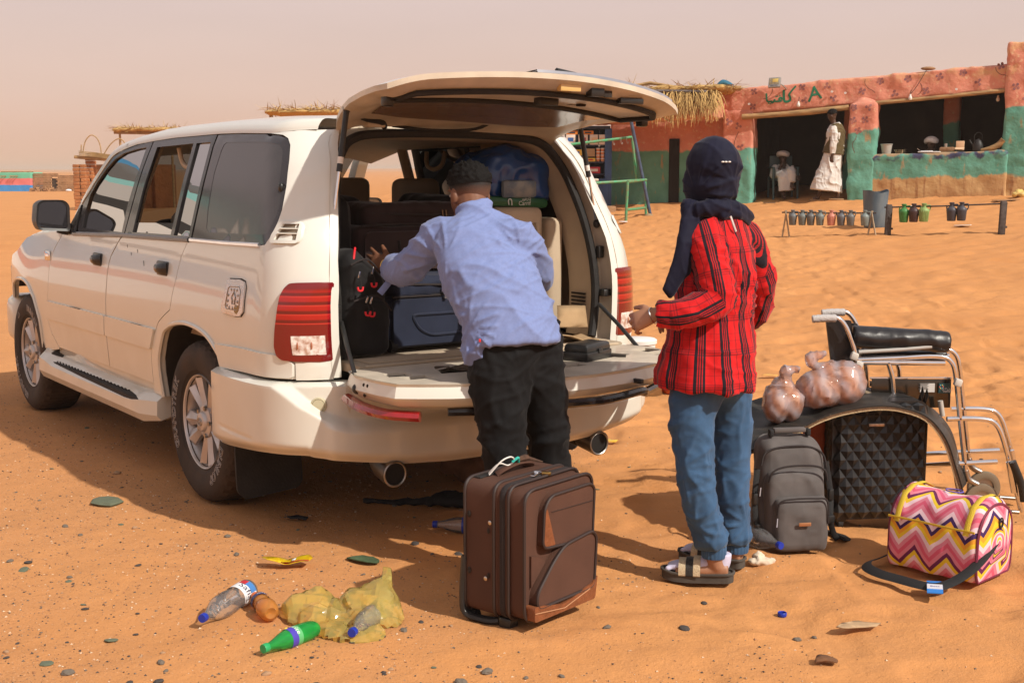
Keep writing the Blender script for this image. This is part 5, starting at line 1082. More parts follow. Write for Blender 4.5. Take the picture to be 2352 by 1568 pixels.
for s in (1, -1):
    a = Vector((-.86, s*.625, 1.80+.02*s)); b_ = Vector((-.885, s*.715, 1.315)); mid = a.lerp(b_, .52)
    gs = part('gas_strut', g_tube([a, mid], .0125, 10), PLASTIC); part('piston_rod', g_tube([mid, b_], .006, 8), CHROME, gs)
    part('strut_label', g_tube([a.lerp(b_, .40), a.lerp(b_, .455)], .0132, 10), mat('white_sticker', (.7, .68, .64), rough=.5), gs)
    for q_ in (a, b_): part('ball_joint', g_ell(q_, (.018, .018, .022), 10, 7), PLASTIC, gs)
    part('hinge', g_box((-.69, s*.40, 1.765), (.06, .09, .03), .008), INNER)
part('washer_hose', g_tube(spline([(-.68, .30, 1.762), (-.72, .12, 1.745), (-.75, -.1, 1.755), (-.76, -.22, 1.81)], 5), .007, 6), RUBBER)
part('wiring', g_tube(spline([(-.68, .34, 1.755), (-.72, .38, 1.775), (-.74, .48, 1.79), (-.82, .53, 1.82)], 5), .014, 6), RUBBER)
# wheels
TYR = mat('tyre_rubber', (.026, .020, .017), rough=.8, col2=(.06, .038, .025), vs=6, bump=.25, bs=120)
def make_wheel():
    R, r0, w_ = .388, .222, .265
    Q = Matrix.Rotation(-pi/2, 4, 'X')     # z -> +y
    wh = part('wheel', g_lathe([(.0, -.02), (.19, -.02), (.19, -.05), (0, -.05)], 24, Q), DARK)
    pr = [(r0-.012, -.10), (r0, -.105), (.262, -.128), (.315, -.136), (.350, -.128), (.372, -.112), (.384, -.085), (.3875, -.04), (.388, 0), (.3875, .04), (.384, .085), (.372, .112), (.3585, .124), (.352, .126), (.347, .130), (.315, .137), (.285, .135), (.262, .129), (.247, .124), (.243, .119), (r0, .108), (r0-.012, .10)]
    n = 144; V = []; F = []
    for i, (r, z) in enumerate(pr):
        for j in range(n):
            rr = r
            if 4 <= i <= 12:
                ph = (j+(i*2)) % 4; rr = r-(.008 if ph == 0 else 0)-(.006 if i in (7, 9) else 0)
            a = 2*pi*j/n; V.append((rr*cos(a), z, rr*sin(a)))
    F = [(i*n+j, (i+1)*n+j, (i+1)*n+(j+1) % n, i*n+(j+1) % n) for i in range(len(pr)-1) for j in range(n)]
    part('tyre', (V, F), TYR, wh, sharp=28)
    part('rim', g_lathe([(.205, -.10), (.200, .06), (.212, .092), (.219, .113), (.224, .116), (.226, .108)], 64, Q, cap=False), ALLOY, wh)
    g = G()
    for k in range(10):
        a = 2*pi*k/10+(.075 if k % 2 else -.075); R3 = rot('Y', -a)
        pts = []
        for (r, hw, zf, zb) in ((.045, .016, .098, .06), (.09, .021, .094, .06), (.15, .028, .100, .065), (.198, .038, .104, .07), (.213, .040, .106, .08)):
            pts += [(r, zb, -hw), (r, zf-.016, -hw), (r, zf, 0), (r, zf-.016, hw), (r, zb, hw)]
        V = [R3 @ Vector(p_) for p_ in pts]; F = [(i*5+j, i*5+(j+1) % 5, i*5+5+(j+1) % 5, i*5+5+j) for i in range(4) for j in range(5)]; g.add(V, F)
    part('spoke', g, ALLOY, wh, sharp=25)
    part('hub', g_lathe([(.078, .065), (.075, .098), (.05, .105), (.045, .118), (.040, .121), (0, .122)], 40, Q), ALLOY, wh)
    for k in range(5):
        a = 2*pi*(k+.5)/5; part('wheel_nut', g_tube([(.068*cos(a), .09, .068*sin(a)), (.068*cos(a), .109, .068*sin(a))], .011, 8), STEEL, wh)
    g = G()
    for (rx, rz, dz) in ((.026, .018, 0), (.008, .017, .001), (.018, .006, .008)): g.add(*g_tube([(rx*cos(a), .1225, rz*sin(a)+dz) for a in np.linspace(0, 2*pi, 21)[:-1]], .0022, 5, closed=True))
    part('emblem', g, STEEL, wh); part('brake_disc', g_lathe([(.06, .02), (.165, .02), (.165, .0), (.06, 0)], 40, Q), STEEL, wh)
    return wh
def arc_text(wh, word, ac, size=.040, rad=.292, adv=.0405):
    g = G(); n = len(word)
    for i, ch in enumerate(word):
        cu = bpy.data.curves.new('t', 'FONT'); cu.body = ch; cu.size = size*1.45; cu.align_x = 'CENTER'; cu.align_y = 'CENTER'; cu.resolution_u = 2; cu.fill_mode = 'NONE'; cu.offset = .0012; cu.bevel_depth = .0013; cu.bevel_resolution = 0
        o = bpy.data.objects.new('t', cu); COL.objects.link(o); dg = bpy.context.evaluated_depsgraph_get(); ev = o.evaluated_get(dg); me = ev.to_mesh()
        a = ac-(i-(n-1)/2)*adv/rad
        # seen from +y with x to the left: mirror x so the word reads clockwise from outside
        V = []
        for v in me.vertices:
            ax_, ay_ = v.co.x, v.co.y+rad; th = a-pi/2
            lx = ax_*cos(th)-ay_*sin(th); lz = ax_*sin(th)+ay_*cos(th); V.append((-lx, .1385-abs(sqrt(lx*lx+lz*lz)-.30)*.12+v.co.z, lz))
        F = [tuple(p_.vertices) for p_ in me.polygons]; ev.to_mesh_clear(); bpy.data.objects.remove(o); bpy.data.curves.remove(cu); g.add(V, F)
    part('lettering', g, mat('tyre_white', (.40, .36, .33), rough=.6), wh, smooth=False)
w0 = make_wheel(); w0.location = (0, .842, .383)
arc_text(w0, 'GRANDTREK', radians(178)); arc_text(w0, 'DUNLOP', radians(-38))
w1 = make_wheel(); w1.location = (2.87, .842, .383)
arc_text(w1, 'DUNLOP', radians(62)); arc_text(w1, 'GRANDTREK', radians(228)); arc_text(w1, '\u25b2', radians(128), size=.03)
for (x, src) in ((0, w0), (2.87, w0)):
    c = copy_tree(src, car); c.location = (x, -.842, .383); c.rotation_euler = (0, 0, pi)
part('rear_axle', g_tube([(0, -.8, .36), (0, .8, .36)], .06, 12), DARK); part('fuel_tank', g_box((-.55, -.1, .42), (.7, .9, .18), .04), DARK)
# ------------------------------------------------------------------ people
def limb(P, R, k=5, n=14, up=None): return g_tube(spline(P, k), lerps(R, k), n, up)
def add3(a, b, k=1.): return Vector(a)+Vector(b)*k
def basis(f, up=(0, 0, 1)):
    """columns: right, forward, up"""
    f = Vector(f).normalized(); u = Vector(up); r = f.cross(u).normalized(); u = r.cross(f).normalized(); return Matrix((r, f, u)).transposed()
def head(c, f, s=1., up=(0, 0, 1)):
    B = basis(f, up); c = Vector(c); q = lambda x, y, z: c+B @ Vector((x*s, y*s, z*s)); S = lambda *r: tuple(v*s for v in r)
    return [g_ell(q(0, -.012, .035), S(.077, .095, .085), 20, 14, B), g_ell(q(0, .012, -.02), S(.066, .078, .085), 18, 12, B), g_ell(q(0, .035, -.075), S(.048, .052, .045), 14, 10, B),
            g_tube([q(0, .085, .01), q(0, .104, -.022), q(0, .090, -.034)], [.009*s, .014*s, .012*s], 8), g_ell(q(0, .084, -.060), S(.026, .010, .009), 10, 6, B), g_ell(q(0, .082, .028), S(.052, .012, .010), 12, 6, B),
            g_ell(q(.078, -.008, -.012), S(.010, .020, .031), 10, 8, B), g_ell(q(-.078, -.008, -.012), S(.010, .020, .031), 10, 8, B)]
def eyes(c, f, p, s=1., up=(0, 0, 1)):
    B = basis(f, up); c = Vector(c)
    for x in (-.030, .030): new('eye', *g_ell(c+B @ Vector((x*s, .080*s, .006*s)), (.012*s, .007*s, .007*s), 10, 7, B), mat('eye_white', (.55, .5, .46), rough=.2), p)
def hand(w, d, nrm, thumb, s=1., curl=(.2, .25, .3, .35), spread=.16, tcurl=.3, lens=(.072, .080, .074, .058)):
    """wrist point, finger direction, back-of-hand normal, thumb side (+1/-1 along d x nrm)"""
    w = Vector(w); d = Vector(d).normalized(); nrm = Vector(nrm); nrm = (nrm-d*nrm.dot(d)).normalized(); sd = d.cross(nrm).normalized()*thumb; out = []
    out.append(g_tube([w-d*.01*s, w+d*.03*s, w+d*.065*s, w+d*.088*s], [(.017*s, .027*s), (.017*s, .036*s), (.015*s, .041*s), (.011*s, .038*s)], 14, up=nrm))
    for i in range(4):
        o = (.031-.0205*i)*s; a = (1.5-i)*spread; base = w+d*(.080-.004*abs(i-1.2))*s+sd*o; dr = (d*cos(a)+sd*sin(a)).normalized(); P = [base-dr*.02*s]; c = curl[i]; L_ = lens[i]*s; ang = c*.55; p = base; P.append(p)
        for k, fr in enumerate((.46, .31, .23)):
            v = dr*cos(ang)-nrm*sin(ang); p = p+v*L_*fr; P.append(p); ang += c*(1.15 if k == 0 else .9)
        r = (.0088, .0095, .0095, .0082)[i]*s; out.append(g_tube(P, [r*1.05, r*1.08, r, r*.95, r*.78], 10)); out.append(g_ell(P[-1], (r*.8, r*.8, r*.8), 8, 6))
    b = w+d*.022*s+sd*.024*s-nrm*.006*s; v1 = (d*.62+sd*.78-nrm*.15).normalized(); v2 = (d*.88+sd*.42-nrm*tcurl).normalized()
    P = [b-v1*.01*s, b+v1*.034*s, b+v1*.034*s+v2*.032*s, b+v1*.034*s+v2*.058*s]; out.append(g_tube(P, [.015*s, .0125*s, .0105*s, .008*s], 10)); out.append(g_ell(P[-1], (.0085*s, .0085*s, .0085*s), 8, 6))
    return out
def wrinkle(V, Nn, ax, f_al, f_ac, amp, seed=0, warp=.5):
    """ridged folds running across the axis ax"""
    ax = Vector(ax).normalized(); a = np.array(ax); al = V@a; B = V-al[:, None]*a
    q = np.concatenate([B*f_ac+31, ], 1); q = q+a*(al*f_al)[:, None]; q = q+warp*np.stack([vnoise(V*6+i*7, seed+i) for i in range(3)], 1)
    r = 1-np.abs(vnoise(q, seed+5)); r2 = 1-np.abs(vnoise(q*2.1+5, seed+6)); return V+Nn*(amp*(r**5-.25)+amp*.35*(r2**5-.25))[:, None]
def rfold(V, Nn, c, view, n_, amp, R, seed=0, k=5):
    c = np.array(c); a = Vector(view).normalized(); e1 = a.orthogonal().normalized(); e2 = a.cross(e1); d = V-c; x, y, z = d@np.array(e1), d@np.array(e2), d@np.array(a)
    th_ = np.arctan2(y, x); r = np.hypot(x, y); f = (.5+.5*np.cos(n_*th_+2.2*vnoise(V*5, seed)+seed))**k; amp_ = amp*f*np.clip(.35+.65*vnoise(V*2.5+seed, 3), 0, 1)
    return V+Nn*(amp_*np.clip((r-.015)/.05, 0, 1)*np.exp(-(r/R)**2)*(np.abs(z) < .16))[:, None]
def cloth(name, col, var=.18, rough=.85, vs=14, wv=.25, ws=900, col2=None, sheen=.15): return mat(name, col, rough=rough, var=var, vs=vs, col2=col2, bump=wv, bs=ws, bd=.002, spec=.2, sheen=sheen, fbx=1)
def garment(name, prims, m, p, vox=.008, sm=3, wr=(), fine=.0012, off=(0, 0, 0), rf=()):
    V, F, Nn = remesh(prims, vox, sm); V0 = V.copy()
    for w_ in wr: V = wrinkle(V, Nn, *w_)
    for w_ in rf: V = rfold(V, Nn, *w_)
    if fine: V = V+Nn*(fine*vnoise(V*55, 3))[:, None]
    o = new(name, V-np.array(off), F, m, p, sharp=None); return o, V0
SKIN = mat('brown_skin', (.19, .085, .048), rough=.5, var=.18, vs=9, spec=.4, bump=.06, bs=220); SKIN2 = mat('light_brown_skin', (.36, .18, .105), rough=.5, var=.15, vs=9, bump=.06, bs=220); SKIND = mat('dark_skin', (.07, .036, .022), rough=.5, var=.2, vs=9)
HAIR = mat('black_curls', (.0065, .006, .006), rough=.8, spec=.2, bump=.6, bs=160, bd=.006)
# ---- the man at the tailgate
mo = Vector((.05, 4.86, 0)); man = thing('person', 'man in a pale blue shirt and black trousers leaning into the open car boot', 'man', mo)
up_ = (.94, .34, 0); HC = Vector((-0.174, 5.220, 1.472)); HF = Vector((-.55, .80, -.18))
core = [limb([(0.007, 4.930, 0.926), (-0.036, 4.970, 1.049), (-0.096, 5.050, 1.213), (-0.135, 5.120, 1.338)], [(.13, .09), (.12, .085), (.14, .09), (.09, .06)], up=up_), limb([(-0.135, 5.120, 1.329), (-0.153, 5.160, 1.414), (-0.168, 5.200, 1.474)], [.07, .060, .058]),
        limb([(-0.035, 4.900, 0.888), (-0.033, 4.840, 0.525), (-.03, 4.80, .12), (-.03, 4.80, .06)], [.075, .055, .04, .04]), limb([(0.105, 4.970, 0.878), (0.148, 4.980, 0.494), (.15, 4.97, .12), (.15, 4.97, .06)], [.075, .055, .04, .04]),
        limb([(-0.270, 5.120, 1.298), (-0.431, 5.270, 1.143), (-0.530, 5.440, 1.161)], [.045, .036, .027]), limb([(0.015, 5.060, 1.281), (.10, 5.32, 1.12), (.02, 5.56, 1.12)], [.045, .036, .027])]
core += hand((-0.536, 5.450, 1.162), Vector((-0.636, 5.550, 1.192))-Vector((-0.536, 5.450, 1.162)), (.1, -1, .15), 1, 1.05, (.12, .2, .3, .35), .16, .12) + hand((.02, 5.56, 1.12), (-.1, 1, .05), (0, 0, 1), -1, 1., (.3, .3, .3, .3))
for fx, fy in ((-.03, 4.80), (.15, 4.97)): core += [limb([(fx, fy-.05, .05), (fx-.03, fy+.06, .05), (fx-.06, fy+.17, .03)], [(.04, .035), (.042, .04), (.035, .02)])]
V, F, Nn = remesh(core+head(HC, HF, 1.02, (-.2, .3, 1)), .0052, 3); body = new('body', V-np.array(mo), F, SKIN, man, sharp=None)
eyes(HC-mo, HF, body, 1.02, (-.2, .3, 1))
B = basis(HF, (-.2, .3, 1))
def cap(c, B, r, keep, amp, f, n=90, m=60):
    V = []; F = []
    for i in range(m+1):
        for j in range(n):
            t = pi*i/m; a = 2*pi*j/n; V.append((r[0]*sin(t)*cos(a), r[1]*sin(t)*sin(a), r[2]*cos(t)))
    A = np.array(V); nz_ = np.abs(vnoise(A*f, 2))+.6*np.abs(vnoise(A*f*2.1, 3)); U = A/np.linalg.norm(A, axis=1)[:, None]; A = A+U*(amp*nz_*sstep(-.03, .035, A[:, 2]))[:, None]
    for i in range(m):
        for j in range(n):
            q = (i*n+j, (i+1)*n+j, (i+1)*n+(j+1) % n, i*n+(j+1) % n)
            if all(keep(*V[k]) for k in q): F.append(q)
    return [Vector(c)+B @ Vector(v) for v in A], F
hc = HC-mo+B @ Vector((0, -.012, .032))
def fade_mat():
    m = mat('short_hair_fade', (.05, .03, .02), rough=.7); n, L, b = nodes(m); t = n.new('ShaderNodeTexCoord'); at_ = n.new('ShaderNodeAttribute'); at_.attribute_name = 'fade'; z = n.new('ShaderNodeTexNoise'); z.inputs['Scale'].default_value = 260; L.new(t.outputs['Object'], z.inputs[0])
    a = n.new('ShaderNodeMath'); a.operation = 'ADD'; sx_ = n.new('ShaderNodeSeparateXYZ'); L.new(at_.outputs['Vector'], sx_.inputs[0]); L.new(sx_.outputs[0], a.inputs[0]); k = n.new('ShaderNodeMath'); k.operation = 'MULTIPLY_ADD'; k.inputs[1].default_value = .5; k.inputs[2].default_value = -.25; L.new(z.outputs[0], k.inputs[0]); L.new(k.outputs[0], a.inputs[1])
    x = n.new('ShaderNodeMix'); x.data_type = 'RGBA'; L.new(a.outputs[0], x.inputs[0]); x.inputs[6].default_value = (.19, .085, .048, 1); x.inputs[7].default_value = (.008, .007, .007, 1); L.new(x.outputs[2], b.inputs['Base Color']); return m
new('hair', *cap(hc, B, (.081, .099, .093), lambda x, y, z: z > .0+.35*max(0, y-.02) and y < .085, .014, 95), HAIR, man, sharp=None)
FV, FF = cap(hc, B, (.0790, .0975, .089), lambda x, y, z: z > -.058+.9*max(0, y+.02) and y < .05, .001, 90)
fo = new('faded_hair', FV, FF, fade_mat(), man, sharp=None); attr(fo, 'fade', [(min(1, max(0, ((B.transposed() @ (Vector(v)-hc)).z+.062)/.055)), 0, 0) for v in FV])
SHIRT = cloth('blue_chambray', (.19, .245, .47), .08, .85, 90, .15, 700)
tor = limb([(0.010, 4.890, 0.903), (0.003, 4.900, 0.947), (-0.044, 4.950, 1.068), (-0.092, 5.010, 1.190), (-0.120, 5.060, 1.272), (-0.135, 5.110, 1.338), (-0.146, 5.140, 1.389)], [(.188, .135), (.186, .14), (.186, .135), (.194, .13), (.196, .125), (.165, .09), (.085, .075)], 5, 26, up_)
slL = limb([(-0.234, 5.090, 1.305), (-0.300, 5.120, 1.291), (-0.381, 5.200, 1.216), (-0.440, 5.270, 1.158), (-0.480, 5.360, 1.160), (-0.497, 5.400, 1.159)], [.085, .080, .068, .064, .056, .050], 5, 16); cuff = limb([(-0.467, 5.330, 1.160), (-0.494, 5.390, 1.159), (-0.507, 5.415, 1.159)], [.060, .057, .045], 4, 16)
slR = limb([(-0.045, 5.060, 1.298), (0.021, 5.050, 1.288), (.085, 5.18, 1.20), (.11, 5.30, 1.13), (.08, 5.42, 1.12)], [.085, .082, .068, .06, .05], 5, 16)
col_ = limb([(-0.144, 5.135, 1.380), (-0.151, 5.155, 1.418), (-0.155, 5.160, 1.431)], [(.078, .074), (.069, .066), (.066, .063)], 3, 20, up_); tail = limb([(0.116, 4.920, 0.995), (0.155, 4.940, 1.005), (0.169, 4.940, 0.988)], [(.05, .10), (.035, .07), (.02, .04)], 4, 12, up_); tailL = limb([(-0.126, 4.860, 0.944), (-0.151, 4.860, 0.868), (-0.160, 4.870, 0.833)], [(.06, .09), (.035, .07), (.015, .04)], 4, 12, up_)
ax = Vector((-0.135, 5.110, 1.338))-Vector((0.003, 4.900, 0.947))
sh, _ = garment('shirt', [tor, slL, slR, cuff, col_, tailL], SHIRT, man, .0075, 3, ((tuple(ax+Vector((.35, 0, .15))), 8, 1.6, .014, 3, .45), (tuple(ax+Vector((-.25, 0, .1))), 24, 3, .007, 9, .5)), .0004, mo, (((-0.285, 5.060, 1.219), (.2, -1, .2), 13, .020, .20, 1), ((0.185, 4.930, 1.026), (.2, -1, .2), 17, .018, .24, 2), ((0.020, 5.030, 1.240), (.2, -1, .2), 12, .014, .15, 3), ((-0.181, 4.900, 0.955), (.2, -1, .2), 14, .014, .20, 4), ((-0.435, 5.250, 1.159), (.4, -1, .2), 9, .014, .12, 5)))
strap = spline([(-0.497, 5.360, 1.132), (-0.520, 5.345, 1.097), (-0.552, 5.340, 1.058)], 4); new('cuff_strap', *g_tube([p_-mo for p_ in strap], (.002, .014), 8, up=(.3, -1, .1)), SHIRT, sh)
P = [Vector((-0.530, 5.440, 1.161))+Vector((.0, .0, 0))]; ax_ = (Vector((-0.497, 5.400, 1.159))-Vector((-0.536, 5.450, 1.162))).normalized(); u_ = ax_.orthogonal().normalized(); v_ = ax_.cross(u_)
new('bracelet', *g_tube([P[0]-mo+ax_*.005+u_*(.034*cos(a))+v_*(.038*sin(a)) for a in np.linspace(0, 2*pi, 29)[:-1]], .0025, 6, closed=True), mat('brass', (.75, .50, .16), rough=.25, metal=1), man)
TR = cloth('black_cotton', (.008, .008, .009), .35, .8, 8, .2, 500, sheen=.08)
legL = limb([(0.003, 4.930, 0.994), (-0.018, 4.900, 0.888), (-0.047, 4.860, 0.759), (-0.040, 4.830, 0.629), (-0.030, 4.820, 0.495), (-0.027, 4.810, 0.395), (-.03, 4.80, .11)], [(.155, .12), (.155, .125), (.122, .115), (.100, .098), (.085, .09), (.082, .088), (.075, .085)], 5, 20, up_)
legR = limb([(0.066, 4.960, 0.991), (0.075, 4.970, 0.878), (0.109, 4.970, 0.740), (0.135, 4.970, 0.601), (0.144, 4.970, 0.461), (0.152, 4.970, 0.356), (.15, 4.97, .11)], [(.11, .12), (.125, .125), (.105, .115), (.085, .098), (.076, .09), (.075, .088), (.07, .085)], 5, 20, up_)
tr, _ = garment('trousers', [legL, legR], TR, man, .009, 3, (((.5, 0, 1), 6, 4, .012, 21, .9), ((-.5, 0, 1), 16, 6, .008, 33, .7)), .0008, mo, (((0.031, 4.830, 0.814), (0, -1, .1), 12, .022, .20, 1), ((-0.026, 4.750, 0.577), (0, -1, .1), 11, .018, .14, 2), ((0.146, 4.900, 0.546), (0, -1, .1), 10, .018, .13, 3)))
new('red_tab', *g_box(Vector((-0.120, 4.755, 0.938))-mo, (.008, .008, .012), .001), mat('red_tag', (.6, .03, .03)), tr)
for fx, fy in ((-.03, 4.80), (.15, 4.97)): new('shoe', *remesh([limb([(fx-mo.x, fy-.08-mo.y, .04), (fx-.03-mo.x, fy+.06-mo.y, .045), (fx-.07-mo.x, fy+.20-mo.y, .03)], [(.045, .042), (.048, .048), (.035, .038)])], .008, 2)[:2], mat('dark_shoe', (.03, .025, .022), rough=.6), man, sharp=None)
# ---- the woman
wo = Vector((.74, 4.86, 0)); wom = thing('person', 'woman in a navy headscarf, red plaid shirt, blue jeans and striped slides', 'woman', wo)
uw = (.6, .8, 0)
HW = Vector((0.742, 4.830, 1.553)); WF = Vector((-.80, .58, -.12))
core = [limb([(0.759, 4.860, 0.725), (0.777, 4.860, 1.027), (0.796, 4.860, 1.292)], [(.12, .09), (.11, .08), (.12, .08)], up=uw), limb([(0.796, 4.860, 1.292), (0.768, 4.850, 1.407), (0.748, 4.830, 1.489)], [.06, .048, .048]),
        limb([(0.692, 4.800, 0.735), (0.695, 4.760, 0.441), (0.768, 4.765, 0.130), (.79, 4.77, .06)], [.07, .05, .033, .034]), limb([(0.831, 4.940, 0.711), (0.863, 4.920, 0.403), (0.889, 4.950, 0.104), (.88, 4.955, .06)], [.07, .05, .033, .034]),
        limb([(0.734, 4.760, 1.330), (0.755, 4.680, 1.112), (0.525, 4.690, 1.043)], [.04, .034, .024]), limb([(0.896, 4.980, 1.311), (0.985, 5.030, 1.129), (0.945, 5.140, 0.969), (.70, 5.10, 1.0)], [.04, .034, .026, .024])]
core += hand((0.526, 4.690, 1.043), Vector((0.461, 4.720, 1.014))-Vector((0.526, 4.690, 1.043)), (-.25, -.85, .45), 1, .98, (.75, .85, .95, .9), .17, .5, (.070, .076, .070, .056)) + hand((.70, 5.10, 1.0), (-.9, 0, -.2), (0, 0, 1), -1, .95, (.6, .6, .6, .6))
for fx, fy, dx, dy in ((.80, 4.772, -.978, .2), (.885, 4.955, -.88, .47)): core += [limb([(fx+dx*-.03, fy-dy*.03, .05), (fx+dx*.06, fy+dy*.06, .048), (fx+dx*.17, fy+dy*.17, .038)], [(.03, .03), (.03, .034), (.022, .035)])]
V, F, Nn = remesh(core+head(HW, WF, .88), .0052, 3); wb = new('body', V-np.array(wo), F, SKIN2, wom, sharp=None); eyes(HW-wo, WF, wb, .88)
def plaid():
    m = bpy.data.materials.new('red_plaid'); m.use_nodes = True; n, L, b = nodes(m); at_ = n.new('ShaderNodeAttribute'); at_.attribute_name = 'plaid'; s = n.new('ShaderNodeSeparateXYZ'); L.new(at_.outputs['Vector'], s.inputs[0])
    def bands(x, period, stops):
        k = n.new('ShaderNodeMath'); k.operation = 'MULTIPLY'; k.inputs[1].default_value = 1/period; L.new(x, k.inputs[0]); f = n.new('ShaderNodeMath'); f.operation = 'FRACT'; L.new(k.outputs[0], f.inputs[0])
        r = n.new('ShaderNodeValToRGB'); r.color_ramp.interpolation = 'CONSTANT'; L.new(f.outputs[0], r.inputs[0]); e = r.color_ramp.elements; e[0].color = (0, 0, 0, 1); e[1].position = .999; e[1].color = (0, 0, 0, 1)
        for p_, v in stops: q = e.new(p_); q.color = (v, v, v, 1)
        return r.outputs[0]
    wv = bands(s.outputs[0], .088, ((.06, 1), (.15, .25), (.19, 1), (.24, .25), (.28, 1), (.32, .25), (.36, 1), (.48, 0), (.70, .6), (.74, 0)))
    hv = bands(s.outputs[1], .125, ((.12, .55), (.16, .1), (.20, .5), (.23, .1), (.27, .45), (.30, 0), (.55, .3), (.57, 0), (.75, .25), (.77, 0)))
    def mx(f, a, c):
        q = n.new('ShaderNodeMix'); q.data_type = 'RGBA'; L.new(f, q.inputs[0])
        for k, v in ((6, a), (7, c)):
            if isinstance(v, tuple): q.inputs[k].default_value = (*v, 1)
            else: L.new(v, q.inputs[k])
        return q.outputs[2]
    t = n.new('ShaderNodeTexCoord'); z = n.new('ShaderNodeTexNoise'); z.inputs['Scale'].default_value = 40; L.new(t.outputs['Object'], z.inputs[0])
    c = mx(z.outputs[0], (.58, .010, .012), (.46, .006, .009)); c = mx(hv, c, (.035, .006, .012)); c = mx(wv, c, (.010, .007, .013)); L.new(c, b.inputs['Base Color'])
    b.inputs['Roughness'].default_value = .8; b.inputs['Specular IOR Level'].default_value = .2; b.inputs['Sheen Weight'].default_value = .1
    z2 = n.new('ShaderNodeTexNoise'); z2.inputs['Scale'].default_value = 700; L.new(t.outputs['Object'], z2.inputs[0]); bp = n.new('ShaderNodeBump'); bp.inputs['Strength'].default_value = .2; bp.inputs['Distance'].default_value = .002; L.new(z2.outputs[0], bp.inputs['Height']); L.new(bp.outputs[0], b.inputs['Normal']); return m
torP = [(0.740, 4.850, 0.754), (0.742, 4.850, 0.794), (0.757, 4.855, 0.911), (0.766, 4.860, 1.036), (0.769, 4.860, 1.193), (0.777, 4.860, 1.292), (0.795, 4.860, 1.366), (0.772, 4.850, 1.423)]
tor = limb(torP, [(.205, .190), (.205, .188), (.185, .165), (.165, .140), (.172, .150), (.172, .130), (.135, .085), (.065, .06)], 5, 30, uw)
sL = [(0.770, 4.800, 1.328), (0.712, 4.760, 1.317), (0.732, 4.710, 1.221), (0.751, 4.675, 1.104), (0.674, 4.660, 1.063), (0.588, 4.670, 1.045), (0.540, 4.685, 1.044)]; sleeveL = limb(sL, [.070, .070, .066, .064, .060, .054, .046], 5, 18)
sR = [(0.857, 4.930, 1.321), (0.902, 4.970, 1.299), (0.950, 5.010, 1.199), (0.980, 5.040, 1.119), (0.957, 5.110, 0.999), (.74, 5.10, 1.02)]; sleeveR = limb(sR, [.070, .070, .064, .062, .056, .046], 5, 18)
V, F, Nn = remesh([tor, sleeveL, sleeveR], .0075, 3); V0 = V.copy()
V = wrinkle(V, Nn, (.1, 0, 1), 3, 8, .009, 41, .8); V = wrinkle(V, Nn, (.3, .2, 1), 18, 4, .007, 55, .7)
for q_ in (((0.768, 4.640, 1.103), (.3, -1, .2), 13, .016, .13, 1), ((0.712, 4.680, 1.255), (.3, -1, .2), 11, .012, .14, 2), ((0.861, 4.780, 1.077), (.4, -1, .2), 15, .018, .18, 3), ((0.605, 4.620, 1.038), (.3, -1, .2), 9, .010, .10, 4), ((0.920, 4.750, 0.794), (.4, -1, .2), 13, .012, .22, 5)): V = rfold(V, Nn, *q_)
hemz = sstep(1.05, .82, V0[:, 2]); V = V+Nn*(hemz*.006*np.sin(np.arctan2(V0[:, 1]-4.85, V0[:, 0]-.72)*9+2*vnoise(V0*4, 8)))[:, None]
pl = new('shirt', V-np.array(wo), F, plaid(), wom, sharp=None)
def seg_par(V, P):
    """nearest point on polyline -> distance, arc length, frame angle"""
    P = [np.array(p_) for p_ in P]; best = np.full(len(V), 1e9); L_ = np.zeros(len(V)); ang = np.zeros(len(V)); acc = 0
    for a, b_ in zip(P[:-1], P[1:]):
        d_ = b_-a; l = np.linalg.norm(d_); d_ = d_/l; t = np.clip((V-a)@d_, 0, l); q = a+t[:, None]*d_; r = V-q; dist = np.linalg.norm(r, axis=1); m_ = dist < best
        u = np.cross(d_, (0, 1, .2)); u /= np.linalg.norm(u); v = np.cross(d_, u); best = np.where(m_, dist, best); L_ = np.where(m_, acc+t, L_); ang = np.where(m_, np.arctan2(r@v, r@u), ang); acc += l
    return best, L_, ang
dL, lL, aL = seg_par(V0, sL[1:]); dR, lR, aR = seg_par(V0, sR[1:]); dT, lT, aT = seg_par(V0, torP)
tx = np.arctan2((V0[:, 0]-.735)*.8-(V0[:, 1]-4.857)*.6, (V0[:, 0]-.735)*.6+(V0[:, 1]-4.857)*.8)
A = np.stack([tx*.17, V0[:, 2], 0*tx], 1); mL = dL < .078; mL &= (V0[:, 1] < 4.80) | (V0[:, 0] < .6); mR = (dR < .078) & (V0[:, 1] > 4.96) & (V0[:, 0] > .80)
A[mL] = np.stack([aL*.062+.02, lL, 0*lL], 1)[mL]; A[mR] = np.stack([aR*.062+.05, lR, 0*lR], 1)[mR]; attr(pl, 'plaid', A)
JE = cloth('blue_denim', (.050, .115, .225), .3, .8, 10, .3, 800)
jl = limb([(0.733, 4.830, 0.797), (0.701, 4.810, 0.733), (0.687, 4.790, 0.636), (0.690, 4.770, 0.506), (0.701, 4.760, 0.373), (0.745, 4.760, 0.220), (0.764, 4.765, 0.167), (0.769, 4.765, 0.140)], [(.125, .115), (.100, .098), (.083, .087), (.071, .076), (.066, .071), (.062, .065), (.068, .068), (.050, .052)], 5, 22, uw)
jr = limb([(0.806, 4.900, 0.786), (0.834, 4.930, 0.713), (0.855, 4.940, 0.607), (0.860, 4.930, 0.470), (0.866, 4.930, 0.330), (0.879, 4.945, 0.185), (0.888, 4.950, 0.127), (0.891, 4.950, 0.102)], [(.125, .115), (.100, .098), (.083, .087), (.070, .075), (.063, .067), (.057, .060), (.062, .062), (.046, .048)], 5, 22, uw)
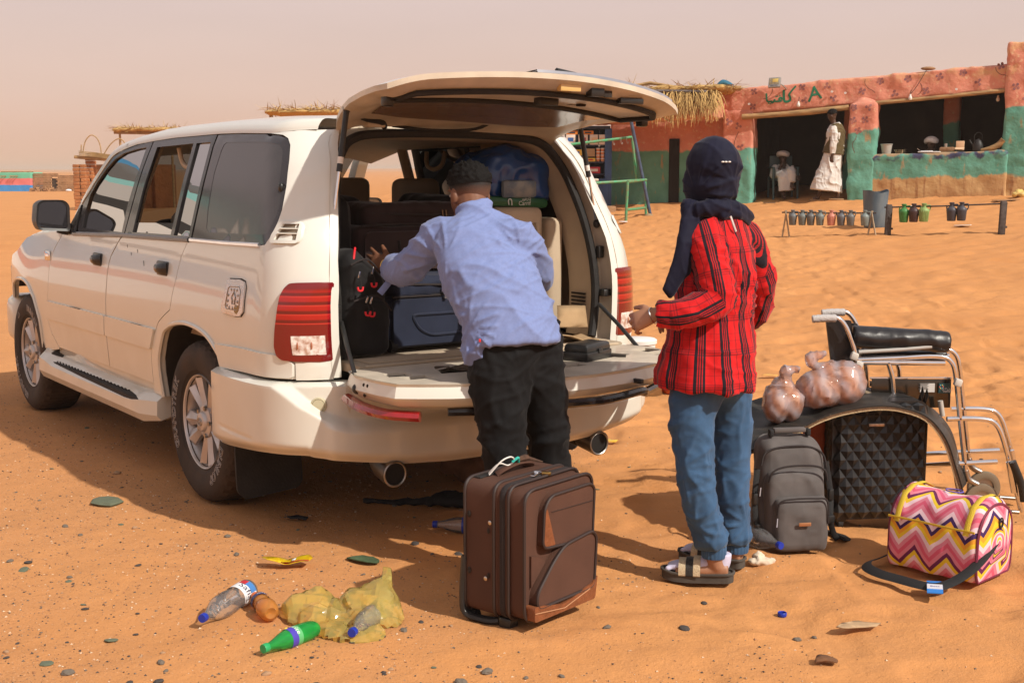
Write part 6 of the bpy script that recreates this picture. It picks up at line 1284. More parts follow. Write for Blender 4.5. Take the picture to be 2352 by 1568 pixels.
je, _ = garment('jeans', [jl, jr], JE, wom, .0075, 3, (((.6, 0, 1), 6, 5, .008, 61, .9), ((-.7, .3, 1), 15, 7, .006, 71, .9)), .0008, wo, (((0.636, 4.720, 0.459), (0, -1, .1), 12, .018, .15, 1), ((0.797, 4.850, 0.428), (0, -1, .1), 11, .016, .14, 2), ((0.758, 4.750, 0.719), (0, -1, .1), 12, .016, .18, 3), ((0.697, 4.710, 0.226), (0, -1, .1), 10, .020, .10, 4), ((0.921, 4.900, 0.198), (0, -1, .1), 9, .018, .10, 5), ((0.790, 4.720, 0.181), (0, -1, .1), 9, .018, .09, 6)))
for c_, d_ in ((Vector((0.773, 4.767, 0.122)), 0), (Vector((0.893, 4.952, 0.087)), 1)):
    V = []; F = []; n_ = 60
    for i, (dz, r) in enumerate(((.026, .047), (.012, .048), (-.012, .047), (-.022, .045))):
        for j in range(n_): a = 2*pi*j/n_; rr = r*(1+(.045*(j % 3 == 0)-.02)*(1 if i in (1, 2) else .5)); V.append(c_-wo+Vector((rr*cos(a), rr*sin(a)*.95, dz)))
    F = [(i*n_+j, i*n_+(j+1) % n_, (i+1)*n_+(j+1) % n_, (i+1)*n_+j) for i in range(3) for j in range(n_)]; new('elastic_cuff', V, F, JE, je)
SCARF = cloth('navy_scarf', (.0085, .0095, .026), .2, .75, 8, .15, 600, sheen=.12)
B = basis(WF); hq = lambda x, y, z: HW+B @ Vector((x, y, z))
hj = [g_ell(hq(0, -.014, .034), (.094, .104, .108), 22, 16, B), g_ell(hq(0, -.004, -.035), (.091, .100, .096), 20, 14, B), g_ell(hq(0, .030, -.025), (.076, .078, .102), 18, 12, B),
      limb([(0.749, 4.830, 1.469), (0.761, 4.840, 1.416), (0.776, 4.850, 1.383)], [(.080, .080), (.088, .082), (.105, .085)], 4, 22, uw),
      limb([(0.655, 4.800, 1.406), (0.696, 4.755, 1.423), (0.761, 4.760, 1.429), (0.836, 4.820, 1.418), (0.897, 4.900, 1.389)], [(.024, .028), (.028, .034), (.03, .036), (.03, .034), (.016, .022)], 5, 12),
      limb([(0.759, 4.745, 1.408), (0.830, 4.800, 1.402), (0.890, 4.880, 1.370)], [(.018, .022), (.022, .03), (.012, .014)], 5, 10),
      limb([(0.687, 4.800, 1.425), (0.669, 4.760, 1.362), (0.647, 4.730, 1.284), (0.614, 4.710, 1.205), (0.576, 4.700, 1.129), (0.566, 4.700, 1.116)], [(.035, .07), (.034, .06), (.026, .055), (.022, .045), (.018, .032), (.010, .02)], 5, 14, (.5, -.8, 0))]
hs, _ = garment('headscarf', hj, SCARF, wom, .006, 4, (((.55, .2, .9), 10, 2.2, .007, 81, .7), ((.9, 0, .3), 9, 5, .004, 91, .6)), .0003, wo, (((0.821, 4.750, 1.522), (.5, -1, .1), 11, .012, .14, 1), ((0.678, 4.750, 1.482), (-.2, -1, .1), 13, .012, .16, 2), ((0.742, 4.740, 1.427), (.2, -1, .3), 9, .010, .10, 3)))
for (x, y) in ((1660, 372), (1668, 371), (1677, 371)): new('scarf_pin', *g_ell(Vector((0.765, 4.705, 1.598))-wo+Vector(((x-1660)/620, (x-1660)/900, 0)), (.006, .004, .003), 8, 6), mat('pearl', (.8, .78, .75), rough=.2), hs)
new('tassel', *g_tube(spline([Vector((0.804, 4.745, 1.400))-wo, Vector((0.814, 4.740, 1.371))-wo, Vector((0.825, 4.745, 1.344))-wo], 4), .004, 6), mat('white_thread', (.6, .56, .55), rough=.8), wom)
# bracelet, ring
wc = Vector((0.529, 4.690, 1.043))-wo; dx_ = (Vector((0.461, 4.720, 1.014))-Vector((0.526, 4.690, 1.043))).normalized(); u_ = dx_.orthogonal().normalized(); v_ = dx_.cross(u_)
new('bracelet', *g_tube([wc+dx_*.012+u_*(.030*cos(a))+v_*(.033*sin(a))+Vector((0, 0, -.003*cos(3*a))) for a in np.linspace(0, 2*pi, 25)[:-1]], .0018, 5, closed=True), mat('silver', (.75, .72, .7), rough=.25, metal=1), wom)
SOCK = cloth('lavender_sock', (.56, .54, .70), .12, .9, 20, .3, 400); SOLE = mat('grey_foam', (.075, .065, .055), rough=.85, var=.25, vs=30); STB = mat('beige_strap', (.56, .45, .29), rough=.7, var=.2, vs=160, bump=.4, bs=250); STK = mat('black_strap', (.02, .018, .016), rough=.6, bump=.4, bs=250)
def slide(hx, hy, ang, nm):
    """heel point, heading"""
    Rz = Matrix.Rotation(ang, 3, 'Z'); q = lambda x, y, z: Vector((hx, hy, 0))+Rz @ Vector((x, y, z))-wo
    out = [(0, -.030), (.03, -.036), (.10, -.036), (.18, -.046), (.235, -.040), (.262, -.016), (.265, .006), (.25, .030), (.20, .042), (.12, .036), (.03, .036), (0, .030), (-.010, 0)]
    o2 = [tuple(v)[:2] for v in spline([(x, y, 0) for x, y in out], 3, True)]
    sl_ = new('slide', *shell(o2, lambda x, y, d: q(x, y, .036-.006*sin(x*11)-d+.006*(x > .22)*(x-.22)*20), .032, step=.03), SOLE, wom, sharp=40)
    new('sole_rim', *g_tube([q(x, y*1.02, .038-.006*sin(x*11)+.006*(x > .22)*(x-.22)*20) for x, y in o2], .006, 6, closed=True), SOLE, sl_)
    sk = [limb([q(.035, 0, .115)+wo, q(.04, 0, .075)+wo, q(.06, 0, .062)+wo], [.036, .037, .035], 4, 14), limb([q(.028, 0, .062)+wo, q(.08, 0, .068)+wo, q(.15, 0, .060)+wo, q(.215, -.004, .052)+wo, q(.243, -.004, .048)+wo], [(.030, .030), (.036, .033), (.026, .038), (.019, .036), (.010, .026)], 4, 16, (0, 0, 1))]
    for k in range(4): sk.append(g_ell(q(.240-.006*k, .026-.018*k, .047)+wo, (.014, .010, .010), 8, 6, Rz))
    V, F, Nn = remesh(sk, .0055, 2); so = new('sock', V-np.array(wo), F, SOCK, wom, sharp=None)
    for i, (x0, m_) in enumerate(((.116, STB), (.144, STK), (.172, STB))):
        V = []; F = []
        for j in range(15):
            t = pi*j/14; y = .049*cos(t); z = .030+.066*sin(t)**.75-.20*(x0-.116)*sin(t)
            for xx in (x0, x0+.027): V.append(q(xx, y, z))
            for xx in (x0+.027, x0): V.append(q(xx, y*.95, z-.004))
        for j in range(14): F += [(j*4+k, j*4+(k+1) % 4, j*4+4+(k+1) % 4, j*4+4+k) for k in range(4)]
        new('strap', V, F, m_, sl_, sharp=50)
    new('strap_logo', *g_tube([q(.157+.010*cos(a), -.049-.0, .066+.012*sin(a)) for a in np.linspace(0, 2*pi, 17)[:-1]], .0012, 5, closed=True), mat('grey_logo', (.12, .11, .10)), sl_)
    for i, ch in enumerate('SPORTS'):
        V, F = text_mesh(ch, .016); a = -pi/2-.95+.36*(5-i); a = -pi/2+(2.2-i)*.42
        cx_, cy_ = .037, 0; out_ = []
        for v in V:
            al = a-(v.x)/.0375; out_.append(q(cx_+.0385*cos(al), .0385*sin(al), .108+v.y))
        new('sock_letter', out_, F, mat('sock_red', (.45, .03, .04)) if i % 2 == 0 else mat('sock_black', (.02, .02, .02)), so, smooth=False)
slide(.842, 4.772, atan2(.2, -.978), 'l'); slide(.915, 4.945, atan2(.47, -.88), 'r')
# ---- people at the café
GAL = cloth('white_robe', (.62, .60, .57), .1, .9, 6, .15, 300); VEST = cloth('olive_vest', (.115, .085, .04), .25, .9, 8, .2, 300); TUR = cloth('white_turban', (.60, .57, .55), .15, .9, 20, .3, 200)
pz = float(gz(6.1, 24.75)); po = Vector((6.1, 24.75, pz)); pw = thing('person', 'man in a white robe and olive vest walking towards the cafe doorway', 'man', po)
H_ = lambda x, y, z: Vector((x, 24.75+y, z)); hcw = H_(6.085, 0, 2.58)
core = head(hcw, (-.75, .62, -.35), .97, (-.2, .1, 1))+[limb([H_(6.12, 0, 2.42), H_(6.10, 0, 2.50), H_(6.09, 0, 2.56)], [.055, .05, .05]), limb([H_(6.14, 0, 1.9), H_(6.16, 0, 2.2), H_(6.14, 0, 2.42)], [.10, .13, .08]),
  limb([H_(6.08, -.12, 2.36), H_(6.10, -.16, 2.08), H_(6.07, -.15, 1.82)], [.04, .035, .025]), limb([H_(6.28, .1, 2.34), H_(6.34, .14, 2.1), H_(6.30, .05, 1.86)], [.04, .035, .025]),
  limb([H_(6.10, .05, 1.8), H_(5.98, .1, 1.4), H_(5.90, .12, pz+.08)], [.07, .05, .035]), limb([H_(6.18, 0, 1.8), H_(6.22, -.02, 1.4), H_(6.24, -.03, pz+.08)], [.07, .05, .035]), limb([H_(5.92, .12, pz+.06), H_(5.80, .16, pz+.03)], [.035, .03]), limb([H_(6.26, -.03, pz+.06), H_(6.14, .02, pz+.03)], [.035, .03])]
core += hand(H_(6.07, -.15, 1.82), (-.1, 0, -1), (-.3, -1, 0), 1, 1, (.5, .5, .5, .5))
V, F, Nn = remesh(core, .011, 2); new('body', V-np.array(po), F, SKIND, pw, sharp=None); Bw = basis((-.75, .62, -.35), (-.2, .1, 1))
new('hair', *cap(hcw-po+Bw @ Vector((0, -.012, .03)), Bw, (.082, .099, .092), lambda x, y, z: z > -.03+.8*max(0, y), .008, 60, 40, 26), HAIR, pw, sharp=None)
g_, _ = garment('robe', [limb([H_(6.02, .04, 1.17), H_(6.05, .03, 1.40), H_(6.11, .02, 1.75), H_(6.15, .01, 1.98), H_(6.16, .0, 2.25), H_(6.14, 0, 2.42)], [(.30, .22), (.26, .20), (.20, .16), (.175, .14), (.19, .13), (.08, .07)], 5, 24, (1, .2, 0)), limb([H_(6.09, -.10, 2.36), H_(6.085, -.16, 2.1), H_(6.075, -.155, 1.86)], [.068, .062, .05]), limb([H_(6.27, .08, 2.34), H_(6.345, .13, 2.12), H_(6.31, .06, 1.9)], [.068, .06, .05])], GAL, pw, .010, 2, (((1, .1, .12), 7, 1.2, .03, 11, .4), ((.3, 0, 1), 9, 4, .01, 12, .5)), 0, po)
g_, _ = garment('vest', [limb([H_(6.13, .01, 1.86), H_(6.155, .01, 2.05), H_(6.17, .0, 2.28), H_(6.15, 0, 2.43)], [(.215, .175), (.195, .16), (.185, .15), (.09, .085)], 5, 24, (1, .2, 0))], VEST, pw, .010, 2, (((.2, 0, 1), 9, 3, .012, 15, .5),), 0, po)
for (x, y) in ((5.88, .14), (6.21, -.01)): new('sandal', *g_box(H_(x, y, float(gz(x, 24.75))+.02)-po, (.28, .10, .035), .012, R=rot('Z', -.3)), mat('tan_sandal', (.30, .19, .10), rough=.8), pw)
# seated man
sz = .985; so_ = Vector((5.45, 26.15, sz)); ps = thing('person', 'man in a white robe and turban sitting with crossed legs inside the doorway', 'man', so_)
Q = lambda x, y, z: Vector((x, 26.1+y, z)); hs_ = Q(5.455, .02, 1.80)
core = head(hs_, (-.1, -1, -.1), .95)+[limb([Q(5.47, .08, 1.42), Q(5.47, .06, 1.6), Q(5.46, .03, 1.74)], [.12, .11, .055]), limb([Q(5.30, 0, 1.60), Q(5.26, -.18, 1.42), Q(5.42, -.16, 1.70)], [.045, .038, .028]), limb([Q(5.62, 0, 1.60), Q(5.70, -.05, 1.42), Q(5.70, -.25, 1.46)], [.045, .038, .028]),
  limb([Q(5.38, .05, 1.42), Q(5.36, -.40, 1.46), Q(5.39, -.42, 1.05)], [.075, .055, .035]), limb([Q(5.55, .05, 1.42), Q(5.50, -.42, 1.54), Q(5.52, -.52, 1.25)], [.075, .055, .035]), limb([Q(5.39, -.42, 1.04), Q(5.39, -.56, 1.01)], [.04, .03]), limb([Q(5.52, -.52, 1.25), Q(5.56, -.62, 1.19)], [.04, .03])]
core += hand(Q(5.42, -.16, 1.70), (.1, .1, 1), (0, -1, 0), 1, .95, (.8, .8, .8, .8))+hand(Q(5.70, -.25, 1.46), (0, -.6, -.8), (0, -1, .3), -1, .95, (.4, .4, .4, .4))
V, F, Nn = remesh(core, .011, 2); new('body', V-np.array(so_), F, SKIND, ps, sharp=None)
garment('robe', [limb([Q(5.47, .10, 1.40), Q(5.47, .07, 1.55), Q(5.46, .04, 1.68)], [(.20, .15), (.19, .13), (.08, .07)], 5, 20, (1, 0, 0)), limb([Q(5.31, .02, 1.62), Q(5.24, -.15, 1.43), Q(5.33, -.17, 1.54)], [.075, .07, .06]), limb([Q(5.61, .02, 1.62), Q(5.70, -.04, 1.44), Q(5.70, -.18, 1.45)], [.075, .07, .06]),
  limb([Q(5.45, .1, 1.42), Q(5.42, -.25, 1.46), Q(5.41, -.44, 1.42), Q(5.43, -.48, 1.14)], [(.19, .10), (.17, .10), (.15, .09), (.15, .07)], 5, 20, (1, 0, 0)), limb([Q(5.56, 0, 1.44), Q(5.53, -.44, 1.54), Q(5.54, -.5, 1.32)], [.10, .085, .075])], GAL, ps, .014, 2, (((.7, 0, .5), 8, 3, .018, 17, .6),), 0, so_)
tb = [g_ell(hs_+Vector((0, .01, .075)), (.115, .125, .07), 18, 10)]+[limb([hs_+Vector((.112*cos(a+k), .01+.12*sin(a+k), .055+.02*sin(2*a+k*2)+.014*k)) for a in np.linspace(0, 5.8, 8)], [(.03, .022)]*8, 3, 8) for k in range(3)]
garment('turban', tb, TUR, ps, .011, 2, (), 0, so_)
CH = mat('green_plastic_chair', (.055, .10, .11), rough=.5)
ch = thing('chair', 'dark green plastic armchair under the seated man', 'chair', (5.46, 26.2, sz))
c_ = lambda x, y, z: Vector((x-5.46, 26.1+y-26.2, z-sz))
for x in (5.22, 5.70): new('front_leg', *g_tube([c_(x, -.30, sz-.02), c_(x*1.0, -.26, 1.42), c_(x, -.26, 1.60)], [.022, .026, .024], 8), CH, ch); new('rear_leg', *g_tube([c_(x, .25, sz-.02), c_(x, .20, 1.42)], .024, 8), CH, ch); new('armrest', *g_box(c_(x, -.03, 1.60), (.06, .48, .03), .01), CH, ch)
new('seat', *g_box(c_(5.46, -.02, 1.36), (.50, .48, .035), .012), CH, ch); new('backrest', *g_box(c_(5.46, .24, 1.62), (.46, .04, .44), .015), CH, ch)
# the one behind the counter
ko = Vector(cw(3.5, .75, 1.0)); pk = thing('person', 'man in a white turban sitting low behind the mud counter', 'man', ko); hk = Vector(cw(3.49, .5, 2.04))
core = head(hk, (-.75, -.6, -.35), .97)+[limb([hk+Vector((.03, .08, -.55)), hk+Vector((.02, .06, -.25)), hk+Vector((0, .02, -.08))], [.14, .15, .055]), limb([hk+Vector((-.18, 0, -.27)), hk+Vector((-.22, -.1, -.5))], [.05, .04]), limb([hk+Vector((.18, .06, -.27)), hk+Vector((.22, 0, -.5))], [.05, .04]), limb([hk+Vector((.03, .08, -.5)), hk+Vector((.05, .1, -1.0))], [.15, .16])]
V, F, Nn = remesh(core, .012, 2); new('body', V-np.array(ko), F, SKIND, pk, sharp=None)
garment('turban', [g_ell(hk+Vector((0, .01, .075)), (.118, .125, .078), 18, 10)]+[limb([hk+Vector((.112*cos(a+k), .01+.12*sin(a+k), .05+.02*sin(2*a+k*2)+.014*k)) for a in np.linspace(0, 5.8, 8)], [(.03, .022)]*8, 3, 8) for k in range(3)], TUR, pk, .011, 2, (), 0, ko)
garment('robe', [limb([hk+Vector((.03, .08, -.6)), hk+Vector((.02, .06, -.26)), hk+Vector((0, .02, -.13))], [(.2, .15), (.21, .14), (.08, .07)], 4, 18, (1, 0, 0))], GAL, pk, .016, 2, (), 0, ko)
# ------------------------------------------------------------------ luggage on the sand
def L_(p, name, G_, m, **k): return new(name, *((G_.V, G_.F) if isinstance(G_, G) else G_), m, p, **k)
def weave(name, col, col2, sc=420):
    m = mat(name, col, rough=.75, spec=.25); n, L, b = nodes(m); t = n.new('ShaderNodeTexCoord'); c = n.new('ShaderNodeTexChecker'); c.inputs['Scale'].default_value = sc; c.inputs['Color1'].default_value = (*col, 1); c.inputs['Color2'].default_value = (*col2, 1); L.new(t.outputs['Object'], c.inputs['Vector'])
    z = n.new('ShaderNodeTexNoise'); z.inputs['Scale'].default_value = 7; z.inputs['Detail'].default_value = 5; L.new(t.outputs['Object'], z.inputs['Vector']); x = n.new('ShaderNodeMix'); x.data_type = 'RGBA'; x.blend_type = 'MULTIPLY'; x.inputs[0].default_value = .6; L.new(c.outputs[0], x.inputs[6]); L.new(z.outputs[0], x.inputs[7])
    k = n.new('ShaderNodeMix'); k.data_type = 'RGBA'; k.blend_type = 'ADD'; k.inputs[0].default_value = .35; L.new(x.outputs[2], k.inputs[6]); k.inputs[7].default_value = (*[v*.9 for v in col], 1); L.new(k.outputs[2], b.inputs['Base Color'])
    bp = n.new('ShaderNodeBump'); bp.inputs['Strength'].default_value = .3; bp.inputs['Distance'].default_value = .002; L.new(c.outputs['Fac'], bp.inputs['Height']); L.new(bp.outputs[0], b.inputs['Normal']); return m
BW = weave('brown_weave', (.105, .050, .034), (.042, .020, .014)); BLEA = mat('tan_leather', (.23, .075, .028), rough=.5, var=.3, vs=30, bump=.4, bs=160); PIPE = mat('dark_brown_piping', (.030, .018, .016), rough=.55); ZIP = mat('zip_tape', (.022, .016, .016), rough=.8, bump=.4, bs=300)
def face(p, name, poly, y0, th, m, step=.05, **k): return L_(p, name, shell(poly, lambda x, z, d: (x, y0+d, z), th, step=step), m, sharp=35, **k)
def piping(p, poly, y, r, m, name='piping'): return L_(p, name, g_tube([(x, y, z) for x, z in poly], r, 6, up=(0, 1, 0), closed=True), m)
def rrect(w_, h, r, z0=0, x0=0, k=5): return rpoly([(x0-w_/2, z0), (x0+w_/2, z0), (x0+w_/2, z0+h), (x0-w_/2, z0+h)], r, k)
def puffy(p, name, w_, d_, h, r, c, m, vox=.012, amp=.004, fr=9, sm=2, extra=(), shape=None, R=None):
    V, F, Nn = remesh([g_box(c, (w_, d_, h), r, 4, R=R)]+list(extra), vox, sm)
    if shape is not None: V = shape(V)
    V = V+Nn*(amp*fbm(V*fr, 3, 13))[:, None]; return new(name, V, F, m, p, sharp=None)
bs = thing('suitcase', 'brown woven upright suitcase with tan leather patches and a padlock', 'suitcase', (.065, 4.40, 0), radians(51))
bs.rotation_euler = (0, 0, radians(51))
face(bs, 'back_shell', rrect(.40, .47, .05, .045), -.015, .145, BW); L_(bs, 'side_gusset', shell(rrect(.395, .465, .05, .048), lambda x, z, d: (x, -.06+d, z), .05, step=.1), BW, sharp=35)
piping(bs, rrect(.404, .474, .05, .043), .0, .006, PIPE); piping(bs, rrect(.404, .474, .05, .043), .130, .006, PIPE); piping(bs, rrect(.40, .47, .05, .045), -.062, .0055, PIPE)
L_(bs, 'zip', g_tube([(x, -.035, z) for x, z in rrect(.398, .468, .05, .046)], (.012, .003), 6, up=(0, 1, 0), closed=True), ZIP)
face(bs, 'front_panel', rrect(.385, .455, .055, .05), -.125, .07, BW); piping(bs, rrect(.389, .459, .055, .048), -.127, .006, PIPE)
up = rpoly([(-.125, .30), (.165, .275), (.175, .455), (.15, .475), (-.08, .475), (-.115, .44)], .03, 4); pk = face(bs, 'upper_pocket', up, -.150, .03, BW); piping(pk, up, -.151, .0055, PIPE)
face(pk, 'leather_patch', rpoly([(-.118, .305), (-.055, .30), (-.075, .36), (-.100, .435), (-.108, .43)], .006), -.1525, .003, BLEA); L_(pk, 'seam', g_tube([(-.075, -.151, .418), (.17, -.151, .410)], .0015, 5), PIPE)
lo = rpoly([(-.165, .10), (.165, .10), (.178, .28), (.15, .305), (-.01, .29), (-.07, .25), (-.165, .155)], .03, 4); pk2 = face(bs, 'lower_pocket', lo, -.158, .036, BW); piping(pk2, lo, -.160, .0058, PIPE)
face(bs, 'leather_base', rpoly([(-.185, .06), (.165, .055), (.18, .14), (.15, .115), (-.02, .085), (-.12, .105), (-.185, .115)], .012), -.165, .04, BLEA)
L_(bs, 'seam', g_tube([(-.185, -.167, .092), (-.02, -.167, .070), (.13, -.167, .10)], .002, 5), mat('tan_stitching', (.4, .2, .1)))
face(bs, 'flap', [(-.165, .17), (-.165, .28), (-.125, .27), (-.085, .245)], -.134, .008, BW)
for z in (.18, .38):
    for y in (.035,): L_(bs, 'rivet', g_ell((-.205, y-.02*(z > .3), z), (.003, .008, .008), 10, 6), mat('rivet_metal', (.6, .52, .45), rough=.3, metal=1)); L_(bs, 'tear', g_ell((-.2035, y+.075, z+.015), (.002, .009, .012), 8, 5), DARK); L_(bs, 'tear', g_ell((-.2035, y-.012, z-.03*(1 if z > .3 else -.4)), (.002, .006, .010), 8, 5), DARK)
L_(bs, 'wheel_rail', g_tube(spline([(-.195, .135, .24), (-.198, .142, .10), (-.195, .13, .035), (-.18, .05, .022), (-.17, .0, .03)], 4), (.016, .014), 8), PLASTIC); L_(bs, 'wheel_rail', g_tube(spline([(.195, .135, .24), (.198, .142, .10), (.195, .13, .035)], 4), (.016, .014), 8), PLASTIC)
for x in (-.16, .16): L_(bs, 'foot', g_box((x, -.03, .024), (.05, .05, .048), .010, taper=(1, 1.2)), PLASTIC); L_(bs, 'wheel', g_tube([(x-.012, .125, .022), (x+.012, .125, .022)], .022, 16), RUBBER)
hd = L_(bs, 'handle', g_tube(spline([(-.09, .08, .517), (-.07, .07, .530), (0, .065, .540), (.07, .07, .530), (.09, .08, .517)], 4), (.009, .022), 10, up=(0, 0, 1)), BW); L_(bs, 'torn_tag', g_tube(spline([(-.02, .06, .553), (.03, .05, .560), (.07, .06, .548), (.12, .04, .530)], 4), lerps([.006, .012, .008, .003], 4), 7), mat('brown_rag', (.10, .05, .03), rough=.9, var=.5, vs=60))
L_(bs, 'telescopic_slot', g_box((-.10, .105, .517), (.13, .03, .008), .003), PLASTIC)
L_(bs, 'luggage_string', g_tube(spline([(-.13, .08, .523), (-.10, .05, .570), (-.06, .04, .580), (-.03, .05, .560), (-.05, .06, .545), (-.10, .06, .560), (-.12, .09, .525)], 4), .0028, 6), mat('white_string', (.70, .68, .64), rough=.6)); L_(bs, 'teal_tie', g_tube(spline([(-.04, .05, .556), (-.02, .04, .570), (-.005, .05, .550)], 4), .005, 6), mat('teal_string', (.03, .40, .34), rough=.6))
pl_ = L_(bs, 'padlock', g_box((.02, -.055, .521), (.020, .032, .012), .003, R=rot('Z', .5)), mat('brass_lock', (.55, .36, .12), rough=.3, metal=1)); L_(pl_, 'shackle', g_tube(spline([(.012, -.038, .523), (.0, -.025, .527), (-.006, -.02, .524), (.004, -.03, .524)], 3), .0025, 6), CHROME); L_(bs, 'zip_pull', g_box((-.02, -.035, .520), (.045, .016, .006), .002, R=rot('Z', .25)), CHROME); L_(bs, 'zip_pull', g_box((.203, -.10, .30), (.004, .008, .03), .001), CHROME)
# grey backpack
gp = thing('backpack', 'grey backpack standing on the sand in front of the draped mat', 'backpack', (1.165, 5.24, 0), radians(8)); GF_ = cloth('grey_nylon', (.115, .103, .100), .25, .7, 9, .2, 500)
def bend(V): V = V.copy(); t = np.clip(V[:, 2]/.46, 0, 1); V[:, 0] *= 1-.16*t**3; V[:, 1] += .05*t*t; return V
b0 = puffy(gp, 'main_compartment', .31, .17, .46, .07, (0, .02, .24), GF_, .010, .009, 8, 3, shape=bend); V, F, Nn = remesh([g_box((0, -.055, .18), (.265, .09, .33), .05, 4)], .010, 3); V = bend(wrinkle(V, Nn, (.2, 0, 1), 12, 7, .007, 3)); new('middle_compartment', V, F, GF_, gp, sharp=None)
V, F, Nn = remesh([g_box((.01, -.10, .125), (.235, .07, .23), .035, 4)], .009, 3); V = bend(wrinkle(V, Nn, (.3, 0, 1), 14, 8, .007, 5)); fp = new('front_pocket', V, F, GF_, gp, sharp=None)
BK = mat('black_webbing', (.012, .012, .013), rough=.75, bump=.3, bs=400); BUCK = PLASTIC
for (P, r) in (([(-.125, -.085, .30), (-.11, -.09, .345), (-.05, -.088, .365), (.06, -.088, .365), (.11, -.09, .345), (.125, -.085, .30)], .0045), ([(-.10, -.125, .17), (-.09, -.128, .225), (-.04, -.13, .238), (.06, -.13, .238), (.11, -.128, .225), (.118, -.125, .13)], .004), ([(-.14, -.03, .36), (-.12, -.02, .41), (-.05, -.015, .43), (.06, -.015, .43), (.125, -.02, .40), (.142, -.03, .34)], .0045)): L_(gp, 'zip', g_tube(spline(P, 5), r, 6), ZIP)
L_(gp, 'logo_plate', g_box((.012, -.143, .135), (.052, .006, .015), .002), mat('copper_plate', (.42, .20, .10), rough=.35, metal=.5)); h_ = L_(gp, 'grab_handle', g_box((.0, .035, .492), (.14, .03, .020), .007), GF_)
for x in (-.08, .08): L_(h_, 'handle_loop', g_box((x, .035, .482), (.018, .034, .03), .005), BK)
for x, P in ((-1, [(-.15, -.01, .34), (-.165, -.03, .22), (-.155, -.04, .10), (-.14, -.01, .03)]), (1, [(.15, .0, .36), (.175, .0, .22), (.17, -.02, .12), (.20, .02, .05), (.225, .03, .012)])): L_(gp, 'side_strap', g_tube(spline(P, 4), (.003, .013), 8, up=(0, 1, 0)), BK); L_(gp, 'buckle', g_box(P[1], (.022, .03, .05), .006), BUCK); L_(gp, 'buckle', g_box(P[2], (.03, .03, .035), .006), BUCK)
L_(gp, 'shoulder_strap', g_tube(spline([(.12, .12, .10), (.20, .12, .03), (.27, .06, .014), (.24, .03, .02)], 4), (.008, .03), 8, up=(0, 0, 1)), BK); L_(gp, 'zip_pull', g_tube([(-.10, -.13, .16), (-.105, -.137, .125)], .003, 5), CHROME); L_(gp, 'zip_pull', g_tube([(-.145, -.045, .27), (-.15, -.05, .235)], .003, 5), CHROME)
# black hard case with faceted diamonds
bc = thing('suitcase', 'black hard shell suitcase with faceted diamond relief under the mat', 'suitcase', (1.60, 5.60, 0), radians(6)); BH = mat('black_polycarbonate', (.014, .014, .015), rough=.38, coat=.15, var=.25, vs=6)
w_, h_2, r_ = .43, .525, .055; L_(bc, 'shell_half', shell(rrect(w_, h_2, r_, .045), lambda x, z, d: (x, -.09+d, z), .085, step=.2), BH, sharp=30); L_(bc, 'shell_half', shell(rrect(w_, h_2, r_, .045), lambda x, z, d: (x, .01+d, z), .09, step=.2), BH, sharp=30); L_(bc, 'zip_band', shell(rrect(w_-.012, h_2-.012, r_, .051), lambda x, z, d: (x, -.006+d, z), .018, step=.2), ZIP)
g = G(); dx, dz = .058, .078; rw = rrect(w_, h_2, r_, .045)
def fz(x, z):
    e_ = min(w_/2-abs(x), z-.045, .045+h_2-z); return -.090-.020*sqrt(max(0, min(1, e_/.035)))
V = []
for r in range(-1, 17):
    for c in range(-1, 10):
        cx_ = -w_/2+(c+(.5 if r % 2 else 0))*dx; cz_ = .045+r*dz/2
        q = [(cx_-dx/2, cz_), (cx_, cz_-dz/2), (cx_+dx/2, cz_), (cx_, cz_+dz/2)]; q = [(max(-w_/2+.004, min(w_/2-.004, a)), max(.05, min(.04+h_2, b_))) for a, b_ in q]
        if abs(cx_) > w_/2-.006 or not (.052 < cz_ < .04+h_2) : continue
        if not inside(rw, cx_, cz_): continue
        P = [(a, fz(a, b_), b_) for a, b_ in q]+[(cx_, fz(cx_, cz_)-.013*min(1, abs(fz(cx_, cz_)+.09)/.02), cz_)]; g.add(P, [(0, 1, 4), (1, 2, 4), (2, 3, 4), (3, 0, 4)])
L_(bc, 'faceted_front', g, BH, smooth=False)
for s in (-1, 1):
    g = G()
    for r in range(15):
        for c in range(2): y = -.065+.045*c+(.022 if r % 2 else 0); z = .10+r*.035; P = [(s*w_/2*1.001, y-.02, z), (s*w_/2*1.001, y, z-.034), (s*w_/2*1.001, y+.02, z), (s*w_/2*1.001, y, z+.034), (s*(w_/2+.009), y, z)]; g.add(P, [(0, 1, 4), (1, 2, 4), (2, 3, 4), (3, 0, 4)])
    L_(bc, 'faceted_side', g, BH, smooth=False)
L_(bc, 'name_plate', g_box((-.035, -.128, .475), (.082, .010, .022), .004), BH); L_(bc, 'badge', g_box((-.035, -.134, .475), (.068, .006, .012), .002), mat('worn_silver', (.48, .36, .27), rough=.35, metal=.8, var=.4, vs=60))
L_(bc, 'lock', g_box((w_/2+.004, .0, .50), (.014, .03, .05), .004), PLASTIC); L_(bc, 'zip_pull', g_tube([(w_/2+.01, -.008, .45), (w_/2+.014, -.01, .40)], .004, 6), CHROME); L_(bc, 'padlock', g_box((w_/2+.016, -.01, .375), (.016, .026, .03), .004), PLASTIC)
for x in (-.16, .16):
    for y in (-.06, .06): L_(bc, 'wheel', g_tube([(x-.011, y, .024), (x+.011, y, .024)], .024, 14), RUBBER); L_(bc, 'wheel_housing', g_box((x, y, .045), (.05, .045, .03), .008), PLASTIC)
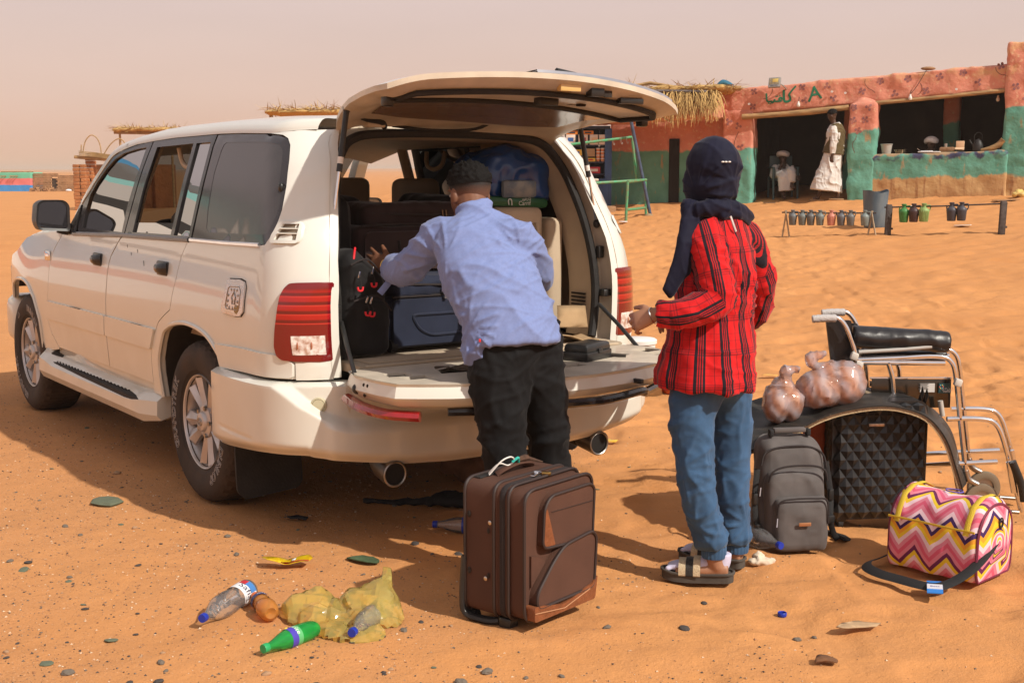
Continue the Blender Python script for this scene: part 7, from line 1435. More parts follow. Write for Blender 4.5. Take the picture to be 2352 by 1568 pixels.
# the car mat draped over it
mt_ = thing('floor_mat', 'black perforated rubber mat with brown carpet back draped over luggage', 'mat', (1.6, 5.55, 0))
fe = spline([(0.961, 5.300, 0.378), (1.076, 5.330, 0.415), (1.228, 5.360, 0.478), (1.315, 5.380, 0.517), (1.421, 5.400, 0.546), (1.551, 5.400, 0.566), (1.663, 5.400, 0.559), (1.776, 5.400, 0.517), (1.865, 5.420, 0.418), (1.924, 5.440, 0.279), (1.966, 5.460, 0.168)], 5); be = spline([(0.995, 5.620, 0.524), (1.141, 5.680, 0.558), (1.306, 5.720, 0.581), (1.401, 5.750, 0.586), (1.518, 5.780, 0.584), (1.653, 5.800, 0.575), (1.789, 5.820, 0.547), (1.922, 5.820, 0.486), (2.017, 5.820, 0.384), (2.063, 5.820, 0.251), (2.092, 5.820, 0.148)], 5)
def mat_layer(t0, t1, m, name, ins=0.):
    V = []; n_ = len(fe); kk = 9
    for i in range(n_):
        for j in range(kk+1):
            p_ = fe[i].lerp(be[i], j/kk*(1-ins)); a_ = fe[min(i+1, n_-1)]-fe[max(i-1, 0)]; d_ = be[i]-fe[i]; nn = a_.cross(d_).normalized(); nn = nn if nn.z > 0 or abs(nn.z) < .2 and nn.x > 0 else -nn
            bump_ = .012*sin(j*.7)*sin(i*.35); V += [p_+nn*(t0+bump_)-Vector(mt_.location), p_+nn*(t1+bump_)-Vector(mt_.location)]
    id_ = lambda i, j, k: (i*(kk+1)+j)*2+k; F = []
    for i in range(n_-1):
        for j in range(kk): F += [(id_(i, j, 0), id_(i, j+1, 0), id_(i+1, j+1, 0), id_(i+1, j, 0)), (id_(i, j, 1), id_(i+1, j, 1), id_(i+1, j+1, 1), id_(i, j+1, 1))]
        F += [(id_(i, 0, 0), id_(i+1, 0, 0), id_(i+1, 0, 1), id_(i, 0, 1)), (id_(i, kk, 0), id_(i, kk, 1), id_(i+1, kk, 1), id_(i+1, kk, 0))]
    for i in (0, n_-1): F += [(id_(i, j, 0), id_(i, j, 1), id_(i, j+1, 1), id_(i, j+1, 0)) for j in range(kk)]
    return L_(mt_, name, (V, F), m, sharp=60)
mrub = mat('perforated_rubber', (.020, .018, .016), rough=.5); n, L, b = nodes(mrub); t = n.new('ShaderNodeTexCoord'); mp = n.new('ShaderNodeMapping'); mp.inputs['Scale'].default_value = (1, 1, .3); vo = n.new('ShaderNodeTexVoronoi'); vo.inputs['Scale'].default_value = 150; vo.inputs['Randomness'].default_value = .0; L.new(t.outputs['Object'], mp.inputs[0]); L.new(mp.outputs[0], vo.inputs['Vector']); r = n.new('ShaderNodeMapRange'); r.inputs[1].default_value = .16; r.inputs[2].default_value = .24; r.inputs[3].default_value = 1; r.inputs[4].default_value = 0; L.new(vo.outputs['Distance'], r.inputs[0]); x = n.new('ShaderNodeMix'); x.data_type = 'RGBA'; L.new(r.outputs[0], x.inputs[0]); x.inputs[6].default_value = (.022, .020, .018, 1); x.inputs[7].default_value = (.12, .09, .065, 1); L.new(x.outputs[2], b.inputs['Base Color'])
mat_layer(0, .006, mrub, 'rubber_top'); mat_layer(-.010, -.001, mat('brown_carpet', (.17, .095, .05), rough=1, var=.3, vs=60, bump=.8, bs=200), 'carpet_back', .01); mat_layer(-.016, -.010, mat('pale_felt', (.45, .34, .20), rough=1, bump=.8, bs=200), 'felt_edge', .03)
# bread in plastic bags
def film(name, tint, diff, k=.4, rough=.12, noise_=None):
    m = bpy.data.materials.new(name); m.use_nodes = True; n = m.node_tree.nodes; L = m.node_tree.links; n.clear(); tr = n.new('ShaderNodeBsdfTransparent'); tr.inputs[0].default_value = (*tint, 1); gl = n.new('ShaderNodeBsdfGlossy'); gl.inputs['Roughness'].default_value = rough; df = n.new('ShaderNodeBsdfDiffuse'); df.inputs[0].default_value = (*diff, 1); tl = n.new('ShaderNodeBsdfTranslucent'); tl.inputs[0].default_value = (*diff, 1)
    a = n.new('ShaderNodeMixShader'); a.inputs[0].default_value = .5; L.new(df.outputs[0], a.inputs[1]); L.new(tl.outputs[0], a.inputs[2]); b_ = n.new('ShaderNodeMixShader'); b_.inputs[0].default_value = k; L.new(tr.outputs[0], b_.inputs[1]); L.new(a.outputs[0], b_.inputs[2]); fr = n.new('ShaderNodeFresnel'); fr.inputs[0].default_value = 1.45; c = n.new('ShaderNodeMixShader'); L.new(fr.outputs[0], c.inputs[0]); L.new(b_.outputs[0], c.inputs[1]); L.new(gl.outputs[0], c.inputs[2]); o = n.new('ShaderNodeOutputMaterial'); L.new(c.outputs[0], o.inputs[0])
    if noise_:
        t = n.new('ShaderNodeTexCoord'); z = n.new('ShaderNodeTexWave'); z.inputs['Scale'].default_value = 5.5; z.inputs['Distortion'].default_value = 5; z.inputs['Detail'].default_value = 3; mp = n.new('ShaderNodeMapping'); mp.inputs['Rotation'].default_value = (0, .6, .3); L.new(t.outputs['Object'], mp.inputs[0]); L.new(mp.outputs[0], z.inputs['Vector']); x = n.new('ShaderNodeMix'); x.data_type = 'RGBA'; L.new(z.outputs['Fac'], x.inputs[0]); x.inputs[6].default_value = (*diff, 1); x.inputs[7].default_value = (*noise_, 1); L.new(x.outputs[2], df.inputs[0]); L.new(x.outputs[2], tl.inputs[0])
    return m
PF = film('violet_film', (.94, .88, .92), (.90, .80, .86), .55, .12, (.82, .46, .34)); BRD = mat('bread_crust', (.60, .24, .10), rough=.8, col2=(.66, .50, .32), vs=13, detail=3, stretch=(2.2, 1, .5))
def crumple(V, Nn, amp, f, seed): r = 1-np.abs(vnoise(V*f, seed)); r2 = 1-np.abs(vnoise(V*f*2.3, seed+1)); return V+Nn*(amp*(r**2-.4)+amp*.5*(r2**2-.4))[:, None]
for lab, els, knot in (('larger tied plastic bag of flat bread lying on top of the mat', [((1.331, 5.500, 0.623), (.10, .09, .085)), ((1.445, 5.520, 0.648), (.09, .09, .10)), ((1.384, 5.530, 0.670), (.09, .08, .075))], (1.313, 5.500, 0.728)), ('smaller plastic bag of flat bread at the left edge of the mat', [((1.137, 5.450, 0.574), (.062, .07, .085)), ((1.201, 5.460, 0.572), (.055, .06, .075)), ((1.171, 5.460, 0.630), (.05, .06, .06))], (1.190, 5.450, 0.671))):
    o_ = Vector(els[0][0]); bg = thing('bread_bag', lab, 'bag', o_); V, F, Nn = remesh([g_ell(c, r) for c, r in els]+[limb([Vector(els[-1][0])+Vector((0, 0, .03)), Vector(knot), Vector(knot)+Vector((-.02, 0, .035)), Vector(knot)+Vector((.05, 0, .055))], [.04, .016, .022, .012])], .009, 2)
    V = crumple(V, Nn, .012, 9, 7); V = rfold(V, Nn, Vector(knot)-Vector((0, 0, .03)), (0, -1, .2), 19, .016, .22, 3, 3); V = rfold(V, Nn, Vector(els[-1][0])+Vector((.05, 0, 0)), (.3, -1, .3), 13, .012, .12, 5, 3); new('film', V-np.array(o_), F, PF, bg, sharp=30)
    for i, (c, r) in enumerate(els): V, F = g_ell((0, 0, 0), (r[0]*.62, r[1]*.85, r[2]*.82), 20, 14, rot('Y', .35+.15*i)); tag(new('flatbread', V, F, BRD, loc=Vector(c)+Vector((0, 0, -.004))), ('left', 'right', 'upper')[i]+' one of the flat breads inside the '+('larger' if 'larger' in lab else 'smaller')+' plastic bag on the mat', 'bread', 'bread in the plastic bags')
tag(new('red_bag', *remesh([g_box((1.350, 5.620, 0.306), (.10, .10, .36), .03, 3)], .012, 2)[:2], mat('orange_red_fabric', (.36, .07, .02), rough=.8, var=.3, vs=12, bump=.4, bs=60), sharp=None), 'orange red fabric bag half hidden behind the grey backpack', 'bag')
# wheelchair
wh_ = thing('wheelchair', 'folded chrome wheelchair with black upholstery behind the luggage', 'wheelchair', (1.9, 5.75, 0)); wo_ = Vector(wh_.location)
def T(name, P, r=.0115, m=CHROME, k=5, n_=10, p=None): return L_(p or wh_, name, g_tube(spline([Vector(q_)-wo_ for q_ in P], k), r, n_), m)
VIN = mat('black_vinyl', (.014, .013, .015), rough=.38, bump=.3, bs=25, bd=.006)
for s, off in ((0, Vector((0, 0, 0))), (1, Vector((.10, .24, .0)))):
    f = lambda x, y: Vector(AT0(x, y))+off if False else None
    A_ = lambda p_: Vector(p_)+off
    T('back_post', [A_((1.418, 5.700, 0.914)), A_((1.463, 5.700, 0.908)), A_((1.504, 5.700, 0.851)), A_((1.543, 5.700, 0.737)), A_((1.566, 5.700, 0.568)), A_((1.611, 5.700, 0.157))])
    T('push_grip', [A_((1.342, 5.700, 0.908)), A_((1.389, 5.700, 0.912)), A_((1.447, 5.700, 0.912))], [.0165, .018]*5+[.0165], mat('grey_grip', (.45, .43, .42), rough=.6, bump=.5, bs=150))
    T('arm_tube', [A_((1.551, 5.700, 0.725)), A_((1.726, 5.700, 0.733)), A_((1.902, 5.700, 0.741)), A_((1.969, 5.700, 0.717)), A_((1.996, 5.700, 0.638)), A_((2.022, 5.700, 0.459)), A_((2.060, 5.700, 0.207))])
    T('arm_pad_rail', [A_((1.553, 5.700, 0.760)), A_((1.725, 5.700, 0.770)), A_((1.880, 5.700, 0.784))], .009, mat('grey_plastic_trim', (.4, .39, .37), rough=.5)); T('seat_rail', [A_((1.551, 5.700, 0.713)), A_((1.942, 5.700, 0.709))])
    T('leg_tube', [A_((1.963, 5.700, 0.455)), A_((2.111, 5.700, 0.455)), A_((2.187, 5.700, 0.429)), A_((2.236, 5.700, 0.318)), A_((2.284, 5.700, 0.157)), A_((2.320, 5.700, 0.025))]); T('lower_rail', [A_((1.609, 5.700, 0.207)), A_((1.825, 5.700, 0.238)), A_((2.199, 5.700, 0.258))])
    T('arm_strut', [A_((1.688, 5.700, 0.713)), A_((1.711, 5.700, 0.638)), A_((1.717, 5.700, 0.568))]); T('castor_stem', [A_((2.059, 5.700, 0.218)), A_((2.075, 5.700, 0.177)), A_((2.116, 5.700, 0.153))], .014, STEEL)
    c = A_((2.134, 5.700, 0.132)); c.z = .078; V, F = g_lathe([(.045, -.012), (.060, -.016), (.076, -.012), (.080, 0), (.076, .012), (.060, .016), (.045, .012)], 32, Matrix.Translation(c-wo_) @ Matrix.Rotation(-pi/2, 4, 'X'), cap=False); cs = L_(wh_, 'castor', (V, F), mat('tan_rubber', (.19, .14, .09), rough=.7)); L_(cs, 'castor_hub', g_lathe([(0, -.014), (.014, -.014), (.02, -.006), (.047, -.005), (.047, .005), (.02, .006), (.014, .014), (0, .014)], 24, Matrix.Translation(c-wo_) @ Matrix.Rotation(-pi/2, 4, 'X')), STEEL, sharp=30)
    c = A_((1.599, 5.700, 0.218)); c = Vector((c.x-.10, c.y+.02, .30)); M_ = Matrix.Translation(c-wo_) @ Matrix.Rotation(-pi/2, 4, 'X'); V, F = g_lathe([(.275, -.012), (.29, -.016), (.30, 0), (.29, .016), (.275, .012)], 56, M_, cap=False); rw_ = L_(wh_, 'rear_wheel', (V, F), MATS['tan_rubber']); L_(rw_, 'hand_rim', g_tube([M_ @ Vector((.25*cos(a), .25*sin(a), -.03)) for a in np.linspace(0, 2*pi, 49)[:-1]], .008, 6, closed=True), CHROME); g = G()
    for a in np.linspace(0, 2*pi, 29)[:-1]: g.add(*g_tube([M_ @ Vector((.02*cos(a+.5), .02*sin(a+.5), .012)), M_ @ Vector((.28*cos(a), .28*sin(a), 0))], .0015, 4))
    L_(rw_, 'spokes', g, STEEL)
    T('footrest_pin', [A_((2.239, 5.660, 0.267)), A_((2.270, 5.660, 0.126))], .016, CHROME); T('footrest_bolt', [A_((2.203, 5.680, 0.036)), A_((2.302, 5.680, 0.028))], .009, STEEL)
L_(wh_, 'backrest', shell(rpoly([(0, 0), (.10, .0), (.085, .20), (-.03, .20)], .01), lambda x, z, d: (Vector((1.443, 5.720, 0.698))-wo_+Vector((x, .02+d, z))), .015, step=.05), VIN); L_(wh_, 'backrest_far', shell(rpoly([(0, 0), (.05, .0), (.03, .19), (-.01, .19)], .01), lambda x, z, d: (Vector((1.570, 5.900, 0.675))-wo_+Vector((x, d, z))), .015, step=.05), VIN)
V, F, Nn = remesh([limb([Vector((1.534, 5.740, 0.826))-wo_, Vector((1.735, 5.740, 0.816))-wo_, Vector((1.967, 5.740, 0.800))-wo_], [(.052, .060), (.050, .055), (.047, .05)], 5, 20, (0, 0, 1))], .01, 1); V = wrinkle(V, Nn, (1, 0, .1), 8, 9, .006, 9); L_(wh_, 'arm_cushion', (V, F), VIN, sharp=None); V, F, Nn = remesh([g_box(Vector((1.791, 5.850, 0.725))-wo_, (.40, .12, .05), .015, 3)], .012, 2); L_(wh_, 'folded_seat', (V, F), VIN, sharp=None)
sp_ = L_(wh_, 'side_panel', g_box(Vector((1.805, 5.730, 0.569))-wo_, (.36, .004, .135), .001), mat('dark_mirror_steel', (.10, .085, .07), rough=.15, metal=.9, var=.3, vs=5)); L_(sp_, 'panel_edge', g_box(Vector((1.801, 5.728, 0.637))-wo_, (.37, .008, .010), .002), CHROME)
L_(sp_, 'white_label', g_box(Vector((1.876, 5.722, 0.594))-wo_, (.066, .003, .040), 0), mat('label_grey', (.55, .54, .52), rough=.5)); g = G()
for i in range(5): g.add(*g_box(Vector((1.862, 5.719, 0.613))-wo_+Vector((-.004, 0, -.006*i)), (.045-.012*(i % 2), .001, .002)))
L_(sp_, 'label_print', g, mat('print_grey', (.12, .12, .12))); L_(sp_, 'teal_label', g_box(Vector((1.955, 5.722, 0.592))-wo_, (.055, .003, .046), 0), mat('teal_print', (.008, .055, .065), rough=.4)); V, F = text_mesh('nahdi', .017); o = Vector((1.966, 5.719, 0.579))-wo_; L_(sp_, 'label_text', ([(o.x+v.x, o.y, o.z+v.y) for v in V], F), mat('label_white', (.7, .7, .7)), smooth=False); V, F = text_mesh('\u0627\u0644\u0646\u0647\u062f\u064a'[::-1], .016); L_(sp_, 'label_text', ([(o.x+v.x, o.y, o.z+v.y+.013) for v in V], F), MATS['label_white'], smooth=False)
for i in range(6): a = i*1.05; L_(sp_, 'label_mark', g_ell(Vector((1.938, 5.719, 0.599))-wo_+Vector((.008*cos(a), 0, .008*sin(a))), (.003, .001, .003), 8, 4), mat('mark_%d' % (i % 3), ((.6, .1, .1), (.6, .45, .1), (.1, .4, .5))[i % 3]))
for q_ in ((1.531, 5.685, 0.743), (2.000, 5.685, 0.624), (1.552, 5.685, 0.703)): L_(wh_, 'tape_wrap', g_box(Vector(q_)-wo_, (.035, .03, .035), .008, R=rot('Y', .3)), mat('clear_tape', (.55, .52, .47), rough=.3))
T('brake_lever', [(1.936, 5.680, 0.473), (1.923, 5.680, 0.542)], .012, mat('grey_lever', (.42, .40, .36), rough=.5)); T('footrest_clamp', [(2.245, 5.640, 0.272), (2.289, 5.640, 0.172), (2.307, 5.640, 0.091)], .018, PLASTIC)
# pink zigzag duffel
df = thing('duffel_bag', 'pink and yellow zigzag duffel bag with a black shoulder strap', 'duffel bag', (1.73, 4.93, 0), radians(-47)); df.scale = (1.0, 1.12, 1.16); dlen, dd, dh = .37, .27, .285
prof = spline([(-.12, 0, .012), (-.135, 0, .05), (-.135, 0, .15), (-.125, 0, .20), (-.09, 0, .255), (-.03, 0, .282), (.04, 0, .280), (.10, 0, .25), (.13, 0, .20), (.137, 0, .12), (.133, 0, .04), (.115, 0, .012)], 5); ns_ = len(prof); nx_ = 40; V = []; A = []; F = []
acc = [0]
for a, b_ in zip(prof[:-1], prof[1:]): acc.append(acc[-1]+(b_-a).length)
for i in range(nx_+1):
    t = i/nx_; x = (t-.5)*dlen; e_ = min(t, 1-t)*nx_; sc = 1-.10*max(0, 1-e_/2.5)**2
    for j, p_ in enumerate(prof): sag = .018*(1-(2*t-1)**2)*max(0, (p_.z-.1)/.18); V.append((x, p_.x*sc, .012+(p_.z-.012)*sc-sag)); A.append((x, acc[j], 0))
F = [(i*ns_+j, (i+1)*ns_+j, (i+1)*ns_+j+1, i*ns_+j+1) for i in range(nx_) for j in range(ns_-1)]+[(i*ns_+ns_-1, (i+1)*ns_+ns_-1, (i+1)*ns_, i*ns_) for i in range(nx_)]
V = np.array(V); Vn = V+np.stack([0*V[:, 0], -.010*fbm(V*11, 3, 3)*np.sign(-V[:, 1]), .008*fbm(V*9, 3, 6)*(V[:, 2] > .1)], 1)
ZC = [(.72, .52, .58), (.62, .20, .27), (.58, .10, .17), (.62, .20, .27), (.72, .52, .58), (.70, .49, .03), (.13, .02, .08), (.62, .20, .27), (.58, .10, .17), (.62, .22, .30), (.72, .55, .60), (.70, .49, .03), (.70, .32, .03), (.05, .02, .10)]
def zigzag():
    m = mat('zigzag_print', (.6, .3, .3), rough=.7, spec=.25, bump=.2, bs=500, bd=.002); n, L, b = nodes(m); at_ = n.new('ShaderNodeAttribute'); at_.attribute_name = 'print'; s = n.new('ShaderNodeSeparateXYZ'); L.new(at_.outputs['Vector'], s.inputs[0])
    pp = n.new('ShaderNodeMath'); pp.operation = 'PINGPONG'; pp.inputs[1].default_value = .068; L.new(s.outputs[0], pp.inputs[0]); ml = n.new('ShaderNodeMath'); ml.operation = 'MULTIPLY_ADD'; ml.inputs[1].default_value = .95; L.new(pp.outputs[0], ml.inputs[0]); L.new(s.outputs[1], ml.inputs[2]); k = n.new('ShaderNodeMath'); k.operation = 'MULTIPLY'; k.inputs[1].default_value = 1/.245; L.new(ml.outputs[0], k.inputs[0]); f = n.new('ShaderNodeMath'); f.operation = 'FRACT'; L.new(k.outputs[0], f.inputs[0])
    r = n.new('ShaderNodeValToRGB'); r.color_ramp.interpolation = 'CONSTANT'; L.new(f.outputs[0], r.inputs[0]); e = r.color_ramp.elements; e[0].color = (*ZC[0], 1); e[1].position = 1/14; e[1].color = (*ZC[1], 1)
    for i in range(2, 14): q = e.new(i/14); q.color = (*ZC[i], 1)
    L.new(r.outputs[0], b.inputs['Base Color']); return m
ZM = zigzag(); bd_ = new('bag_body', Vn, F, ZM, df, sharp=60); attr(bd_, 'print', np.array(A)+np.array([.2, .03, 0]))
BORD = mat('maroon_piping', (.16, .02, .05), rough=.6)
for s in (-1, 1):
    x = s*dlen/2; P = [Vector((x, p_.x*.9, .012+(p_.z-.012)*.9)) for p_ in prof]; c = Vector((x+s*.022, 0, .13)); V = [c]; A = [(0, .13, 0)]; F = []
    for k_, sc in ((1, .55), (2, 1.0)):
        for p_ in P: q = c.lerp(p_, sc); q.x = x+s*(.020 if k_ == 1 else 0); V.append(q); A.append((q.y+.3, q.z, 0))
    m_ = len(P); F = [(0, 1+j, 1+(j+1) % m_) for j in range(m_)]+[(1+j, 1+m_+j, 1+m_+(j+1) % m_, 1+(j+1) % m_) for j in range(m_)]; e_ = new('end_panel', V, F, ZM, df, sharp=None); attr(e_, 'print', A)
    L_(df, 'piping', g_tube(P, .0055, 6, closed=True), BORD); L_(df, 'ring', g_tube([Vector((x+s*.024, .012*cos(a), .20+.016*sin(a))) for a in np.linspace(0, 2*pi, 15)[:-1]], .0035, 6, closed=True), PLASTIC)
YEL = mat('yellow_tape', (.62, .44, .03), rough=.6, bump=.4, bs=300)
for s in (-1, 1): x = s*.145; L_(df, 'webbing', g_tube([Vector((x, y, z)) for y, z in ((-.140, .17), (-.122, .212), (-.088, .258), (-.03, .280), (.04, .278), (.10, .252))], (.003, .012), 8, up=(0, 0, 1)), YEL)
L_(df, 'pocket_edge', g_tube([Vector((x, -.139-.002*sin(x*30), .185-.0*x)) for x in np.linspace(-.18, .18, 12)], (.0025, .004), 6, up=(0, 1, 0)), YEL); L_(df, 'top_logo', g_tube([Vector((.0+.035*cos(a), .02+.022*sin(a), .272)) for a in np.linspace(0, 2*pi, 21)[:-1]], .0022, 5, closed=True), mat('blue_ink', (.12, .10, .42)))
sr = [(1.918, 4.930, 0.198), (1.882, 4.840, 0.171), (1.816, 4.740, 0.137), (1.736, 4.680, 0.083), (1.654, 4.650, 0.042), (1.587, 4.640, 0.020), (1.531, 4.670, 0.010), (1.470, 4.740, 0.003), (1.421, 4.800, 0.010), (1.395, 4.880, 0.019), (1.419, 4.950, 0.024), (1.477, 5.000, 0.021), (1.527, 5.020, 0.038)]
sr = [Vector(p_) for p_ in sr]; Ms = Matrix.Rotation(-radians(-47), 3, 'Z'); sl2 = [Matrix.Diagonal((1/1.0, 1/1.12, 1/1.16)) @ (Ms @ (Vector((p_.x, p_.y, max(p_.z, .024)))-Vector((1.73, 4.93, 0)))) for p_ in sr]; st_ = L_(df, 'shoulder_strap', g_tube(spline(sl2, 4), (.0025, .020), 8, up=(0, 0, 1)), BK); L_(df, 'buckle', g_box(sl2[0], (.02, .03, .05), .006), PLASTIC)
tgp = Matrix.Diagonal((1/1.0, 1/1.12, 1/1.16)) @ (Ms @ (Vector((1.575, 4.62, .03))-Vector((1.73, 4.93, 0)))); R_ = Ms @ rot('Z', -.25); lt_ = L_(df, 'luggage_tag', g_box(tgp, (.055, .13, .003), 0, R=R_), mat('blue_card', (.02, .20, .60), rough=.5)); L_(lt_, 'tag_band', g_box(tgp+Vector((0, 0, .002)), (.054, .05, .002), 0, R=R_), mat('white_card', (.62, .62, .66), rough=.5)); V, F = text_mesh('Barcode'[:1]+'ase', .018); L_(lt_, 'tag_text', ([tgp+R_ @ Vector((v.x, v.y, .0035)) for v in V], F), mat('blue_ink2', (.05, .06, .3)), smooth=False)
# ------------------------------------------------------------------ luggage in the boot (children of nothing: each stands by itself, placed in car space)
CM_ = Matrix.Translation((-.694, 6.526, 0)) @ Matrix.Rotation(2.1917, 4, 'Z') @ Matrix.Rotation(.006, 4, 'X')
def in_car(name, label, cat, c): t = thing(name, label, cat); t.matrix_world = CM_ @ Matrix.Translation(c); return t
NY = cloth('black_nylon', (.014, .014, .015), .3, .7, 9, .2, 500); REDP = mat('red_cord', (.65, .02, .03), rough=.5)
t = in_car('backpack', 'black backpack with red zip pulls standing at the left of the boot', 'backpack', (-.85, .585, .77)); V, F, Nn = remesh([g_box((0, 0, .23), (.19, .22, .46), .06, 4), g_box((-.07, -.02, .14), (.10, .18, .26), .04, 4), g_box((-.065, .0, .36), (.08, .18, .14), .03, 3)], .01, 3); V = wrinkle(V, Nn, (0, .2, 1), 9, 6, .006, 4); V[:, 2] -= np.clip(.03-V[:, 1], 0, 1)*.85*np.clip((V[:, 2]-.2)/.26, 0, 1); new('pack_body', V, F, NY, t, sharp=None)
for P in ([(-.128, -.10, .20), (-.13, -.03, .268), (-.128, .08, .25)], [(-.11, -.09, .32), (-.115, 0, .42), (-.105, .08, .40)]): L_(t, 'zip', g_tube(spline(P, 4), .004, 6), ZIP)
L_(t, 'red_piping', g_tube(spline([(-.085, .06, .36), (-.085, .055, .43), (-.05, .03, .468)], 4), .005, 6), REDP)
for (y, z) in ((.055, .36), (-.01, .375), (.02, .255), (-.0, .25)): P = Vector((-.13, y, z)); L_(t, 'zip_pull', g_box(P, (.006, .008, .03), .002, R=rot('X', .3)), CHROME); L_(t, 'cord', g_tube(spline([P+Vector((-.003, 0, -.015)), P+Vector((-.006, -.008, -.04)), P+Vector((-.008, .002, -.055))], 3), .002, 5), BK); L_(t, 'red_loop', g_tube(spline([P+Vector((-.008, -.013, -.05)), P+Vector((-.010, -.008, -.065)), P+Vector((-.010, .008, -.065)), P+Vector((-.008, .012, -.05))], 4), .0045, 7), REDP)
NVY = cloth('navy_fabric', (.022, .028, .052), .3, .8, 6, .25, 600)
t = in_car('suitcase', 'navy blue fabric suitcase lying on the boot floor', 'suitcase', (-.68, .13, .77)); b0 = puffy(t, 'case_body', .38, .62, .235, .04, (0, 0, .13), NVY, .012, .003); fpoly = lambda s_: rpoly([(-.24*s_, .06), (.10*s_, .05), (.22*s_, .12), (.22*s_, .20), (-.24*s_, .20)], .03); L_(t, 'front_panel', shell(rrect(.58, .205, .035, .03), lambda x, z, d: (-.205+d, -x, z), .02, step=.05), NVY, sharp=35); L_(t, 'panel_ridge', g_tube([(-.207, -x, z) for x, z in rpoly([(-.20, .165), (.26, .165), (.26, .075), (-.10, .07), (-.16, .10)], .03)], .007, 6, closed=True), NVY); L_(t, 'zip', g_tube([(-.195, .29, .245), (-.197, -.28, .245)], .006, 6), ZIP)
for y in (.285, -.285): L_(t, 'wheel', g_tube([(-.18, y+.015, .03), (-.18, y-.015, .03)], .028, 14), RUBBER)
t = in_car('bag', 'dark blue soft bag lying on the navy suitcase', 'bag', (-.70, .13, 1.01)); V, F, Nn = remesh([g_box((0, 0, .045), (.36, .58, .10), .035, 4)], .011, 2); V = wrinkle(V, Nn, (0, 1, .2), 5, 8, .010, 3); new('bag_body', V, F, NVY, t, sharp=None); L_(t, 'zip', g_tube([(-.185, .25, .06), (-.19, 0, .05), (-.185, -.25, .045)], .005, 6), ZIP); L_(t, 'zip_pull', g_box((-.20, .03, .02), (.006, .018, .06), .003, R=rot('X', -.1)), CHROME)
BRN = cloth('dark_brown_fabric', (.042, .026, .025), .3, .75, 6, .25, 600)
t = in_car('suitcase', 'dark brown suitcase on top of the bags that the man is pushing', 'suitcase', (-.58, .22, 1.105)); puffy(t, 'case_body', .34, .60, .21, .04, (0, 0, .11), BRN, .012, .004); puffy(t, 'upper_pocket', .30, .52, .12, .045, (.02, -.02, .255), BRN, .012, .008, 12); L_(t, 'front_panel', shell(rrect(.54, .17, .035, .02), lambda x, z, d: (-.185+d, -x, z), .02, step=.05), BRN, sharp=35); L_(t, 'slot', g_tube([(-.187, .10, .15), (-.187, .085, .03)], .007, 6), ZIP); L_(t, 'zip', g_tube(spline([(-.165, .28, .215), (-.172, .1, .222), (-.165, -.28, .215)], 4), .005, 6), ZIP); L_(t, 'zip', g_tube(spline([(-.12, .2, .27), (-.135, .0, .262), (-.13, -.2, .258)], 4), .005, 6), ZIP)
L_(t, 'orange_pull', g_box((-.19, -.075, .215), (.008, .014, .040), .003), mat('orange_rubber', (.55, .09, .02), rough=.5))
for y in (-.16, -.18): L_(t, 'zip_pull', g_tube([(-.135, y, .28), (-.15, y+.004, .245)], .005, 6), CHROME)
for i, (c, d_, lab) in enumerate((((-.30, .50, 1.33), (.30, .40, .24), 'black bag under the headrest at the left rear of the boot'), ((-.35, -.12, 1.30), (.30, .30, .30), 'black bag behind the man at the middle of the boot'), ((-.55, .62, 1.15), (.35, .22, .60), 'black bag squeezed against the left side trim'))):
    t = in_car('bag', lab, 'bag', c); V, F, Nn = remesh([g_box((0, 0, 0), d_, .06, 4)], .014, 3); V = wrinkle(V, Nn, (.3, 1, .2), 6, 7, .012, i); new('bag_body', V, F, NY, t, sharp=None)
BF = mat('blue_plastic_film', (.012, .065, .24), rough=.28, col2=(.008, .035, .13), vs=5, coat=.2)
t = in_car('carrier_bag', 'blue plastic carrier bag with a green base stuffed under the roof', 'bag', (-.50, -.42, 1.405)); V, F, Nn = remesh([g_box((0, 0, .12), (.34, .40, .24), .07, 4), g_ell((-.03, .03, .2), (.13, .15, .08))], .01, 2); V = crumple(V, Nn, .020, 9, 3); new('film', V, F, BF, t, sharp=None)
L_(t, 'green_base', g_box((-.165, .03, .012), (.06, .36, .05), .02, R=rot('X', .04)), mat('green_print', (.010, .085, .03), rough=.4)); L_(t, 'photo_print', g_box((-.192, .03, .075), (.03, .20, .085), .02), mat('bread_print', (.24, .25, .24), rough=.35, col2=(.06, .10, .16), vs=16))
V, F = text_mesh('Carrif', .030); L_(t, 'bag_text', ([(-.198, .0-v.x, .006+v.y) for v in V], F), mat('bag_white', (.6, .62, .6)), smooth=False); V, F = text_mesh('\ufedb\ufe8e\ufead\ufed3\ufeee\ufead'[::-1], .024); L_(t, 'bag_text', ([(-.198, -.01-v.x, .028+v.y) for v in V], F), MATS['bag_white'], smooth=False)
L_(t, 'bag_logo', g_tube(spline([(-.198, .075, -.003), (-.198, .078, .022), (-.198, .088, .028), (-.198, .096, .02), (-.198, .092, .0)], 4), .003, 6), MATS['bag_white'])
t = in_car('tool_case', 'black plastic tool case lying on the open tailgate', 'case', (-1.40, -.25, .752)); t.rotation_euler = (0, 0, 2.1917+.35)
L_(t, 'case_base', g_box((0, 0, .024), (.13, .21, .042), .008), PLASTIC); L_(t, 'case_lid', g_box((0, 0, .060), (.125, .205, .034), .010, taper=(.9, .94)), PLASTIC); L_(t, 'latch', g_box((-.066, .0, .045), (.008, .03, .02), .003), PLASTIC)
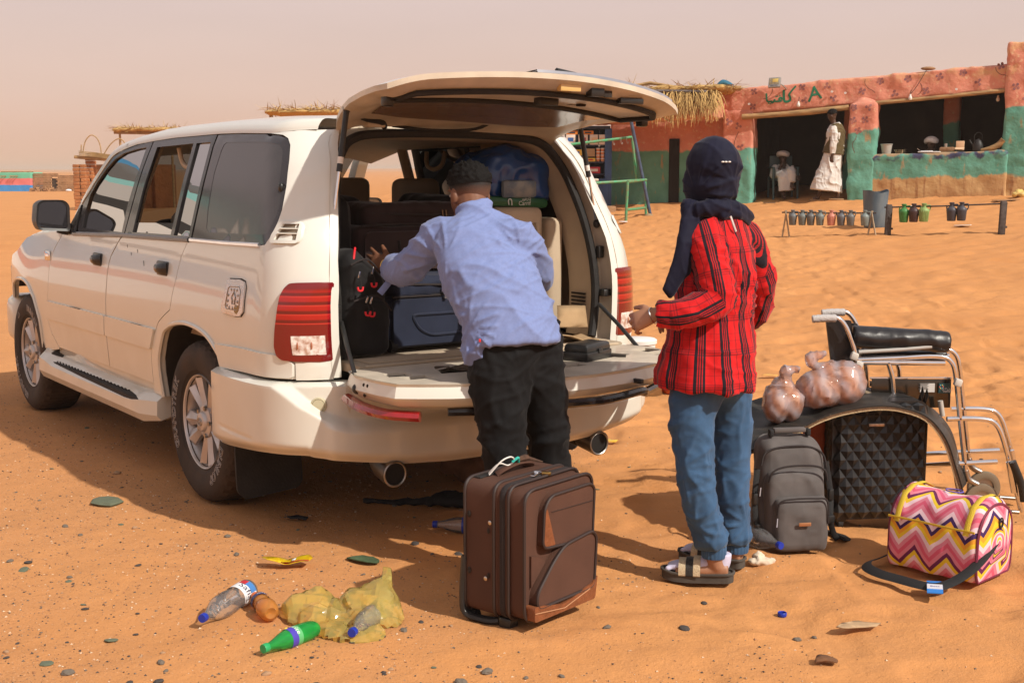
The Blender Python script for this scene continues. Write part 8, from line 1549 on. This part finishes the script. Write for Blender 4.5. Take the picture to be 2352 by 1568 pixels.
t = in_car('cardboard', 'torn piece of cardboard on the right of the boot floor', 'cardboard', (-.98, -.46, .772)); CBD = mat('kraft_cardboard', (.42, .28, .15), rough=.9, var=.25, vs=8); V, F = shell([(-.10, -.12), (.09, -.15), (.12, .14), (-.09, .12)], lambda x, y, d: (x, y, .02+.05*abs(x)+.02*sin(y*20)-d), .004, step=.04); L_(t, 'sheet', (V, F), CBD, sharp=None); L_(t, 'torn_flap', shell([(-.05, -.16), (.06, -.17), (.07, .0), (-.04, .02)], lambda x, y, d: (x*.3+.05, y, .10+x*.9-d), .004, step=.05), CBD, sharp=None)
# cooking things behind the car
def pot(name, label, cat, x, y, parts_):
    t = thing(name, label, cat, (x, y, float(gz(x, y))))
    for nm, pr, m_ in parts_: new(nm, *g_lathe(pr, 28), m_, t)
SS = mat('steel_pot', (.55, .50, .45), rough=.2, metal=1, var=.2, vs=9); WP = mat('white_plastic', (.72, .71, .68), rough=.45)
pot('steel_pot', 'shiny steel pot standing on the sand behind the tailgate', 'pot', .985, 8.9, (('pot', [(0, 0), (.072, 0), (.076, .01), (.076, .10), (.080, .104), (.072, .104), (.068, .01), (0, .01)], SS), ('lid', [(0, .105), (.078, .105), (.078, .112), (.03, .135), (.012, .15), (0, .15)], SS)))
pot('bucket', 'white plastic bucket with a lid behind the red tail lamp', 'bucket', .93, 9.35, (('pail', [(0, 0), (.10, 0), (.125, .30), (.115, .30), (0, .29)], WP), ('lid', [(0, .30), (.135, .30), (.135, .325), (.12, .335), (0, .335)], WP)))
pot('kettle', 'black pot with a lid standing in front of the white bucket', 'pot', 1.01, 9.12, (('pot', [(0, 0), (.07, 0), (.085, .1), (.08, .20), (0, .20)], PLASTIC), ('lid', [(0, .20), (.085, .20), (.085, .215), (.02, .235), (0, .24)], PLASTIC)))
pot('bowl', 'orange plastic bowl on the sand right of the steel pot', 'bowl', 1.12, 8.95, (('bowl', [(0, 0), (.05, 0), (.085, .07), (.08, .07), (.045, .01), (0, .01)], mat('orange_plastic', (.55, .10, .02), rough=.4)),))
t = thing('signboard', 'brown cardboard sign with blue writing seen through the far car window', 'sign', (-.2, 12.5, 0)); new('board', *g_box((0, 0, 1.55), (.5, .03, .9), .005), CBD, t); V, F = text_mesh('Y: OY', .17); new('sign_text', [(v.x, -.018, 1.5+v.y) for v in V], F, mat('blue_ink3', (.05, .16, .30)), t, smooth=False); new('sign_post', *g_tube([(0, .04, 0), (0, .04, 1.3)], .03, 8), WOOD, t)
# ------------------------------------------------------------------ litter, stones and gravel
def bottle(name, label, a, b_, r, L0, prof, filmm, capm, up=None, roll=0., wl=None, capless=False):
    """lies on the ground from cap point a towards b_"""
    a = Vector((*a, 0)); b_ = Vector((*b_, 0)); d = (b_-a).normalized(); gzv = ground_z(a.x, a.y); t = thing(name, label, 'bottle', (a.x, a.y, gzv+r*.93)); t.rotation_euler = (0, 0, atan2(d.y, d.x))
    M_ = Matrix.Rotation(pi/2, 4, 'Y') @ Matrix.Rotation(roll, 4, 'Z'); V, F = g_lathe(prof, 36, M_); V = [Vector((v.x, v.y*(1+.06*sin(v.x*60)), v.z*(1+.05*sin(v.x*45+1)))) for v in V]; bd = new('bottle_wall', V, F, filmm, t, sharp=50)
    if capm: new('cap', *g_lathe([(0, -.002), (.0145, -.002), (.0155, .002), (.0155, .017), (.0145, .019), (0, .019)], 28, M_), capm, t)
    return t
PET = film('clear_pet', (.97, .98, .98), (.88, .88, .9), .20, .05); GPET = film('green_pet', (.25, .95, .38), (.05, .85, .18), .40, .05); OPET = film('orange_drink', (1.0, .60, .25), (1.0, .42, .10), .68, .06); BCAP = mat('blue_cap', (.012, .035, .34), rough=.4); GCAP = mat('green_cap', (.02, .33, .11), rough=.4); OCAP = mat('orange_cap', (.60, .13, .02), rough=.4)
P15 = [(.013, .015), (.0135, .03), (.022, .055), (.036, .085), (.042, .11), (.043, .14), (.039, .15), (.043, .16), (.043, .20), (.040, .21), (.043, .22), (.043, .30), (.040, .312), (.026, .317), (.012, .308), (0, .306)]
P05 = [(.012, .014), (.0125, .026), (.018, .045), (.028, .07), (.032, .09), (.030, .115), (.032, .14), (.032, .18), (.029, .20), (.020, .212), (.010, .205), (0, .203)]
PFA = [(.012, .014), (.0125, .026), (.020, .045), (.031, .065), (.033, .08), (.028, .10), (.026, .108), (.031, .125), (.036, .145), (.036, .175), (.031, .198), (.020, .205), (.009, .200), (0, .198)]
def label_on(t, x0, x1, r, bandc, word=None, size=.03, inkm=None, off=0., ang=0.):
    g = G(); n_ = 36; V = [(x, r*cos(2*pi*j/n_), r*sin(2*pi*j/n_)) for x in (x0, x1) for j in range(n_)]; lb = new('label', V, [(j, (j+1) % n_, n_+(j+1) % n_, n_+j) for j in range(n_)], bandc, t, sharp=None)
    if word:
        V, F = text_mesh(word, size); out = []
        for v in V: a = ang+(v.x)/r; out.append(((x0+x1)/2+off+v.y, (r+.0006)*cos(a), (r+.0006)*sin(a)))
        new('label_text', out, F, inkm, lb, smooth=False)
    return lb
WL = mat('white_label', (.72, .72, .74), rough=.5); INK = mat('dark_ink', (.02, .02, .05)); 
t = bottle('water_bottle', 'clear water bottle with blue cap and a white label on the gravel', (-1.062, 4.236), (-.955, 4.56), .043, .32, P15, PET, BCAP); lb = label_on(t, .215, .295, .0440, WL, 'Safia', .042, INK, -.008, 2.5)
for (x0, x1, a0, a1, m_) in ((.262, .293, 1.35, 1.95, mat('label_red', (.45, .02, .03))), (.262, .295, 1.95, 2.9, mat('label_blue', (.06, .20, .50)))): 
    V = [(x, .0446*cos(a), .0446*sin(a)) for x in (x0, x1) for a in np.linspace(a0, a1, 8)]; new('label_print', V, [(j, j+1, 9+j, 8+j) for j in range(7)], m_, lb, sharp=None)
t = bottle('soda_bottle', 'small orange soda bottle lying beside the clear water bottle', (-.925, 4.46), (-.83, 4.27), .036, .2, PFA, OPET, OCAP); lb = label_on(t, .062, .086, .0335, mat('navy_label', (.02, .025, .10), rough=.4), 'Fanta', .014, WL, 0, 1.5)
t = bottle('soda_bottle', 'green soda bottle with a purple and white label in front of the yellow bag', (-.80, 3.965), (-.65, 4.17), .033, .23, [(r*1.03, z*1.12) for r, z in P05], GPET, GCAP); lb = label_on(t, .102, .145, .0335, mat('purple_label', (.07, .05, .40), rough=.4), 'Sprite', .026, WL, .010, 1.7); label_on(t, .128, .148, .0337, mat('green_label', (.10, .42, .16), rough=.4))
new('lemon_mark', *g_ell((.112, .0335*cos(1.2), .0335*sin(1.2)), (.007, .004, .004), 8, 6), mat('lemon', (.65, .48, .02)), lb)
bottle('water_bottle', 'clear bottle with blue cap half inside the yellow plastic bag', (-.53, 4.085), (-.44, 4.38), .038, .3, [(r*.88, z*.92) for r, z in P15], PET, BCAP)
t = bottle('water_bottle', 'water bottle with blue label lying behind the brown suitcase', (-.345, 5.47), (-.10, 5.44), .036, .25, [(r*1.12, z*1.15) for r, z in P05], PET, BCAP); label_on(t, .13, .20, .0365, mat('royal_label', (.015, .05, .36), rough=.35), 'Aqua', .03, WL, 0, 1.6)
t = bottle('water_bottle', 'clear water bottle with blue cap between the woman and the grey backpack', (1.09, 5.05), (.93, 5.33), .043, .32, P15, PET, BCAP); label_on(t, .215, .295, .0440, WL, 'Safia', .042, INK, 0, 2.0)
# yellow bag
YF = film('yellow_film_thin', (1.0, .92, .50), (1.0, .84, .26), .42, .14)
o_ = Vector((-.60, 4.28, .0)); V, F, Nn = remesh([g_ell((-.70, 4.31, .03), (.10, .10, .05)), g_ell((-.60, 4.28, .025), (.11, .08, .04)), g_ell((-.49, 4.31, .06), (.10, .11, .07)), limb([(-.47, 4.36, .08), (-.45, 4.40, .13), (-.44, 4.41, .17)], [(.06, .05), (.03, .03), (.012, .01)]), limb([(-.66, 4.22, .03), (-.60, 4.17, .02), (-.55, 4.13, .012)], [(.02, .06), (.015, .05), (.008, .03)]), g_ell((-.50, 4.14, .012), (.08, .05, .018))], .015, 0)
V = V+Nn*(.020*fbm(V*8, 2, 4)+.012*vnoise(V*26, 8))[:, None]; V = crumple(V, Nn, .036, 8, 31); V[:, 2] = np.maximum(V[:, 2], .005)
FN = [((V[f[1]]-V[f[0]]), (V[f[2]]-V[f[0]])) for f in F]; F = [f for f, (a_, b2_) in zip(F, FN) if np.cross(a_, b2_)[2] > -2e-5 or V[f[0]][2] > .05]
yb_ = thing('plastic_bag', 'crumpled translucent yellow plastic bag lying among the bottles', 'bag', o_); new('film', V-np.array(o_), F, YF, yb_, sharp=16)
def sheet(name, label, cat, poly, m, zf, th=.002, at_=(0, 0), rz=0., step=.02):
    c_, s_ = cos(rz), sin(rz); g0 = ground_z(*at_)
    fn = lambda x, y, d: (x*c_-y*s_, x*s_+y*c_, .006+zf(x, y)-d); V, F = shell(poly, fn, th, step=step); return tag(new(name, V, F, m, loc=(at_[0], at_[1], g0), sharp=None), label, cat)
rn = lambda x, y, f, a: a*(vnoise(np.array([[x*f, y*f, 1.5]]), 3)[0]+.6)
YW = mat('yellow_wrapper_film', (.72, .50, .015), rough=.25, coat=.4, col2=(.60, .34, .01), vs=20)
wr_ = sheet('wrapper', 'yellow snack wrapper with a red stripe lying on the gravel', 'wrapper', rpoly([(-.11, .03), (-.08, -.035), (-.02, -.045), (.09, -.05), (.10, .0), (.08, .035), (0, .02)], .01), YW, lambda x, y: .012+.03*abs(sin(x*22))*.6+rn(x, y, 30, .006), at_=(-.89, 4.94), rz=.05)
new('red_stripe', *shell([(-.02, -.044), (.09, -.049), (.092, -.043), (-.02, -.037)], lambda x, y, d: (x, y, .0085+.012+.03*abs(sin(x*22))*.6+.005-d), .001, step=.02), mat('red_print', (.5, .03, .03)), wr_, sharp=None); new('barcode', *shell([(.02, -.03), (.035, -.03), (.035, -.005), (.02, -.005)], lambda x, y, d: (x, y, .0095+.012+.03*abs(sin(x*22))*.6+.006-d), .001, step=.01), WL, wr_, sharp=None)
sheet('rag', 'flat green cloth scrap with a reddish end on the gravel', 'rag', rpoly([(-.075, .03), (-.06, -.01), (.01, -.045), (.06, -.05), (.07, -.025), (.03, .01), (-.04, .035)], .012), mat('green_rag', (.075, .12, .055), rough=.9, var=.4, vs=25, bump=.5, bs=60), lambda x, y: .008+rn(x, y, 25, .012), .006, (-.60, 5.03))
BRG = mat('black_rag', (.014, .014, .017), rough=.75, var=.3, vs=20, bump=.5, bs=40)
V, F, Nn = remesh([g_ell((-.28, 5.90, .03), (.11, .07, .035)), limb([(-.36, 5.90, .02), (-.48, 5.93, .012), (-.60, 5.93, .010), (-.70, 5.95, .012)], [(.02, .03), (.008, .02), (.008, .018), (.012, .02)])], .009, 1); V = crumple(V, Nn, .014, 14, 9); tag(new('black_rag', V-np.array((-.4, 5.9, 0)), F, BRG, loc=(-.4, 5.9, 0), sharp=None), 'crumpled black cloth with a long tail in the shade behind the car', 'rag')
sheet('rag', 'small torn black scrap lying in the shade edge behind the rear wheel', 'scrap', rpoly([(-.06, .02), (-.02, -.02), (.02, -.01), (.05, -.03), (.06, 0), (.01, .025), (-.03, .015)], .008), BRG, lambda x, y: .006+rn(x, y, 30, .01), .005, (-.98, 5.66))
sheet('cardboard_scrap', 'crumpled beige card scrap on the sand at the lower right', 'scrap', [(-.08, -.02), (-.06, -.035), (.06, -.015), (.085, .02), (.03, .03), (-.05, .02)], mat('beige_card', (.45, .30, .17), rough=.8, var=.2, vs=30), lambda x, y: .010+rn(x, y, 25, .012), .003, (1.19, 4.25))
tag(new('cap_litter', *g_lathe([(0, 0), (.015, 0), (.0165, .003), (.0165, .013), (.015, .015), (.013, .013), (.013, .004), (0, .004)], 24), BCAP, loc=(.971, 4.445, ground_z(.971, 4.445)+.002)), 'blue bottle cap lying alone on the sand', 'cap')
V, F, Nn = remesh([g_ell((0, 0, .015), (.05, .022, .016)), g_ell((-.01, .02, .03), (.02, .018, .025)), g_ell((.03, .0, .02), (.025, .015, .01))], .006, 1); V = crumple(V, Nn, .012, 40, 4); tag(new('tissue', V, F, mat('used_tissue', (.62, .52, .40), rough=.95), loc=(1.0, 4.98, ground_z(1.0, 4.98)), sharp=None), 'crumpled pale tissue by the blue cap of the bottle near the slides', 'tissue')
sheet('scrap', 'dry brown scrap of bark on the sand at the lower right', 'scrap', rpoly([(-.04, -.02), (.03, -.03), (.045, .01), (-.02, .03)], .012), mat('bark', (.20, .09, .04), rough=.95, var=.4, vs=30), lambda x, y: .006+.01*cos(x*40), .004, (1.0, 3.93))
for i, (x, y, lb) in enumerate(((1.95, 9.6, 'orange scrap of film on the far sand'), (.55, 7.3, 'flattened yellow wrapper on the sand behind the exhaust'), (1.2, 7.2, 'white paper scrap behind the bread bags'), (-1.35, 7.4, 'blue plastic scrap in the shade under the car sill'))):
    sheet('scrap', lb, 'scrap', rpoly([(-.07, -.02), (.05, -.03), (.07, .02), (-.03, .03)], .012), (mat('orange_film', (.62, .33, .08), rough=.5), YW, WL, mat('blue_scrap', (.08, .13, .25)))[i], lambda x, y: .008+rn(x, y, 25, .015), .002, (x, y))
rk = thing('rock', 'reddish brown rock in the shade behind the brown suitcase', 'rock', (-.20, 6.4, 0)); V, F, Nn = remesh([g_ell((0, 0, .06), (.16, .10, .09)), g_ell((.08, .02, .05), (.10, .09, .07))], .016, 1); V = V+Nn*(.03*fbm(V*9, 3, 3))[:, None]; new('stone_body', V, F, mat('red_rock', (.20, .10, .055), rough=.95, var=.4, vs=12, bump=.8, bs=40), rk, sharp=None)
# stones: single ones that can be told apart, then gravel
STC = [mat('stone_grey', (.17, .14, .11), rough=.9, var=.35, vs=30), mat('stone_dark', (.065, .055, .05), rough=.85, var=.3, vs=30), mat('stone_tan', (.42, .25, .14), rough=.9, var=.3, vs=30), mat('stone_green', (.13, .15, .10), rough=.9, var=.3, vs=30)]
rst = random.Random(11)
def rock_mesh(seed, flat):
    V, F = g_ell((0, 0, 0), (1, .8, flat), 9, 6); V = np.array([tuple(v) for v in V]); N_ = V/np.maximum(1e-6, np.linalg.norm(V, axis=1))[:, None]; return V+N_*(.32*vnoise(V*1.6+seed*7, seed))[:, None], F
base_st = []
for s in range(4):
    V, F = rock_mesh(s, (.5, .35, .6, .22)[s]); o = new('stone', V, F, STC[s], smooth=(s == 2), sharp=None); base_st.append(o.data); bpy.data.objects.remove(o)
n_st = 0
fixed = [(-1.914, 5.908, .075, 3, 'flat grey stone at the shadow edge left of the rear wheel')]
def put(x, y, r, k, label, group=None):
    o = bpy.data.objects.new('stone', base_st[k]); COL.objects.link(o); o.location = (x, y, ground_z(x, y)+r*.15); o.scale = (r, r, r); o.rotation_euler = (rst.uniform(-.2, .2), rst.uniform(-.2, .2), rst.uniform(0, 6.3)); tag(o, label, 'stone', group)
for f_ in fixed: put(*f_)
while n_st < 150:
    y = 3.55+4.3*rst.random()**1.6; x = rst.uniform(-.42*y, .42*y)
    if rst.random() > max(.14, min(1, .62-.38*x)): continue
    k = rst.choice((0, 0, 1, 1, 1, 2, 3)); put(x, y, rst.choice((.008, .009, .010, .012, .012, .016, .022)), k, ('small grey stone lying loose on the sandy ground', 'small dark stone lying loose on the sandy ground', 'small tan stone lying loose on the sandy ground', 'thin flat greenish stone lying loose on the sand')[k], 'loose stones on the sand'); n_st += 1
def gravel(n_, rmin, rmax, mats_, seed, name):
    r_ = np.random.default_rng(seed); y = 3.3+6.5*r_.random(n_*3)**1.7; x = (r_.random(n_*3)*2-1)*.44*y; keep = r_.random(n_*3) < np.clip(.45-.45*x+.55*vnoise(np.stack([x*1.6, y*1.6, 0*x], 1), 5)+.3*vnoise(np.stack([x*5, y*5, 0*x], 1), 6), .05, 1); x, y = x[keep][:n_], y[keep][:n_]; n2 = len(x); r = rmin+(rmax-rmin)*r_.random(n2)**3
    B = np.array([(1, 0, 0), (-.5, .85, 0), (-.55, -.8, 0), (.2, .1, .62), (0, 0, -.4)]); FB = np.array([(0, 1, 3), (1, 2, 3), (2, 0, 3), (1, 0, 4), (2, 1, 4), (0, 2, 4)]); a = r_.random(n2)*6.28; ca, sa = np.cos(a), np.sin(a); J = B[None]*(1+.5*(r_.random((n2, 5, 3))-.5)); Vx = (J[:, :, 0]*ca[:, None]-J[:, :, 1]*sa[:, None])*r[:, None]+x[:, None]; Vy = (J[:, :, 0]*sa[:, None]+J[:, :, 1]*ca[:, None])*r[:, None]+y[:, None]
    gz_ = np.array([ground_z(a_, b_) for a_, b_ in zip(x, y)]); Vz = J[:, :, 2]*r[:, None]+gz_[:, None]+.001; V = np.stack([Vx, Vy, Vz], 2).reshape(-1, 3); F = (FB[None]+5*np.arange(n2)[:, None, None]).reshape(-1, 3); fm = np.repeat(r_.integers(0, len(mats_), n2), 6).astype(np.int32); new(name, V, F, None, smooth=False, kind='stuff', mats=mats_, fm=fm)
gravel(22000, .0014, .0072, STC[:3]+[mat('pale_chip', (.62, .45, .30), rough=.9), mat('brown_chip', (.30, .15, .075), rough=.9), mat('ochre_chip', (.42, .22, .10), rough=.9)], 3, 'gravel')
# ------------------------------------------------------------------ dusty air
hm = bpy.data.materials.new('dusty_air'); hm.use_nodes = True; hn = hm.node_tree.nodes; hn.clear(); pv_ = hn.new('ShaderNodeVolumePrincipled'); ho_ = hn.new('ShaderNodeOutputMaterial'); hm.node_tree.links.new(pv_.outputs[0], ho_.inputs['Volume'])
pv_.inputs['Color'].default_value = (.97, .80, .67, 1); pv_.inputs['Density'].default_value = .0008; pv_.inputs['Anisotropy'].default_value = 0
new('haze', *g_box((0, 1990, .9), (5400, 4200, 9.8)), hm, smooth=False, kind='stuff')
